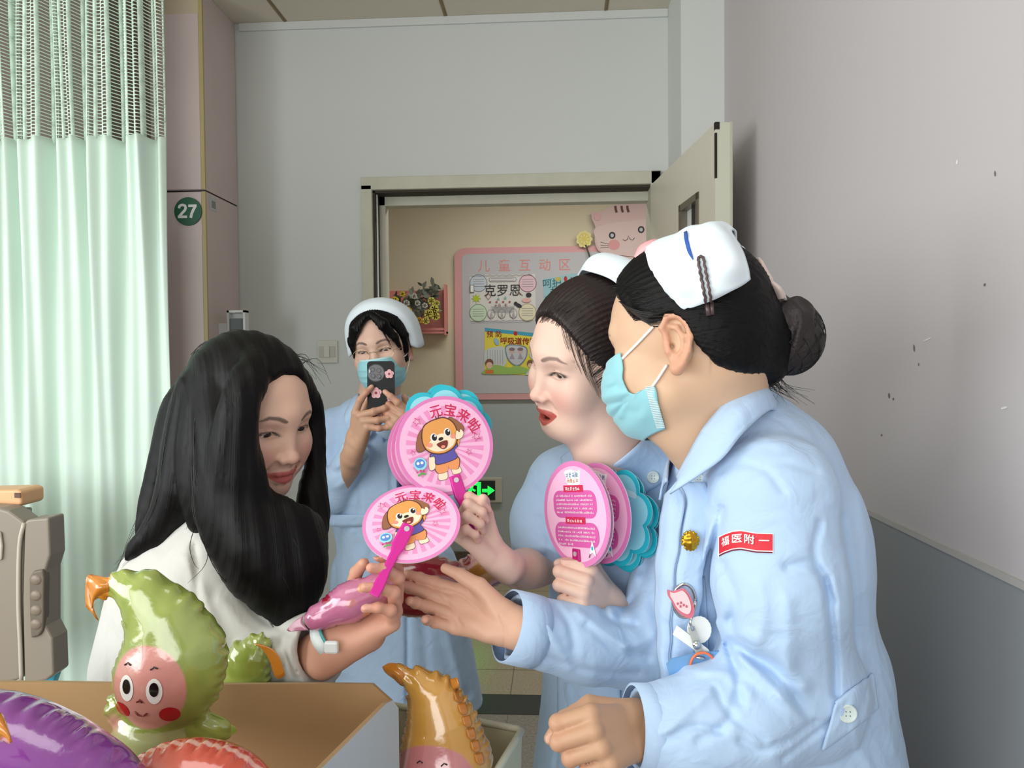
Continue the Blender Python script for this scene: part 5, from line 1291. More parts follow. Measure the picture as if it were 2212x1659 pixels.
    B = Fld(H.w(0, -.14, .0)-.07, H.w(0, -.14, .0)+.07, .004); B.ell(H.w(0, -.135, .0), (.04, .035, .04)); v2, f2 = B.get(); mesh('bun', v2, f2, hairbr, root, True, hc=v2*300)
    # cap
    rows = []
    for yb, zf, rs, sq in ((.000, .133, .084, .0), (-.018, .150, .090, .004), (-.045, .150, .088, .008), (-.075, .128, .076, .01)):
        rows.append([H.w(rs*math.sin(a), yb-.03*abs(math.sin(a)), zf-(zf-.055)*(1-math.cos(a))) for a in np.radians([-80, -55, -28, 0, 28, 55, 80])])
    patch('cap', rows, capm, root, 36, 20, .003)
    return root, H
N2, H2 = nurse_middle()
# ------------------------------------------------------------------ nurse with the phone, standing by the wall
def nurse_phone():
    D = 2.06
    root = empty('person', (P(830, 1300, 2.15)[0], 2.15, 0))
    tag(root, 'nurse in mask and glasses holding a black phone up before her chin', 'person')
    H = Head(frame(math.radians(-3), math.radians(8), math.radians(7)), (0, .080, 0), P(808, 759, D), 1.0)
    nb = P(812, 885, 2.17)
    F = head_field(H, .0022, slit=.0020, smile=.3, ears=(1, 1), neck=(nb, .06)); v, f = F.get(); base = (214, 178, 160)
    c = skin_col(H, v, base, lips=False, brow=(66, 52, 48), browa=.85, eyeliner=.9); parts = [(v, f, c)]; hv = (v, f)
    skc = (196, 154, 128)
    # hands on the phone
    W = P(768, 958, 1.945); K = P(780, 908, 1.905)
    hR = Hand(W, K, (-.40, -.90, .1), 'R', dict(f=[(2, 14, 26, 14), (-46, 22, 30, 20), (-58, 24, 30, 22), (-70, 26, 32, 22)], t=[(.55, .6, -.75), (.2, .9, -.6), (.1, 1, -.3)]), .98)
    A = Fld(P(730, 1080, 1.85)-V(.03, 0, .02), P(990, 840, 2.2)+V(.03, .02, .05), .0022); hR.add(A); hR.arm(A, P(722, 1075, 2.12), .033, .04)
    W2 = P(888, 956, 1.945); K2 = P(868, 908, 1.905)
    hL = Hand(W2, K2, (.40, -.90, .1), 'L', dict(f=[(-24, 16, 24, 14), (-34, 50, 60, 30), (-36, 56, 60, 30), (-40, 60, 60, 30)], t=[(.45, .7, -.8), (.2, .9, -.6), (.1, 1, -.3)]), .98)
    hL.add(A); hL.arm(A, P(965, 1060, 2.12), .033, .04)
    v, f = A.get(); c = np.tile(np.array(lin(skc)), (len(v), 1)); hR.col(v, c); hL.col(v, c); parts.append((v, f, c))
    A = Fld((-.72, 2.0, 0), (-.25, 2.4, 1.22), .009)
    hp = V(P(830, 1300, 2.17)[0], 2.2, .78); A.poly([V(hp[0], 2.2, 1.18), V(hp[0], 2.19, 1.0), hp], [.08, .08, .1], .02)
    for sx in (-.07, .07): A.poly([V(hp[0]+sx, 2.2, .75), V(hp[0]+sx, 2.2, .42), V(hp[0]+sx, 2.2, .08)], [.075, .05, .034], .02)
    v, f = A.get(); parts.append((v, f, np.tile(np.array(lin(base)), (len(v), 1))))
    V_, F_ = joinm([(a, b) for a, b, _ in parts]); mesh('body', V_, F_, skinm, root, True, col=np.concatenate([c for _, _, c in parts]))
    eyeballs(H, root, (0, -.3))
    for sx in (-.07, .07):
        S_ = Fld((hp[0]+sx-.06, 2.0, -.01), (hp[0]+sx+.06, 2.3, .13), .005); S_.cap(V(hp[0]+sx, 2.09, .035), V(hp[0]+sx, 2.22, .04), .036, .038, .01); S_.plane((0, 0, .002), (0, 0, -1)); v2, f2 = S_.get(); mesh('shoe', v2, f2, mat('shoe_white', (226, 226, 224), .5), root, True)
    # dress
    U = Fld((-.78, 1.86, .34), (-.08, 2.46, 1.34), .0042); fy = (V(0, 1, 0), .72)
    U.cap(P(770, 905, 2.16), P(880, 905, 2.16), .055, .055, .04)
    U.poly([P(828, 960, 2.17), P(830, 1040, 2.17), P(828, 1130, 2.19)], [.150, .148, .135], .03, 'u', fy)
    U.poly([P(828, 1130, 2.19), V(P(850, 1300, 2.17)[0], 2.2, .75), V(P(868, 1540, 2.17)[0], 2.2, .38)], [.140, .185, .235], .03, 'u', fy)
    S1 = twin(U); S1.poly([P(727, 925, 2.16), P(705, 1010, 2.15), P(722, 1062, 2.11)], [.060, .058, .058], .03); S1.poly([P(722, 1062, 2.11), P(765, 985, 2.03)], [.058, .042], .02); merge(U, S1, .012)
    S2 = twin(U); S2.poly([P(925, 920, 2.16), P(968, 1010, 2.14), P(965, 1055, 2.11)], [.060, .058, .056], .03); S2.poly([P(965, 1055, 2.11), P(905, 985, 2.03)], [.056, .042], .02); merge(U, S2, .012)
    U.cap(P(812, 820, 2.10), P(812, 905, 2.12), .06, .045, .004, 's')
    for c_, n_ in ((P(776, 962, 2.0), P(775, 940, 1.98)-P(722, 1062, 2.11)), (P(893, 962, 2.0), P(885, 940, 2.0)-P(965, 1055, 2.11))):
        n_ = nrm(n_); chop(U, c_, n_, .09); U.cap(c_+n_*.03, c_-n_*.03, .036, .033, .003, 's')
    U.disp(creases([([(880, 1200), (880, 1400), (880, 1659)], -.012, 5), ([(700, 1120), (820, 1128), (950, 1122)], -.006, 5), ([(735, 1140), (725, 1260), (715, 1350)], -.008, 9), ([(790, 1140), (785, 1250), (800, 1400)], .006, 12), ([(760, 1150), (770, 1300), (740, 1450)], .007, 12),
        ([(930, 1150), (950, 1300), (1000, 1480)], .007, 14), ([(910, 1200), (915, 1350), (925, 1500)], -.006, 12), ([(970, 1280), (1000, 1400), (1010, 1500)], -.006, 9), ([(760, 900), (775, 1000), (780, 1100)], -.004, 6), ([(700, 980), (720, 1020), (760, 1000)], -.006, 7), ([(700, 1010), (720, 1050), (750, 1040)], .005, 8),
        ([(735, 930), (745, 980), (730, 1010)], .004, 8), ([(850, 960), (845, 1030), (850, 1110)], -.004, 6)], (1.8, 2.22)))
    U.disp(lambda p: -.003*sharp(p, 12, 24)+.0014*wav(p, 25, 38, 6)+.0008*wav(p, 28, 90, 6), .03)
    U.fun((-.8, 1.8, .32), (0, 2.5, .42), lambda X, Y, Z: Z-.395+0*X+0*Y, 0, 's')
    v, f = U.get(); mesh('uniform', v, f, uni, root, True); S = Surf((v, f))
    patch('collar', [[P(775, 850, 2.13), P(772, 868, 2.07), P(790, 905, 2.055), P(808, 935, 2.055)], [P(764, 858, 2.13), P(758, 885, 2.05), P(770, 920, 2.04), P(790, 950, 2.045)], [P(754, 872, 2.14), P(744, 900, 2.05), P(754, 935, 2.045), P(778, 955, 2.05)]], uni, root, 20, 8, .003)
    patch('collar', [[P(845, 850, 2.13), P(850, 868, 2.07), P(832, 905, 2.055), P(812, 935, 2.055)], [P(858, 858, 2.13), P(868, 885, 2.05), P(856, 920, 2.04), P(836, 950, 2.045)], [P(868, 872, 2.14), P(882, 900, 2.05), P(874, 935, 2.045), P(850, 955, 2.05)]], uni, root, 20, 8, .003)
    patch('waistband', [[S.at(x, 1112, .004, 2.1) for x in (712, 770, 830, 890, 942)], [S.at(x, 1118, .007, 2.1) for x in (712, 770, 830, 890, 942)], [S.at(x, 1138, .004, 2.1) for x in (712, 770, 830, 890, 942)]], uni, root, 30, 6, .002)
    nv = mat('navy_card', (36, 46, 92), .5)
    patch('pocket_card', [[S.at(x, 1028, .006, 2.1) for x in (857, 880, 902)], [S.at(x, 1052, .008, 2.1) for x in (857, 880, 902)], [S.at(x, 1066, .006, 2.1) for x in (857, 880, 902)]], nv, root, 8, 8, .002)
    # hair with a centre parting and long side fringe
    line = [(.12, .11), (.083, .095), (.060, .070), (.045, .040), (.020, .018), (0, .01), (-.03, -.03), (-.06, -.06), (-.15, -.085)]
    Hf = hair_field(H, .003, line, .009, lambda a, b: np.where(b > .03, .012*(1-np.minimum(1, (a/.02)**2)), 0.))
    for sg in (-1, 1):
        Hf.poly([H.w(sg*.008, .070, .100), H.w(sg*.040, .082, .072), H.w(sg*.060, .066, .030), H.w(sg*.068, .050, -.006)], [.010, .012, .010, .004], .008)
        Hf.poly([H.w(sg*.010, .076, .094), H.w(sg*.034, .087, .062), H.w(sg*.052, .077, .030)], [.007, .007, .002], .006)
        Hf.poly([H.w(sg*.050, .03, .07), H.w(sg*.072, .025, .03), H.w(sg*.073, .02, -.015)], [.022, .014, .008], .01)
    Hf.disp(lambda p: .0012*np.sin(H.l(p)[:, 0]*900+2*wav(p, 4, 40)))
    v2, f2 = Hf.get(); hr = mesh('hair', v2, f2, hairb, root, True, hc=H.l(v2)*np.array([260, 30, 20])); SH = Surf((v2, f2), hv)
    rn = random.Random(2); L = []
    for sg in (-1, 1):
        for k in range(40):
            t = rn.random(); L.append([H.w(sg*(.008+.02*t), .083, .094-.01*t), H.w(sg*(.030+.02*t), .090-.008*t, .062), H.w(sg*(.046+.018*t), .080-.015*t, .030-.03*rn.random())])
    strands('loose_hairs', L, .0006, hairs_b, hr)
    rows = []
    for yb, zt, rx, zs in ((.046, .110, .086, -.004), (.030, .130, .102, -.014), (-.010, .140, .108, -.012), (-.050, .125, .100, .0)):
        rows.append([H.w(rx*math.sin(a)**1 if abs(a) < 9 else 0, yb-.045*(1-math.cos(a))*.8, zs+(zt-zs)*max(0, math.cos(a))**.62 if math.cos(a) > .0001 else zs) for a in np.radians([-90, -72, -50, -25, 0, 25, 50, 72, 90])])
    patch('cap', rows, capm, root, 48, 20, .004)
    # glasses
    gl = MB()
    for sg in (-1, 1):
        pts = [H.w(sg*.034+.0235*math.cos(t), .094-.10*max(0, sg*(sg*.034+.0235*math.cos(t))-.03)**1.0*.6, -.006+.0165*math.sin(t)) for t in np.linspace(0, 2*PI, 25)]
        gl.tube(pts, .0006, 5); gl.tube([H.w(sg*.057, .091, -.002), H.w(sg*.070, .06, -.002), H.w(sg*.076, .0, -.004)], .0008, 5)
    gl.tube([H.w(-.0105, .095, -.002), H.w(0, .0975, .001), H.w(.0105, .095, -.002)], .0008, 5)
    gl.build('glasses_frame', mat('gold_wire', (206, 186, 150), .2, 1.0), root, True)
    # mask
    rows = []
    for z, y0, xw, ye in ((-.018, .106, .050, .062), (-.032, .118, .062, .045), (-.052, .121, .066, .036), (-.072, .117, .066, .032), (-.092, .107, .060, .032), (-.108, .092, .044, .040)):
        rows.append([H.w(xw*math.sin(a)*1.0, ye+(y0-ye)*math.cos(a)**1.2 if math.cos(a) > 0.001 else ye, z) for a in np.radians([-90, -65, -40, -18, 0, 18, 40, 65, 90])])
    def mf(G):
        for zc in (-.045, -.062, -.078):
            l = H.l(G.reshape(-1, 3)); G += (H.R[:, 1]*.0022)*np.exp(-((l[:, 2]-zc)/.003)**2).reshape(G.shape[:2])[..., None]
        return G
    mk = patch('face_mask', rows, maskm, root, 40, 40, .0012, mf)
    patch('mask_top_band', [[p_-V(0, .002, 0) for p_ in rows[0]], [H.w(*(H.l(p_)+np.array([0, .004, -.009])))-V(0, .002, 0) for p_ in rows[0]]], mat('mask_pale', (196, 226, 232), .7), mk, 30, 4, .0008)
    for sg in (-1, 1):
        for z in (-.03, -.088): tube('ear_loop', catmull([H.w(sg*.060, .046, z), H.w(sg*.070, .02, z*.6-.01), H.w(sg*.075, -.004, -.012 if z > -.05 else -.035)], 10), .0014, mat('elastic_white', (240, 240, 238), .6), mk, 6)
    # phone: a thing of its own, held in both hands
    c0 = P(824, 845, 1.925); ph = empty('mobile_phone', c0); tag(ph, 'black mobile phone with pink flower stickers held up by the nurse at the back', 'phone')
    U_, V__ = nrm(V(1, .05, 0)), nrm(V(-.02, .10, 1)); hw, hh = .0345, .076
    ar = Art(); ar.rrect(-hw, -hh, hw, hh, .009, hairb); n = len(ar.v); nz = nrm(np.cross(U_, V__))
    vs = [c0+U_*x+V__*y-nz*.0 for x, y, z in ar.v]+[c0+U_*x+V__*y+nz*.009 for x, y, z in ar.v]
    mesh('case', vs, [tuple(range(2*n-1, n-1, -1))[::-1], tuple(range(n))[::-1]]+[(i, (i+1) % n, n+(i+1) % n, n+i) for i in range(n)], mat('phone_case', (12, 15, 17), .45, spec=.3), ph)
    A = Art(.0004); l1 = mat('lens_ring', (44, 46, 52), .2, .6); l2 = mat('lens_glass', (8, 8, 14), .05)
    A.disc((-.012, .046), .0225, .0225, l1, n=36); A.disc((-.012, .046), .0205, .0205, l2, n=36)
    for x, y in ((-.020, .054), (-.004, .052), (-.019, .038), (-.004, .037)): A.disc((x, y), .006, .006, l1); A.disc((x, y), .0045, .0045, l2)
    A.disc((-.027, .050), .0022, .005, mat('flash', (170, 172, 176), .2))
    A.build('camera_bump', c0+nz*.009, U_, V__, ph)
    fp = mat('flower_sticker', (228, 176, 182), .5); fr_ = mat('flower_core', (150, 40, 60), .5)
    for x, y, r in ((.022, .043, .012), (-.012, -.005, .0145), (.024, -.020, .009), (-.004, -.055, .010)):
        A = Art(.0003)
        for k in range(5): A.disc((x+r*.55*math.cos(k*2*PI/5+.3), y+r*.55*math.sin(k*2*PI/5+.3)), r*.45, r*.45, fp)
        A.disc((x, y), r*.6, r*.6, fp); A.disc((x, y), r*.25, r*.25, fr_); A.build('flower_sticker', c0+nz*.009, U_, V__, ph)
    return root
N1 = nurse_phone()
# ------------------------------------------------------------------ long-haired person in white on the left
def patient():
    root = empty('person', (P(470, 1480, 1.15)[0], 1.15, 0))
    tag(root, 'person with long black hair in a loose white shirt holding a pink balloon', 'person')
    H = Head(frame(math.radians(62), math.radians(16), math.radians(4)), (0, 0, 0), P(542, 898, 1.13), 1.0)
    nb = P(480, 1085, 1.17)
    F = head_field(H, .0017, slit=.0036, mouth=.0, smile=.8, ears=(1, 1), neck=(nb, .058)); v, f = F.get(); base = (224, 186, 164)
    c = skin_col(H, v, base, lip=(196, 104, 98), brow=(58, 46, 42), browa=.8, smile=.8); parts = [(v, f, c)]; hv = (v, f)
    # near arm and the hand that carries the pink balloon and a fan handle
    W = P(752, 1385, .985); K = P(820, 1335, .985)
    hR = Hand(W, K, (.28, .62, -.74), 'L', dict(f=[(6, 40, 40, 24), (2, 50, 44, 26), (-3, 58, 46, 28), (-8, 62, 50, 30)], t=[(.7, .55, -.55), (.1, .8, -.6), (-.3, .8, -.5)]), .92)
    A = Fld(P(600, 1560, .85)-V(.03, .0, .02), P(900, 1190, 1.12)+V(.02, .02, .03), .0017); hR.add(A); hR.arm(A, P(610, 1460, 1.06), .030, .036)
    A.cap(P(715, 1385, .985), P(800, 1372, .985), .026, .020, .015)
    v, f = A.get(); c = np.tile(np.array(lin((208, 156, 132))), (len(v), 1)); hR.col(v, c); parts.append((v, f, c))
    A = Fld((-.72, 1.0, 0), (-.3, 1.36, 1.2), .009); hp = V(P(460, 1500, 1.17)[0], 1.19, .74)
    A.poly([P(460, 1180, 1.18), P(450, 1400, 1.19), hp], [.08, .08, .1], .02)
    for sy in (-.07, .07): A.poly([V(hp[0], 1.19+sy, .70), V(hp[0], 1.19+sy, .42), V(hp[0], 1.19+sy, .08)], [.075, .05, .034], .02)
    v, f = A.get(); parts.append((v, f, np.tile(np.array(lin(base)), (len(v), 1))))
    V_, F_ = joinm([(a, b) for a, b, _ in parts]); mesh('body', V_, F_, skinm, root, True, col=np.concatenate([c for _, _, c in parts]))
    eyeballs(H, root, (0, -.2))
    for sy in (-.07, .07):
        S_ = Fld((hp[0]-.09, 1.19+sy-.06, -.01), (hp[0]+.2, 1.19+sy+.06, .13), .005); S_.cap(V(hp[0]-.02, 1.19+sy, .04), V(hp[0]+.11, 1.19+sy, .035), .038, .036, .01); S_.plane((0, 0, .002), (0, 0, -1)); v2, f2 = S_.get(); mesh('shoe', v2, f2, mat('slipper', (150, 170, 190), .6), root, True)
    shm = mat('shirt_white', (200, 199, 194), .85, bump=.2, bscale=800, bdist=.0003, sheen=.1, fold=(16, .5, .006))
    U = Fld((-.86, .82, .60), (-.24, 1.44, 1.24), .0034)
    U.poly([P(460, 1200, 1.17), P(440, 1310, 1.18), P(420, 1440, 1.19)], [.078, .115, .13], .05); U.cap(P(420, 1440, 1.19), P(420, 1700, 1.19), .13, .14, .03)
    U.cap(P(480, 1110, 1.16), P(440, 1230, 1.15), .055, .08, .04); U.cap(P(365, 1270, 1.17), P(335, 1430, 1.19), .075, .085, .05)
    S1 = twin(U); S1.poly([P(432, 1262, 1.09), P(475, 1360, 1.08), P(560, 1430, 1.075)], [.060, .064, .068], .03); S1.poly([P(560, 1430, 1.075), P(650, 1412, 1.045), P(682, 1402, 1.015)], [.068, .056, .050], .02)
    S1.cap(P(560, 1440, 1.075), P(600, 1530, 1.075), .055, .05, .03); merge(U, S1, .02)
    U.cap(P(480, 1200, 1.1), P(560, 1330, 1.1), .06, .07, .04); U.cap(P(560, 1330, 1.1), P(610, 1480, 1.1), .065, .075, .04)
    U.disp(creases([([(420, 1180), (425, 1260), (430, 1330)], -.006, 8), ([(400, 1210), (440, 1290), (475, 1390)], .005, 14), ([(500, 1250), (560, 1330), (650, 1380)], -.004, 10), ([(480, 1300), (540, 1370), (640, 1420)], .004, 16),
        ([(600, 1380), (615, 1430), (610, 1480)], -.004, 8), ([(640, 1380), (650, 1430), (655, 1480)], .004, 8), ([(330, 1200), (300, 1300), (290, 1450)], .003, 16), ([(430, 1330), (450, 1420), (455, 1490)], -.005, 9), ([(520, 1390), (530, 1440), (540, 1490)], .003, 10), ([(260, 1230), (240, 1330), (235, 1480)], -.003, 9)], (.8, 1.3)))
    U.disp(lambda p: -.003*sharp(p, 31, 22)+.0012*wav(p, 35, 36, 6)+.0006*wav(p, 38, 100, 6))
    n_ = nrm(P(700, 1400, 1.0)-P(610, 1412, 1.03)); chop(U, P(690, 1400, 1.01), n_, .12); U.cap(P(690, 1400, 1.01)+n_*.02, P(690, 1400, 1.01)-n_*.012, .043, .036, .003, 's')
    U.cap(P(500, 1030, 1.15), P(485, 1120, 1.16), .08, .055, .004, 's')
    v, f = U.get(); mesh('shirt', v, f, shm, root, True); SU = Surf((v, f))
    # wrist band
    c0 = P(708, 1378, .985); ax = nrm(hR.y+V(.15, 0, .1))
    wb = ring('wrist_band', c0, ax, .0285, .016, .0014, mat('band_white', (224, 236, 234), .4), root, .85)
    ring('band_edge', c0+ax*.008, ax, .0288, .0035, .0016, mat('band_teal', (70, 160, 160), .4), wb, .85)
    MB().box(P(716, 1398, .945)-V(.009, .004, .008), P(716, 1398, .945)+V(.009, .004, .008)).build('band_clasp', mat('clasp', (220, 224, 222), .3), wb, False, .003)
    # hair: cap plus long locks falling to the waist
    line = [(.12, .115), (.086, .098), (.066, .074), (.054, .046), (.048, .010), (.044, -.03), (.044, -.3)]
    Hf = hair_field(H, .0030, [(y, z) for y, z in line], .008, lambda a, b: np.where(b > .03, .010*(1-np.minimum(1, (a/.03)**2)), 0.))
    lo = np.minimum(Hf.lo, P(240, 1400, .95)-V(.02, 0, 0)); hi = np.maximum(Hf.lo+Hf.n*Hf.h, P(760, 700, 1.3))
    o_ = np.ceil((Hf.lo-lo)/Hf.h).astype(int); G = Fld(Hf.lo-o_*Hf.h, hi, Hf.h); G.f[tuple(slice(a, a+n) for a, n in zip(o_, Hf.n))] = Hf.f
    L = []
    def lock(pts, rs, k=.012): G.poly([P(*p_) for p_ in catmull(pts, 3*len(pts))], np.interp(np.linspace(0, 1, 3*len(pts)), np.linspace(0, 1, len(rs)), rs), k); L.append((pts, rs))
    # back fall
    lock([(470, 820, 1.16), (412, 900, 1.17), (378, 1010, 1.17), (330, 1120, 1.16), (256, 1212, 1.15)], [.045, .043, .038, .026, .008])
    lock([(440, 850, 1.12), (415, 960, 1.12), (395, 1060, 1.11), (345, 1145, 1.11), (280, 1200, 1.11)], [.04, .04, .036, .024, .008])
    lock([(470, 800, 1.22), (430, 920, 1.22), (400, 1020, 1.21), (335, 1120, 1.2)], [.045, .045, .035, .012])
    lock([(480, 850, 1.10), (460, 960, 1.09), (450, 1060, 1.08), (440, 1130, 1.075)], [.045, .045, .038, .018])
    # front curtain over the near shoulder
    lock([(480, 830, 1.09), (482, 930, 1.055), (505, 1060, 1.04), (560, 1200, 1.03), (612, 1335, 1.03)], [.03, .034, .042, .046, .012])
    lock([(480, 1000, 1.06), (500, 1100, 1.05), (550, 1230, 1.04), (628, 1345, 1.035)], [.036, .046, .04, .010])
    lock([(520, 1070, 1.06), (570, 1150, 1.05), (610, 1250, 1.04), (640, 1340, 1.035)], [.03, .05, .04, .010])
    lock([(560, 1090, 1.08), (610, 1140, 1.06), (650, 1230, 1.05), (650, 1325, 1.04)], [.03, .045, .034, .010])
    lock([(600, 1110, 1.10), (645, 1150, 1.08), (660, 1220, 1.06), (664, 1290, 1.05)], [.025, .034, .026, .010])
    # far side strand framing the face, falling in front of the chest
    lock([(600, 790, 1.13), (655, 840, 1.17), (678, 900, 1.20), (680, 1000, 1.19), (674, 1100, 1.16), (668, 1200, 1.12), (664, 1270, 1.08)], [.020, .016, .013, .014, .024, .024, .005])
    lock([(555, 775, 1.09), (540, 815, 1.04), (520, 870, 1.02), (508, 960, 1.02), (520, 1060, 1.03)], [.018, .022, .022, .028, .034])
    def hdir(p):
        q = proj(p); x = q[:, 0]-(560-.55*np.maximum(0, 1-0))*0
        s_ = (q[:, 0]-540)/(1+np.maximum(0, (q[:, 1]-760))/900.0)
        return s_
    G.disp(lambda p: .0009*np.sin(hdir(p)*.17+3*wav(p, 4, 20)+p[:, 1]*90)+.0005*np.sin(hdir(p)*.6+2*wav(p, 7, 20)+p[:, 1]*300))
    G.cap(H.w(.0, .10, -.02), H.w(.0, .115, -.075), .042, .042, .006, 's')
    v2, f2 = G.get(); q = proj(v2); hc = np.stack([hdir(v2)*.55+v2[:, 1]*160, v2[:, 2]*9, v2[:, 1]*9], 1)
    hr = mesh('hair', v2, f2, hairb, root, True, hc=hc)
    rn = random.Random(21); S_ = []
    for k in range(190):
        pts, rs = L[rn.randrange(len(L))]; a = catmull(pts, 7); ox, oy, oz = rn.uniform(-1, 1), rn.uniform(-1, .2), rn.uniform(-1, 1)
        rr = np.interp(np.linspace(0, 1, 7), np.linspace(0, 1, len(rs)), rs); o = []
        for i, p_ in enumerate(a): o.append(P(*p_)+V(ox*rr[i]*.9+.004*rn.uniform(-1, 1), oy*rr[i], 0))
        o[-1] = o[-1]+V(rn.uniform(-.010, .012), 0, -rn.uniform(.0, .022)); S_.append(o)
    for k in range(34):
        x0 = rn.uniform(430, 660); y0 = 726+(max(0, x0-500)/150)**1.6*60+max(0, 490-x0)*.45
        S_.append([P(x0-20, y0+14, 1.13), P(x0, y0-rn.uniform(0, 14), 1.13), P(x0+rn.uniform(10, 40), y0-rn.uniform(4, 22)+10, 1.13), P(x0+rn.uniform(40, 70), y0+rn.uniform(10, 50), 1.13)])
    for k in range(12):
        x0 = rn.uniform(380, 440); S_.append([P(x0+30, 780, 1.14), P(x0, 830, 1.13), P(x0-rn.uniform(0, 20), 900, 1.13)])
    S_ += [[P(428, 1140, 1.05), P(448, 1190, 1.0), P(440, 1225, .99), P(405, 1260, .985)], [P(420, 1140, 1.05), P(410, 1180, 1.0), P(418, 1215, .99), P(430, 1230, .985)]]
    strands('loose_hairs', S_, .00055, hairs_b, hr)
    return root, hR
N0, hN0 = patient()
# ------------------------------------------------------------------ hand fans
pk = mat('fan_pink', (238, 160, 205), .35, coat=.2); pk2 = mat('fan_pink_pale', (250, 190, 224), .35, coat=.2); pk3 = mat('fan_rays', (240, 150, 200), .35, coat=.2)
rim = mat('fan_rim_pink', (226, 130, 190), .4); whitee = mat('fan_edge', (236, 222, 232), .5)
cy1 = mat('fan_cyan', (34, 186, 204), .4); cy2 = mat('fan_cyan_pale', (150, 224, 236), .4); cy3 = mat('fan_cyan_edge', (190, 236, 240), .5)
mag = mat('handle_magenta', (232, 36, 168), .18, trans=.2, coat=.3); magd = mat('handle_dark', (190, 10, 118), .25, trans=.1)
rivet = mat('rivet', (225, 222, 224), .2, .6)
dbr = mat('dog_tan', (232, 160, 84), .5); dcr = mat('dog_cream', (250, 232, 200), .5); dea = mat('dog_ear', (150, 96, 66), .5); dkl = mat('dog_line', (92, 48, 34), .5)
dpu = mat('dog_shirt', (92, 84, 168), .5); dor = mat('dog_shorts', (238, 156, 96), .5); dbl = mat('dog_black', (30, 22, 20), .4); dpk = mat('dog_blush', (242, 150, 130), .5); dre = mat('dog_mouth', (120, 40, 30), .5); crim = mat('fan_crimson', (206, 34, 84), .5)
def puppy(A, r):
    """plain cartoon puppy waving one paw; units of the fan radius"""
    S = lambda l: [(x*r, y*r) for x, y in l]
    def blob(l, m, o=.03):
        c = np.mean(np.array(l), 0); A.poly(S([(c[0]+(x-c[0])*(1+o*2.2), c[1]+(y-c[1])*(1+o*2.2)) for x, y in l]), dkl, True); A.poly(S(l), m, True)
    blob([(-.22, -.50), (-.08, -.50), (-.08, -.68), (-.26, -.68)], dcr); blob([(.06, -.46), (.18, -.44), (.24, -.60), (.06, -.62)], dcr)
    blob([(-.26, -.34), (.20, -.28), (.18, -.52), (.00, -.50), (-.02, -.44), (-.06, -.54), (-.26, -.54)], dor)
    blob([(-.38, -.16), (-.28, -.14), (-.30, -.42), (-.42, -.44)], dcr); blob([(.14, .0), (.26, .14), (.34, .12), (.26, -.06)], dbr, .02)
    blob([(-.26, -.06), (-.02, .0), (.20, .06), (.24, -.06), (.16, -.14), (.18, -.30), (-.24, -.36), (-.26, -.2), (-.36, -.18)], dpu)
    blob([(-.42, .40), (-.54, .30), (-.62, .06), (-.58, -.04), (-.44, .0), (-.38, .2)], dea); blob([(.18, .56), (.30, .50), (.44, .34), (.42, .24), (.28, .26), (.14, .42)], dea)
    blob([(-.46, .22), (-.38, .46), (-.14, .56), (.08, .56), (.24, .42), (.28, .18), (.18, -.04), (-.04, -.14), (-.26, -.12), (-.42, .0)], dbr)
    A.poly(S([(-.40, .04), (-.26, .18), (-.06, .26), (.10, .20), (.24, .16), (.16, -.02), (-.04, -.10), (-.24, -.09), (-.38, .0)]), dcr, True)
    for x, y in ((-.22, .20), (.08, .26)):
        A.disc((x*r, y*r), .075*r, .09*r, wht); A.disc(((x+.01)*r, y*r), .055*r, .07*r, dbl); A.disc(((x+.03)*r, (y+.03)*r), .018*r, .022*r, wht)
    A.disc((-.08*r, .15*r), .055*r, .035*r, dbl, rot=.2); A.poly(S([(-.18, .06), (.04, .10), (.03, -.02), (-.05, -.07), (-.13, -.03)]), dre, True); A.disc((-.06*r, -.02*r), .045*r, .03*r, dpk)
    for x, y in ((-.34, .06), (.19, .16)): A.disc((x*r, y*r), .06*r, .045*r, dpk)
    blob([(.24, .10), (.28, .26), (.34, .22), (.37, .28), (.42, .20), (.36, .10)], dcr, .02)
    A.line(S([(-.10, .56), (-.12, .64)]), .02*r, dkl); A.line(S([(-.06, .57), (-.04, .65), (.0, .62)]), .02*r, dkl)
def star(A, x, y, r, m, a0=0):
    p = [(x+(r if k % 2 == 0 else r*.42)*math.cos(a0+PI/2+k*PI/5), y+(r if k % 2 == 0 else r*.42)*math.sin(a0+PI/2+k*PI/5)) for k in range(10)]
    A.line(p+[p[0]], r*.16, m)
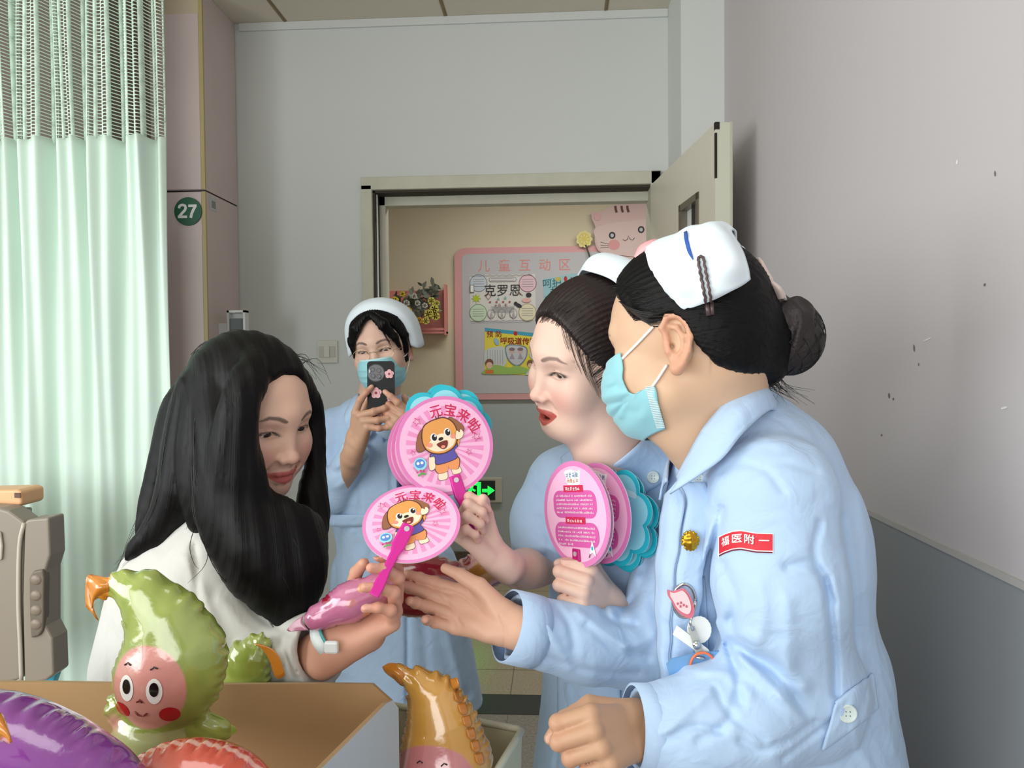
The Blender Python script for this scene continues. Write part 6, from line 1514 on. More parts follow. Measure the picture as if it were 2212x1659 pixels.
def front_art(A, r):
    A.disc((0, 0), r, r, rim, n=64); A.disc((0, 0), r*.93, r*.93, pk2, n=64); A.disc((0, 0), r*.86, r*.86, pk2, n=64)
    for k in range(26):
        a = 2*PI*k/26; w = PI/52*1.1; A.poly([(r*.16*math.cos(a), r*.16*math.sin(a)), (r*.80*math.cos(a-w), r*.80*math.sin(a-w)), (r*.80*math.cos(a+w), r*.80*math.sin(a+w))], pk3); A.z -= A.step
    A.z += A.step
    for ch, a in zip('元宝来啦', (92, 68, 44, 21)):
        g = math.radians(a-16+4); A.text(ch, (r*.70*math.cos(g+.28), r*.70*math.sin(g+.28)), r*.27, crim, rot=g+.28-PI/2, bold=.015)
    puppy(A, r*.96)
    for x, y, s_ in ((-.50, .56, .09), (.66, .06, .10), (-.68, -.04, .06), (.45, -.22, .07)): star(A, x*r, y*r, s_*r, mat('star_red', (196, 70, 120), .5), .3)
    A.disc((-.58*r, -.28*r), .13*r, .13*r, cy2); A.disc((-.58*r, -.27*r), .10*r, .09*r, mat('logo_blue', (92, 140, 214), .5)); A.disc((-.62*r, -.26*r), .03*r, .03*r, wht); A.disc((-.54*r, -.26*r), .03*r, .03*r, wht)
    A.scrib(-.68*r, -.48*r, -.42*r, .065*r, crim, 2, False); A.line([(-.66*r, -.5*r), (-.58*r, -.47*r), (-.50*r, -.50*r)], .04*r, mat('logo_green', (90, 170, 90), .5))
def back_art(A, r):
    A.disc((0, 0), r, r, rim, n=64); A.disc((0, 0), r*.90, r*.90, pk2, n=64); lb = mat('logo_ink_blue', (70, 120, 180), .5); lo = mat('logo_ink_orange', (224, 110, 60), .5)
    A.poly([(x*r, y*r) for x, y in ((-.24, .80), (-.05, .84), (.12, .80), (.24, .82), (.22, .68), (.20, .56), (.0, .53), (-.18, .57), (-.20, .68))], wht, True); A.scrib(-.20*r, .24*r, .735*r, .10*r, lb, 3, False); A.scrib(-.16*r, .22*r, .63*r, .09*r, lo, 5, False)
    bm = mat('fan_textbox', (214, 90, 168), .5)
    for y0, y1, n0 in ((.44, -.08, 0), (-.16, -.62, 7)):
        A.rrect(-.66*r, y1*r, .66*r, y0*r, .20*r, bm); A.rect(-.30*r, (y0-.03)*r, .30*r, (y0+.10)*r, crim); A.scrib(-.24*r, .26*r, (y0+.035)*r, .075*r, wht, n0, False)
        for k in range(5): A.scrib(-.56*r, (.58 if k < 4 or n0 == 0 else -.1)*r, (y0-.10-k*.078)*r, .042*r, wht, n0+k+1)
    A.poly([(.36*r, -.74*r), (.42*r, -.58*r), (.46*r, -.50*r), (.50*r, -.60*r), (.54*r, -.76*r), (.45*r, -.70*r)], wht, True); A.disc((.45*r, -.62*r), .03*r, .04*r, cy1); A.line([(.38*r, -.72*r), (.34*r, -.80*r)], .02*r, dbl)
def disc_plate(name, c, ex, ey, r, m, me_, par, th=.0014, outline=None):
    n = 64; pts = outline if outline is not None else [(r*math.cos(2*PI*i/n), r*math.sin(2*PI*i/n)) for i in range(n)]
    n = len(pts); nz = nrm(np.cross(ex, ey)); vs = [c+ex*x+ey*y+nz*(k-1)*th for k in (0, 1) for x, y in pts]
    return mesh(name, vs, [tuple(range(n-1, -1, -1)), tuple(range(n, 2*n))]+[(i, (i+1) % n, n+(i+1) % n, n+i) for i in range(n)], [m, me_], par, False, [0, 0]+[1]*n)
def handle(c, dx, dy, nz, r, par, L=.078, m=None, back=False):
    """clear plastic handle riveted to the rim; dy points from fan centre outwards along the handle"""
    m = m or mag
    prof = [(-.30, .0085), (-.12, .0095), (.02, .0095), (.10, .0095), (.24, .0065), (.55, .0058), (.85, .0078), (1.0, .0065)]; o = c+dy*(r*.96)
    vs = []; fs = []
    for t, w in prof:
        for sx, sz in ((-1, 0), (-.8, 1), (.8, 1), (1, 0)): vs.append(o+dy*t*L+dx*w*sx+nz*(sz*.0030+.0006))
    vs2 = [q_ for q_ in vs]
    for i in range(len(prof)-1):
        for j in range(3): fs.append((4*i+j, 4*i+j+1, 4*i+j+5, 4*i+j+4))
        fs.append((4*i+3, 4*i, 4*i+4, 4*i+7))
    fs += [(0, 3, 2, 1), tuple(4*(len(prof)-1)+j for j in range(4))]
    h_ = mesh('handle', vs2, fs, m, par)
    mod_bevel(h_, .0008)
    v, f = tubev([o-dy*L*.21+nz*.003, o-dy*L*.21+nz*.0046], .0036, 16); mesh('rivet', v, f, rivet, h_)
    return h_
def fan(label, group, px, py, d, nrm_, upv, r, art, hdl=True, hm=None, hdir=-PI/2, front_m=pk2):
    c = P(px, py, d); nz = nrm(nrm_); ey = nrm(np.asarray(upv)-nz*(np.asarray(upv)@nz)); ex = np.cross(ey, nz)
    e = empty('hand_fan', c); tag(e, label, 'hand fan', group)
    disc_plate('blade', c, ex, ey, r, front_m, whitee, e)
    if art: A = Art(.00008); art(A, r); A.build('printed_face', c, ex, ey, e, .00015)
    if hdl: dy = ex*math.cos(hdir)+ey*math.sin(hdir); dx = np.cross(dy, nz); handle(c, dx, dy, nz, r, e, m=hm)
    return e, c, ex, ey, nz
def up_px(px, py, d, ang):
    """direction in the picture plane, ang degrees clockwise from up"""
    a = math.radians(ang); return UU*math.cos(a)+RR*math.sin(a)
G1 = 'round pink fans in the raised hand'
toC = lambda px, py, d: -nrm(ray(px, py))
f1 = fan('pink round fan with waving puppy print, foremost in the raised hand', G1, 962, 962, 1.078, toC(965, 962, 1)+RR*.22+UU*.05, up_px(0, 0, 0, -9), .0705, front_art, True, None, -PI/2+.12)
fan('pink round fan showing just behind the foremost puppy fan', G1, 950, 968, 1.092, toC(948, 968, 1)+RR*.22, up_px(0, 0, 0, -12), .0700, front_art, False)
fan('pink round fan farthest left and hindmost in the raised stack', G1, 940, 972, 1.100, toC(940, 972, 1)+RR*.2, up_px(0, 0, 0, -14), .0695, lambda A, r: (A.disc((0, 0), r, r, rim, n=64), A.disc((0, 0), r*.93, r*.93, pk2, n=64)), False)
def cloud(r, n=8, k=.16):
    return [(r*(1-k+k*abs(math.sin(n*t/2))**.8)*math.cos(t), r*(1-k+k*abs(math.sin(n*t/2))**.8)*math.sin(t)) for t in np.linspace(0, 2*PI, 97)[:-1]]
def cfan(label, group, px, py, d, n_, up, r, a0=0, sx=1.0):
    c = P(px, py, d); nz = nrm(n_); ey = nrm(np.asarray(up)-nz*(np.asarray(up)@nz)); ex = np.cross(ey, nz)*sx; e = empty('hand_fan', c); tag(e, label, 'hand fan', group)
    c_, s_ = math.cos(a0), math.sin(a0); o = [(x*c_-y*s_, x*s_+y*c_) for x, y in cloud(r)]
    disc_plate('blade', c, ex, ey, r, cy1, cy3, e, .0016, o); A = Art(.00015); A.poly([(x*.90, y*.90) for x, y in o], cy2)
    A.disc((.1*r, .05*r), r*.22, r*.2, cy1); A.disc((-.35*r, -.4*r), r*.16, r*.12, cy1); A.rrect(-.2*r, .5*r, .5*r, .62*r, .05*r, mat('fan_white_patch', (200, 240, 244), .5))
    A.build('printed_face', c, ex, ey, e, .0002)
G2 = 'cyan cloud shaped fans behind the raised pink fans'
cfan('cyan cloud shaped fan peeping above the raised pink fans', G2, 957, 936, 1.112, toC(952, 940, 1)+RR*.1, UU, .071, .3)
cfan('second cyan cloud fan, hindmost of the raised bunch', G2, 964, 930, 1.120, toC(955, 935, 1)+RR*.1, UU, .069, .55)
# fan handed to the long-haired person
hb = P(818, 1268, .965); ht = P(868, 1168, .985)
nf = nrm(toC(890, 1130, 1)*.62+V(-.10, .0, .95)*.62); c3 = P(889, 1128, 1.01)
dyh = nrm(P(822, 1262, .955)-c3); upf = -dyh
e3 = fan('pink puppy fan lying tilted, its handle in the hand of the long-haired person', 'pink puppy fans', 889, 1128, 1.01, nf, UU*.9-RR*.18, .0655, front_art, False)
c, ex, ey, nz = e3[1:]; dv = dyh-nz*(dyh@nz); dv = nrm(dv); dx = np.cross(dv, nz); o3 = c+dv*.058
hp0 = P(866, 1168, .975); hp1 = P(812, 1278, .935)
ddir = nrm(hp1-hp0); nn = nrm(np.cross(np.cross(ddir, toC(840, 1220, 1)), ddir)); hh = handle(hp0-ddir*.0638, np.cross(ddir, nn), ddir, nn, .0665, e3[0], .078)
# bunch in the other hand: backs with text, cyan ones behind
G3 = 'pink text fans held at chest height'
n4 = nrm(V(-.62, -.78, .0)); upt = up_px(0, 0, 0, -9)
fan('pink fan with two text boxes, foremost at the chest of the middle nurse', G3, 1243, 1110, 1.105, nrm(V(-.80, -.60, .02)), up_px(0, 0, 0, -13), .0765, back_art, True, magd, -PI/2-.06)
fan('pink text fan mostly covered, right of the foremost text fan', G3, 1292, 1108, 1.130, nrm(V(-.82, -.57, .02)), up_px(0, 0, 0, 6), .0740, back_art, False)
fan('plain pink fan edge between the two text fans', G3, 1250, 1112, 1.115, nrm(V(-.80, -.60, .02)), up_px(0, 0, 0, -10), .0762, lambda A, r: A.disc((0, 0), r, r, pk2, n=64), False)
G4 = 'cyan cloud shaped fans at chest height'
cfan('cyan cloud fan directly behind the pink text fans', G4, 1322, 1112, 1.150, nrm(V(-.70, -.71, .02)), up_px(0, 0, 0, 20), .0765, .1)
cfan('cyan cloud fan sticking out lower right at chest height', G4, 1332, 1122, 1.162, nrm(V(-.66, -.75, .02)), up_px(0, 0, 0, 32), .0775, .35)
cfan('hindmost cyan cloud fan, a thin rim at lower right', G4, 1336, 1126, 1.170, nrm(V(-.66, -.75, .02)), up_px(0, 0, 0, 36), .0775, .42)
# ------------------------------------------------------------------ privacy curtain with mesh top
def curtain():
    e = empty('privacy_curtain', (-1.35, 1.72, 2.62)); tag(e, 'pale green hospital curtain with open mesh top band, hanging at the left', 'curtain')
    gm_ = mat('curtain_green', (202, 222, 210), .85, bump=.2, bscale=500, bdist=.0003, var=.03, vscale=6); me_ = mat('curtain_mesh', (206, 226, 212), .8)
    xr = xx(341, 1.70, 600); xl = -1.75; n = 420; zt = ZC-.03; zm = zz(287, 1.70, 160); zb_ = .42
    def yy(u, z):
        kt = math.exp(-max(0, zm-z)*1.6)
        return 1.74+(.017*math.sin(u*58+.8*math.sin(u*9)+.5*(zt-z))*(.45+.55*kt)+.014*kt*math.sin(u*131+1+.5*math.sin(u*13))+.010*(1-kt)*math.sin(u*27+z*1.3))+.003*math.sin(z*6+u*40)
    us = np.linspace(0, 1, n); nz_ = 60; vs = []; fs = []
    X = lambda u, z: xl+(xr-xl)*u+.004*math.sin(z*3+u*30)-(.012*(zt-z)/2.3)*(0)
    for i, u in enumerate(us):
        for j in range(nz_): z = zm+.004*math.sin(u*70)+(zb_-zm)*j/(nz_-1); vs.append((X(u, z), yy(u, z), z))
    for i in range(n-1):
        for j in range(nz_-1): fs.append((i*nz_+j, i*nz_+j+1, (i+1)*nz_+j+1, (i+1)*nz_+j))
    o = mesh('cloth', vs, fs, gm_, e, True); mod_solid(o, .0012)
    # mesh band: vertical tapes plus cross threads, as real strips
    mb = MB(); nt = 60; rows_ = int((zt-zm)/.0082)
    cols = [k/nt for k in range(nt+1)]
    for k, u in enumerate(cols):
        w = .0027/(xr-xl)
        for j in range(20):
            z0 = zm-.004+(zt-zm)*j/20; z1 = zm+(zt-zm)*(j+1)/20
            q = [(X(a, z), yy(a, z), z) for a, z in ((max(0, u-w), z0), (min(1, u+w), z0), (min(1, u+w), z1), (max(0, u-w), z1))]; mb.add(q, [(0, 1, 2, 3)])
    sg = nt*3; hw_ = .0011
    for r_ in range(rows_):
        z = zm+.005+r_*.0082; v = []; 
        for s_ in range(sg+1):
            u = s_/sg; x = X(u, z); y = yy(u, z); dz = .0004*math.sin(u*300); v += [(x, y, z-hw_+dz), (x, y, z+hw_+dz)]
        mb.add(v, [(2*i, 2*i+2, 2*i+3, 2*i+1) for i in range(sg)])
    mo = mb.build('mesh_band', me_, e, True); mod_solid(mo, .0009)
    rl = MB(); rl.box((xl-.6, 1.725, ZC-.03), (xr+.3, 1.755, ZC)); rl.build('rail', mat('rail_white', (222, 222, 218), .4), e)
curtain()

# ------------------------------------------------------------------ bed end board at the left edge
def bed_end():
    d = 1.42; e = empty('bed_end_board', V(P(50, 1300, d)[0], d, .3)); tag(e, 'taupe plastic hospital bed end board with hand grip at the left edge', 'bed board')
    tp = mat('taupe_plastic', (138, 128, 116), .42, bump=.05, bscale=300, bdist=.0003)
    def slabp(name, pts, d0, d1, m, par, bev=.006, holes=None):
        c = [P(x, y, d0) for x, y in pts]; off = d1-d0; n = len(c)
        o = mesh(name, c+[p_+V(0, off, 0) for p_ in c], [tuple(range(n)), tuple(range(2*n-1, n-1, -1))]+[(i, n+i, n+(i+1) % n, (i+1) % n) for i in range(n)], m, par); mod_bevel(o, bev, 3); return o
    slabp('main_panel', [(-300, 1080), (0, 1098), (18, 1103), (52, 1128), (48, 1300), (44, 1468), (20, 1475), (-300, 1480)], d, d+.05, tp, e)
    slabp('grip_panel', [(52, 1128), (60, 1122), (105, 1118), (108, 1200), (98, 1232), (98, 1352), (113, 1380), (116, 1458), (100, 1470), (52, 1480), (48, 1300)], d-.004, d+.045, tp, e, .008)
    v = []; 
    tube('moulded_edge', catmull([P(52, 1130, d-.004), P(42, 1180, d-.004), P(40, 1300, d-.004), P(44, 1400, d-.004), P(46, 1470, d-.004)], 20), .004, mat('taupe_light', (190, 182, 168), .4), e)
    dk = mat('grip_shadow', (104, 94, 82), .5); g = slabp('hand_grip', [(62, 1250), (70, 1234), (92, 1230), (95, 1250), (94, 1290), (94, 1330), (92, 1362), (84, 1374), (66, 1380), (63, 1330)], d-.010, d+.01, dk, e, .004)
    for y in (1252, 1286, 1318, 1348): B = Fld(P(80, y, d)-V(.02, .04, .03), P(80, y, d)+V(.02, .03, .03), .0015); B.ell(P(79, y, d-.008), (.012, .006, .011)); v2, f2 = B.get(); mesh('finger_rib', v2, f2, mat('grip_rib', (128, 114, 100), .4), g, True)
    slabp('panel_emblem', [(-40, 1140), (0, 1150), (4, 1180), (2, 1210), (-40, 1215)], d-.006, d, mat('emblem_white', (196, 190, 178), .4), e, .004)
    p = slabp('post', [(-60, 1092), (42, 1092), (42, 1110), (-60, 1110)], d+.06, d+.10, mat('post_grey', (168, 172, 166), .4), e, .004); p.location.z = -.01
    slabp('wooden_cap', [(-60, 1060), (36, 1058), (46, 1062), (47, 1090), (38, 1096), (-60, 1096)], d+.05, d+.12, mat('cap_wood', (224, 172, 124), .45, bump=.2, bscale=20, bdist=.0005), e, .006)
    MB().box(P(38, 1070, d+.048)-V(.006, .001, .005), P(38, 1070, d+.048)+V(.006, .0, .005)).build('printed_label', mat('label_dark', (90, 60, 40), .5), e)
    slabp('blue_bracket', [(96, 1300), (106, 1300), (109, 1380), (120, 1460), (112, 1482), (80, 1484)], d+.05, d+.07, mat('bracket_blue', (62, 170, 196), .4), e, .004)
    MB().box((-1.75, d+.0, .0), (-1.68, d+.07, .9)).build('leg', MATS['post_grey'], e); MB().box((P(20, 1400, d)[0], d+.0, .0), (P(20, 1400, d)[0]+.05, d+.05, .62)).build('leg', MATS['post_grey'], e)
bed_end()

# ------------------------------------------------------------------ cardboard box on a low table
card = mat('cardboard', (168, 134, 92), .8, bump=.15, bscale=160, bdist=.0004, var=.08, vscale=8); cwh = mat('box_white', (196, 206, 208), .6, bump=.1, bscale=200, bdist=.0004); cedge = mat('cut_board', (160, 134, 98), .9)
def box_wall(name, a, b, z0, z1a, z1b, nout, par, th=.006, rnd=0.0, wave=0.0):
    """wall from a to b (xy), inner face at the line, white outside"""
    n = 24; nout = nrm(V(nout[0], nout[1], 0)); vs = []; fs = []; mi = []
    for i in range(n+1):
        t = i/n; x = a[0]+(b[0]-a[0])*t; y = a[1]+(b[1]-a[1])*t; z = z1a+(z1b-z1a)*t+wave*math.sin(t*9)
        if rnd and t > 1-rnd: z -= .022*(1-math.sqrt(max(0, 1-((t-1+rnd)/rnd)**2)))
        if rnd and t < rnd*0: pass
        vs += [V(x, y, z0), V(x, y, z), V(x, y, z)+nout*th, V(x, y, z0)+nout*th]
    for i in range(n):
        q = 4*i
        fs += [(q, q+1, q+5, q+4), (q+1, q+2, q+6, q+5), (q+2, q+3, q+7, q+6), (q+3, q, q+4, q+7)]; mi += [0, 2, 1, 0]
    fs += [(3, 2, 1, 0), (4*n, 4*n+1, 4*n+2, 4*n+3)]; mi += [2, 2]
    return mesh(name, vs, fs, [card, cwh, cedge], par, False, mi)
br_ = P(846, 1482, .955); bl_ = P(-140, 1484, .955); fr_2 = P(560, 1720, .70); zt_ = br_[2]
bx = empty('cardboard_box', (-.5, .72, .62)); tag(bx, 'open cardboard box, brown inside and white outside, full of foil balloons', 'box')
xb1 = br_[0]; yb1 = .955; xf1 = -.298; yf1 = .66
box_wall('back_wall', (-.80, yb1), (xb1, yb1), .62, zt_-.004, zt_+.001, (0, 1), bx, rnd=.045, wave=.0008)
box_wall('right_wall', (xf1, yf1-.12), (xb1+.003, yb1), .62, zt_-.004, zt_-.006, (1, -.2), bx, rnd=.10)
box_wall('left_wall', (-.80, .54), (-.80, yb1), .62, zt_, zt_, (-1, 0), bx)
box_wall('front_wall', (-.80, .54), (xf1, .54), .62, zt_-.12, zt_-.12, (0, -1), bx)
MB().box((-.80, .54, .615), (-.20, .955, .62)).build('bottom', card, bx)
tb_ = empty('low_table', (-.5, .74, 0)); tag(tb_, 'plain white table carrying the cardboard box', 'table'); tm_ = mat('table_white', (214, 214, 210), .4)
MB().box((-.86, .50, .585), (-.16, .98, .613)).build('top', tm_, tb_, False, .003)
for x, y in ((-.83, .53), (-.20, .53), (-.83, .94), (-.20, .94)): MB().box((x, y, 0), (x+.03, y+.03, .585)).build('leg', tm_, tb_)

# cream storage bin on a stool
zb1 = zz(1590, 1.12, 1100); x0_, x1_ = xx(800, 1.25, 1560), xx(1132, 1.12, 1590)
bn_ = empty('storage_bin', ((x0_+x1_)/2, 1.15, .56)); tag(bn_, 'cream fabric storage bin with piped rim, standing right of the cardboard box', 'storage bin')
cf_ = mat('bin_cream', (226, 220, 186), .8, bump=.2, bscale=500, bdist=.0003)
A0, A1_, A2_, A3 = V(P(835, 1566, 1.22)[0], 1.22, 0), V(P(1128, 1598, 1.14)[0], 1.14, 0), V(P(1056, 1680, .99)[0], .99, 0), V(-.30, 1.04, 0)
cn = [A0, A1_, A2_, A3]; ctr = sum(cn)/4
vs = []; 
for z, s_ in ((.56, .93), (zb1, 1.0), (zb1, .965), (.575, .90)): vs += [ctr*(1-s_)+c_*s_+V(0, 0, z) for c_ in cn]
mesh('body', vs, [(4*k+i, 4*k+(i+1) % 4, 4*k+4+(i+1) % 4, 4*k+4+i) for k in range(3) for i in range(4)]+[(0, 1, 2, 3), (12, 13, 14, 15)], cf_, bn_)
rim_ = []; 
for i in range(4):
    a_, b_ = cn[i], cn[(i+1) % 4]; rim_ += [a_+(b_-a_)*t_+V(0, 0, zb1) for t_ in (.03, .25, .5, .75, .97)]
tube('piped_rim', rim_+[rim_[0]], .0055, mat('bin_piping', (236, 232, 206), .7), bn_, 8)
st_ = empty('stool', (ctr[0], ctr[1], 0)); tag(st_, 'small square stool under the cream storage bin', 'stool')
MB().box((ctr[0]-.13, ctr[1]-.10, .53), (ctr[0]+.12, ctr[1]+.10, .558)).build('seat', tm_, st_, False, .004)
for sx in (-.12, .09):
    for sy in (-.09, .07): MB().box((ctr[0]+sx, ctr[1]+sy, 0), (ctr[0]+sx+.02, ctr[1]+sy+.02, .53)).build('leg', tm_, st_)

# ------------------------------------------------------------------ foil balloons
foil = mat('foil', (200, 200, 200), .16, attr=True, coat=.9, spec=.8, bump=.5, bscale=55, bdist=.0014)
def foil_frame(c, yaw, roll, pitch=0):
    f = V(math.sin(yaw)*math.cos(pitch), -math.cos(yaw)*math.cos(pitch), math.sin(pitch)); z = nrm(V(0, 0, 1)-f*f[2]); x = np.cross(z, f)
    c_, s_ = math.cos(roll), math.sin(roll); return np.stack([c_*x+s_*z, f, c_*z-s_*x], 1)
def balloon(label, cat, c, R, prims, h, colf, seam=.0016, name='foil_balloon', group='foil balloons', crink=28, amp=1.0):
    e = empty(name, c); tag(e, label, cat, group); ext = .19; F = Fld(c-ext, c+ext, h); w = lambda p_: c+R@np.array(p_, float)
    for pr in prims:
        if pr[0] == 'e': F.ell(w(pr[1]), pr[2], R, pr[3])
        else: F.poly([w(p_) for p_ in pr[1]], pr[2], pr[3], 'u', (R[:, 1], pr[4]) if len(pr) > 4 else None)
    def dsp(p):
        l = (p-c)@R; near = np.exp(-(l[:, 1]/.012)**2); a_ = np.arctan2(l[:, 2], l[:, 0])
        return amp*near*(.0016*np.sin(a_*crink+2*np.sin(a_*5))+.0010*np.sin(l[:, 2]*520+l[:, 0]*300))+.0004*wav(p, 3, 160)
    F.disp(dsp, .012); v, f = F.get(); l = (v-c)@R; mesh('skin', v, f, foil, e, True, col=colf(l)); return e, w, Surf((v, f))
def paint(l, base): return np.tile(np.array(lin(base)), (len(l), 1))
def blend(c, m, col): m = np.clip(m, 0, 1)[:, None]; return c*(1-m)+np.array(lin(col))*m
def ellm(l, x, z, rx, rz, s=.06): return np.clip((1-np.sqrt(((l[:, 0]-x)/rx)**2+((l[:, 2]-z)/rz)**2))/s, 0, 1)*(l[:, 1] > 0)
def face(S, w, e, cx_, cz_, k, look=.0):
    """plain smiling face: oval eyes, small nose, round cheeks"""
    ew_ = mat('print_eye_white', (240, 238, 232), .2, coat=.8); bk = mat('print_black', (18, 14, 14), .2, coat=.8); ck = mat('print_cheek', (186, 26, 40), .2, coat=.8); nl_ = mat('print_nose', (120, 40, 36), .3)
    def put(name, pts, m, lift):
        q = [w((cx_+x*k, .2, cz_+z*k)) for x, z in pts]; pr = []
        for p_ in q:
            r = w((0, 0, 0))-w((0, 1, 0)); h_ = S.b.ray_cast(Vector(p_), Vector(nrm(r)), 1.0)[0]; pr.append((np.array(h_) if h_ is not None else p_+r*.16)-nrm(r)*lift)
        return pr
    def oval(name, x, z, rx, rz, m, lift, n=20):
        ring_ = put(name, [(x+rx*math.cos(2*PI*i/n), z+rz*math.sin(2*PI*i/n)) for i in range(n)], m, lift); mid = put(name, [(x+rx*.5*math.cos(2*PI*i/n), z+rz*.5*math.sin(2*PI*i/n)) for i in range(n)], m, lift); c_ = put(name, [(x, z)], m, lift)
        return mesh(name, ring_+mid+c_, [(i, (i+1) % n, n+(i+1) % n, n+i) for i in range(n)]+[(n+i, n+(i+1) % n, 2*n) for i in range(n)], m, e, True)
    for sg in (-1, 1):
        oval('eye', sg*.30, .06, .165, .27, ew_, .0006); oval('pupil', sg*.30+look, .10, .095, .15, bk, .0011); oval('cheek', sg*.52+.06, -.46, .20, .17, ck, .0006)
        pts = put('brow', [(sg*.30-.09, .50), (sg*.30-.02, .56), (sg*.30+.06, .53)], bk, .0008); tube('brow', pts, .0009, bk, e, 6)
    tube('nose', put('nose', [(-.06, -.19), (0, -.13), (.06, -.19)], nl_, .0008), .0010, nl_, e, 6)
    tube('smile', put('smile', [(-.12, -.42), (-.05, -.49), (.05, -.50), (.13, -.43)], nl_, .0008), .0009, nl_, e, 6)
# green gourd balloon standing in the box
cg = P(352, 1455, .86); Rg = foil_frame(cg, .12, math.radians(-3)); s_ = .86/FPX
def L_(px, py): return ((px-352)*s_, 0, (1455-py)*s_)
def lx(px, py, y=0): a_ = L_(px, py); return (a_[0], y, a_[2])
prims = [('e', lx(358, 1466), (.058, .040, .058), .01), ('e', lx(378, 1435), (.054, .037, .066), .02), ('c', [lx(390, 1400), lx(350, 1330), lx(300, 1275), lx(258, 1258)], [.045, .034, .022, .012], .025, .75),
         ('c', [lx(262, 1256), lx(225, 1262)], [.012, .013], .008, .6), ('e', lx(335, 1590, -.005), (.048, .038, .040), .008), ('c', [lx(300, 1560), lx(262, 1535)], [.016, .018], .008, .8), ('c', [lx(420, 1570), lx(478, 1580)], [.017, .015], .008, .8)]
def colg(l):
    c = paint(l, (140, 158, 70)); c = blend(c, (wav(l*np.array([1, 1, .3]), 5, 420)*.5+.5)*.7, (176, 188, 98)); c = blend(c, (wav(l, 5, 60)*.5+.5)*.3, (110, 132, 50)); fm_ = ellm(l, *[(346-352)*s_, (1455-1460)*s_], .0445, .0500, .05)
    c = blend(c, fm_, (214, 150, 138)); c = blend(c, (l[:, 0] < (235-352)*s_)*(l[:, 2] > .07)*1.0, (206, 134, 44)); c = blend(c, (l[:, 2] < -.056)*(np.abs(l[:, 0]+.01) < .043)*1.0, (178, 186, 128))
    return blend(c, np.exp(-(((l[:, 0]+.048)**2+(l[:, 2]+.052)**2)/.010**2))*1.3, (202, 150, 130))
e, w, S_g = balloon('green hooded foil balloon with pink smiling face, standing upright in the box', 'balloon', cg, Rg, prims, .0018, colg)
face(S_g, w, e, (334-352)*s_, (1455-1466)*s_, .055)
ob = mat('foil_orange', (206, 130, 44), .2, coat=.9, bump=.4, bscale=70, bdist=.001)
patch('tail_frill', [[P(236, 1250, .85), P(238, 1268, .845), P(234, 1285, .85)], [P(205, 1243, .855), P(212, 1270, .84), P(205, 1295, .85)], [P(187, 1248, .85), P(196, 1280, .85), P(200, 1320, .845)], [P(186, 1310, .85), P(200, 1325, .845), P(214, 1342, .85)]], ob, e, 16, 16, .002)
# second green balloon tip
ct = P(550, 1440, .98); Rt = foil_frame(ct, 0, 0); st2 = .98/FPX
e, w, _s = balloon('green balloon tip with crumpled orange tail poking up behind the box wall', 'balloon', ct+V(0, .005, -.03), Rt, [('c', [(-.024, 0, -.04), (-.010, 0, .035), (.006, 0, .058)], [.044, .026, .014], .02, .7)], .0022, lambda l: blend(paint(l, (140, 158, 66)), (wav(l, 5, 300)*.5+.5)*.6, (176, 190, 96)))
patch('tail_frill', [[P(548, 1390, .962), P(562, 1392, .962), P(575, 1396, .962)], [P(565, 1400, .962), P(580, 1412, .962), P(592, 1405, .962)], [P(582, 1425, .962), P(596, 1432, .962), P(606, 1425, .962)], [P(594, 1462, .962), P(605, 1466, .962), P(616, 1458, .962)]], ob, e, 16, 12, .002)
# purple and red balloons at the front of the box
cp_ = P(70, 1690, .66); e, w, _s = balloon('shiny purple foil balloon lying at the front left of the box', 'balloon', cp_, foil_frame(cp_, 0, -.30), [('e', (0, 0, 0), (.118, .055, .062), .01), ('e', (-.04, 0, 0), (.10, .055, .066), .02)], .0024, lambda l: blend(paint(l, (116, 44, 136)), (wav(l, 4, 60)*.5+.5)*.6, (158, 84, 168)), crink=34)
patch('side_frill', [[P(-20, 1530, .60), P(4, 1545, .60), P(15, 1575, .60)], [P(-20, 1570, .59), P(10, 1580, .59), P(24, 1600, .59)], [P(-20, 1610, .60), P(5, 1600, .60), P(22, 1608, .60)]], ob, e, 10, 10, .002)
cr_ = P(430, 1730, .72); balloon('red foil balloon lying in front of the green gourd balloon', 'balloon', cr_, foil_frame(cr_, 0, -.12), [('e', (0, 0, 0), (.080, .05, .058), .01)], .0022, lambda l: blend(blend(paint(l, (190, 66, 50)), (wav(l, 4, 60)*.5+.5)*.5, (214, 98, 74)), (np.abs(l[:, 1]) < .004)*1., (226, 176, 160)), crink=30)
# orange cone balloon in the bin
co = P(955, 1600, 1.02); so = 1.02/FPX; O = lambda px, py, y=0: ((px-955)*so, y, (1600-py)*so)
def colo(l):
    c = blend(paint(l, (204, 146, 58)), (wav(l, 5, 90)*.5+.5)*.5, (226, 176, 92)); return blend(c, ellm(l, (945-955)*so, (1600-1658)*so, .057, .050, .05), (206, 128, 130))
e, w, S_o = balloon('orange cone shaped foil balloon with pink face standing in the cream bin', 'balloon', co, foil_frame(co, 0, 0), [('e', O(960, 1665), (.060, .042, .060), .01), ('c', [O(965, 1630), O(955, 1560), O(935, 1500), O(905, 1468)], [.055, .040, .024, .013], .03, .75), ('c', [O(905, 1468), O(868, 1450)], [.013, .012], .01, .6)], .0019, colo, crink=36)
face(S_o, w, e, (945-955)*so, (1600-1662)*so, .055)
patch('tail_frill', [[P(880, 1440, 1.02), P(878, 1462, 1.015), P(884, 1478, 1.02)], [P(858, 1434, 1.02), P(862, 1458, 1.01), P(868, 1480, 1.02)], [P(840, 1433, 1.02), P(845, 1450, 1.015), P(852, 1466, 1.02)], [P(826, 1440, 1.02), P(832, 1450, 1.02), P(840, 1458, 1.02)]], ob, e, 16, 16, .0025)
def sc_(x, y): return S_o.at(x, y, .0012, 1.0)
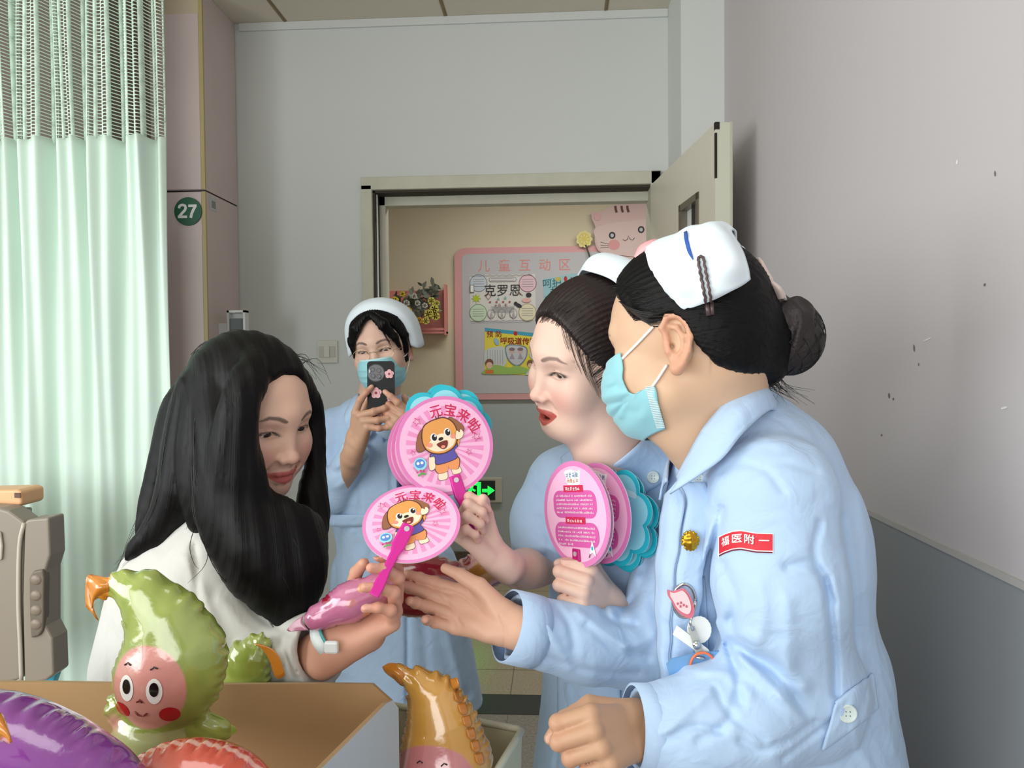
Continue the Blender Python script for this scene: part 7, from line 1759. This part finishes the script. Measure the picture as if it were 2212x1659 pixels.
for i in range(7):
    x, y = 985+i*9, 1475+i*27; patch('scale_flap', [[sc_(x-14, y-8), sc_(x+2, y-12)], [sc_(x-8, y+6)-V(0, .004, 0), sc_(x+8, y+4)-V(0, .004, 0)], [sc_(x-2, y+16), sc_(x+4, y+14)]], ob, e, 8, 8, .001)
# balloons in the hands
cpk = P(757, 1300, .975); Rp = foil_frame(cpk, .1, math.radians(22), .15)
def colp(l):
    c = blend(paint(l, (186, 104, 142)), (wav(l, 5, 200)*.5+.5)*.5, (208, 136, 170))
    for x, z, col in ((.025, .012, (222, 160, 84)), (-.025, .016, (150, 24, 52)), (.006, .0, (196, 120, 120)), (.018, -.022, (206, 140, 90))): c = blend(c, ellm(l, x, z, .008, .006, .3), col)
    return c
e, w, _s = balloon('pink tube shaped foil balloon in the hand of the long-haired person', 'balloon', cpk, Rp, [('c', [(-.046, 0, -.002), (.0, 0, 0), (.055, 0, .002)], [.017, .022, .020], .02)], .0015, colp, crink=30, amp=.35)
patch('sealed_tip', [[w((-.062, -.002, .008)), w((-.066, 0, .0)), w((-.062, .002, -.012))], [w((-.074, 0, .006)), w((-.078, 0, .0)), w((-.074, 0, -.008))], [w((-.086, 0, .001)), w((-.088, 0, -.001)), w((-.086, 0, -.004))]], mat('foil_pink_clear', (214, 150, 176), .15, trans=.3, coat=.8), e, 10, 8, .001)
crd = P(908, 1265, 1.13); sr = 1.13/FPX
def colr(l):
    c = blend(paint(l, (134, 16, 34)), (wav(l, 4, 60)*.5+.5)*.5, (158, 34, 50)); g_ = np.exp(-((l[:, 0]+.040)/.013)**2)*(l[:, 1] > 0); g_ = np.clip(g_*2-.4, 0, 1)
    return blend(c, g_, (126, 140, 66))
balloon('dark red oval foil balloon with green leaf print, beneath the outstretched hand', 'balloon', crd, foil_frame(crd, .1, -.02), [('e', (0, 0, 0), (.082, .042, .047), .01)], .002, colr, crink=30)
coo = P(1036, 1234, 1.21)
def colq(l):
    c = blend(paint(l, (222, 160, 160)), (np.abs(l[:, 2]-.002) < .017+.002*np.sin(l[:, 0]*300))*1., (204, 146, 62)); return blend(blend(c, ellm(l, -.008, .028, .008, .006, .2), (150, 20, 40)), ellm(l, .016, -.026, .010, .005, .2), (150, 20, 40))
balloon('small pink foil balloon with orange middle band, behind the outstretched hand', 'balloon', coo, foil_frame(coo, .1, math.radians(28)), [('c', [(-.018, 0, 0), (.022, 0, 0)], [.030, .034], .02)], .0018, colq, crink=24)
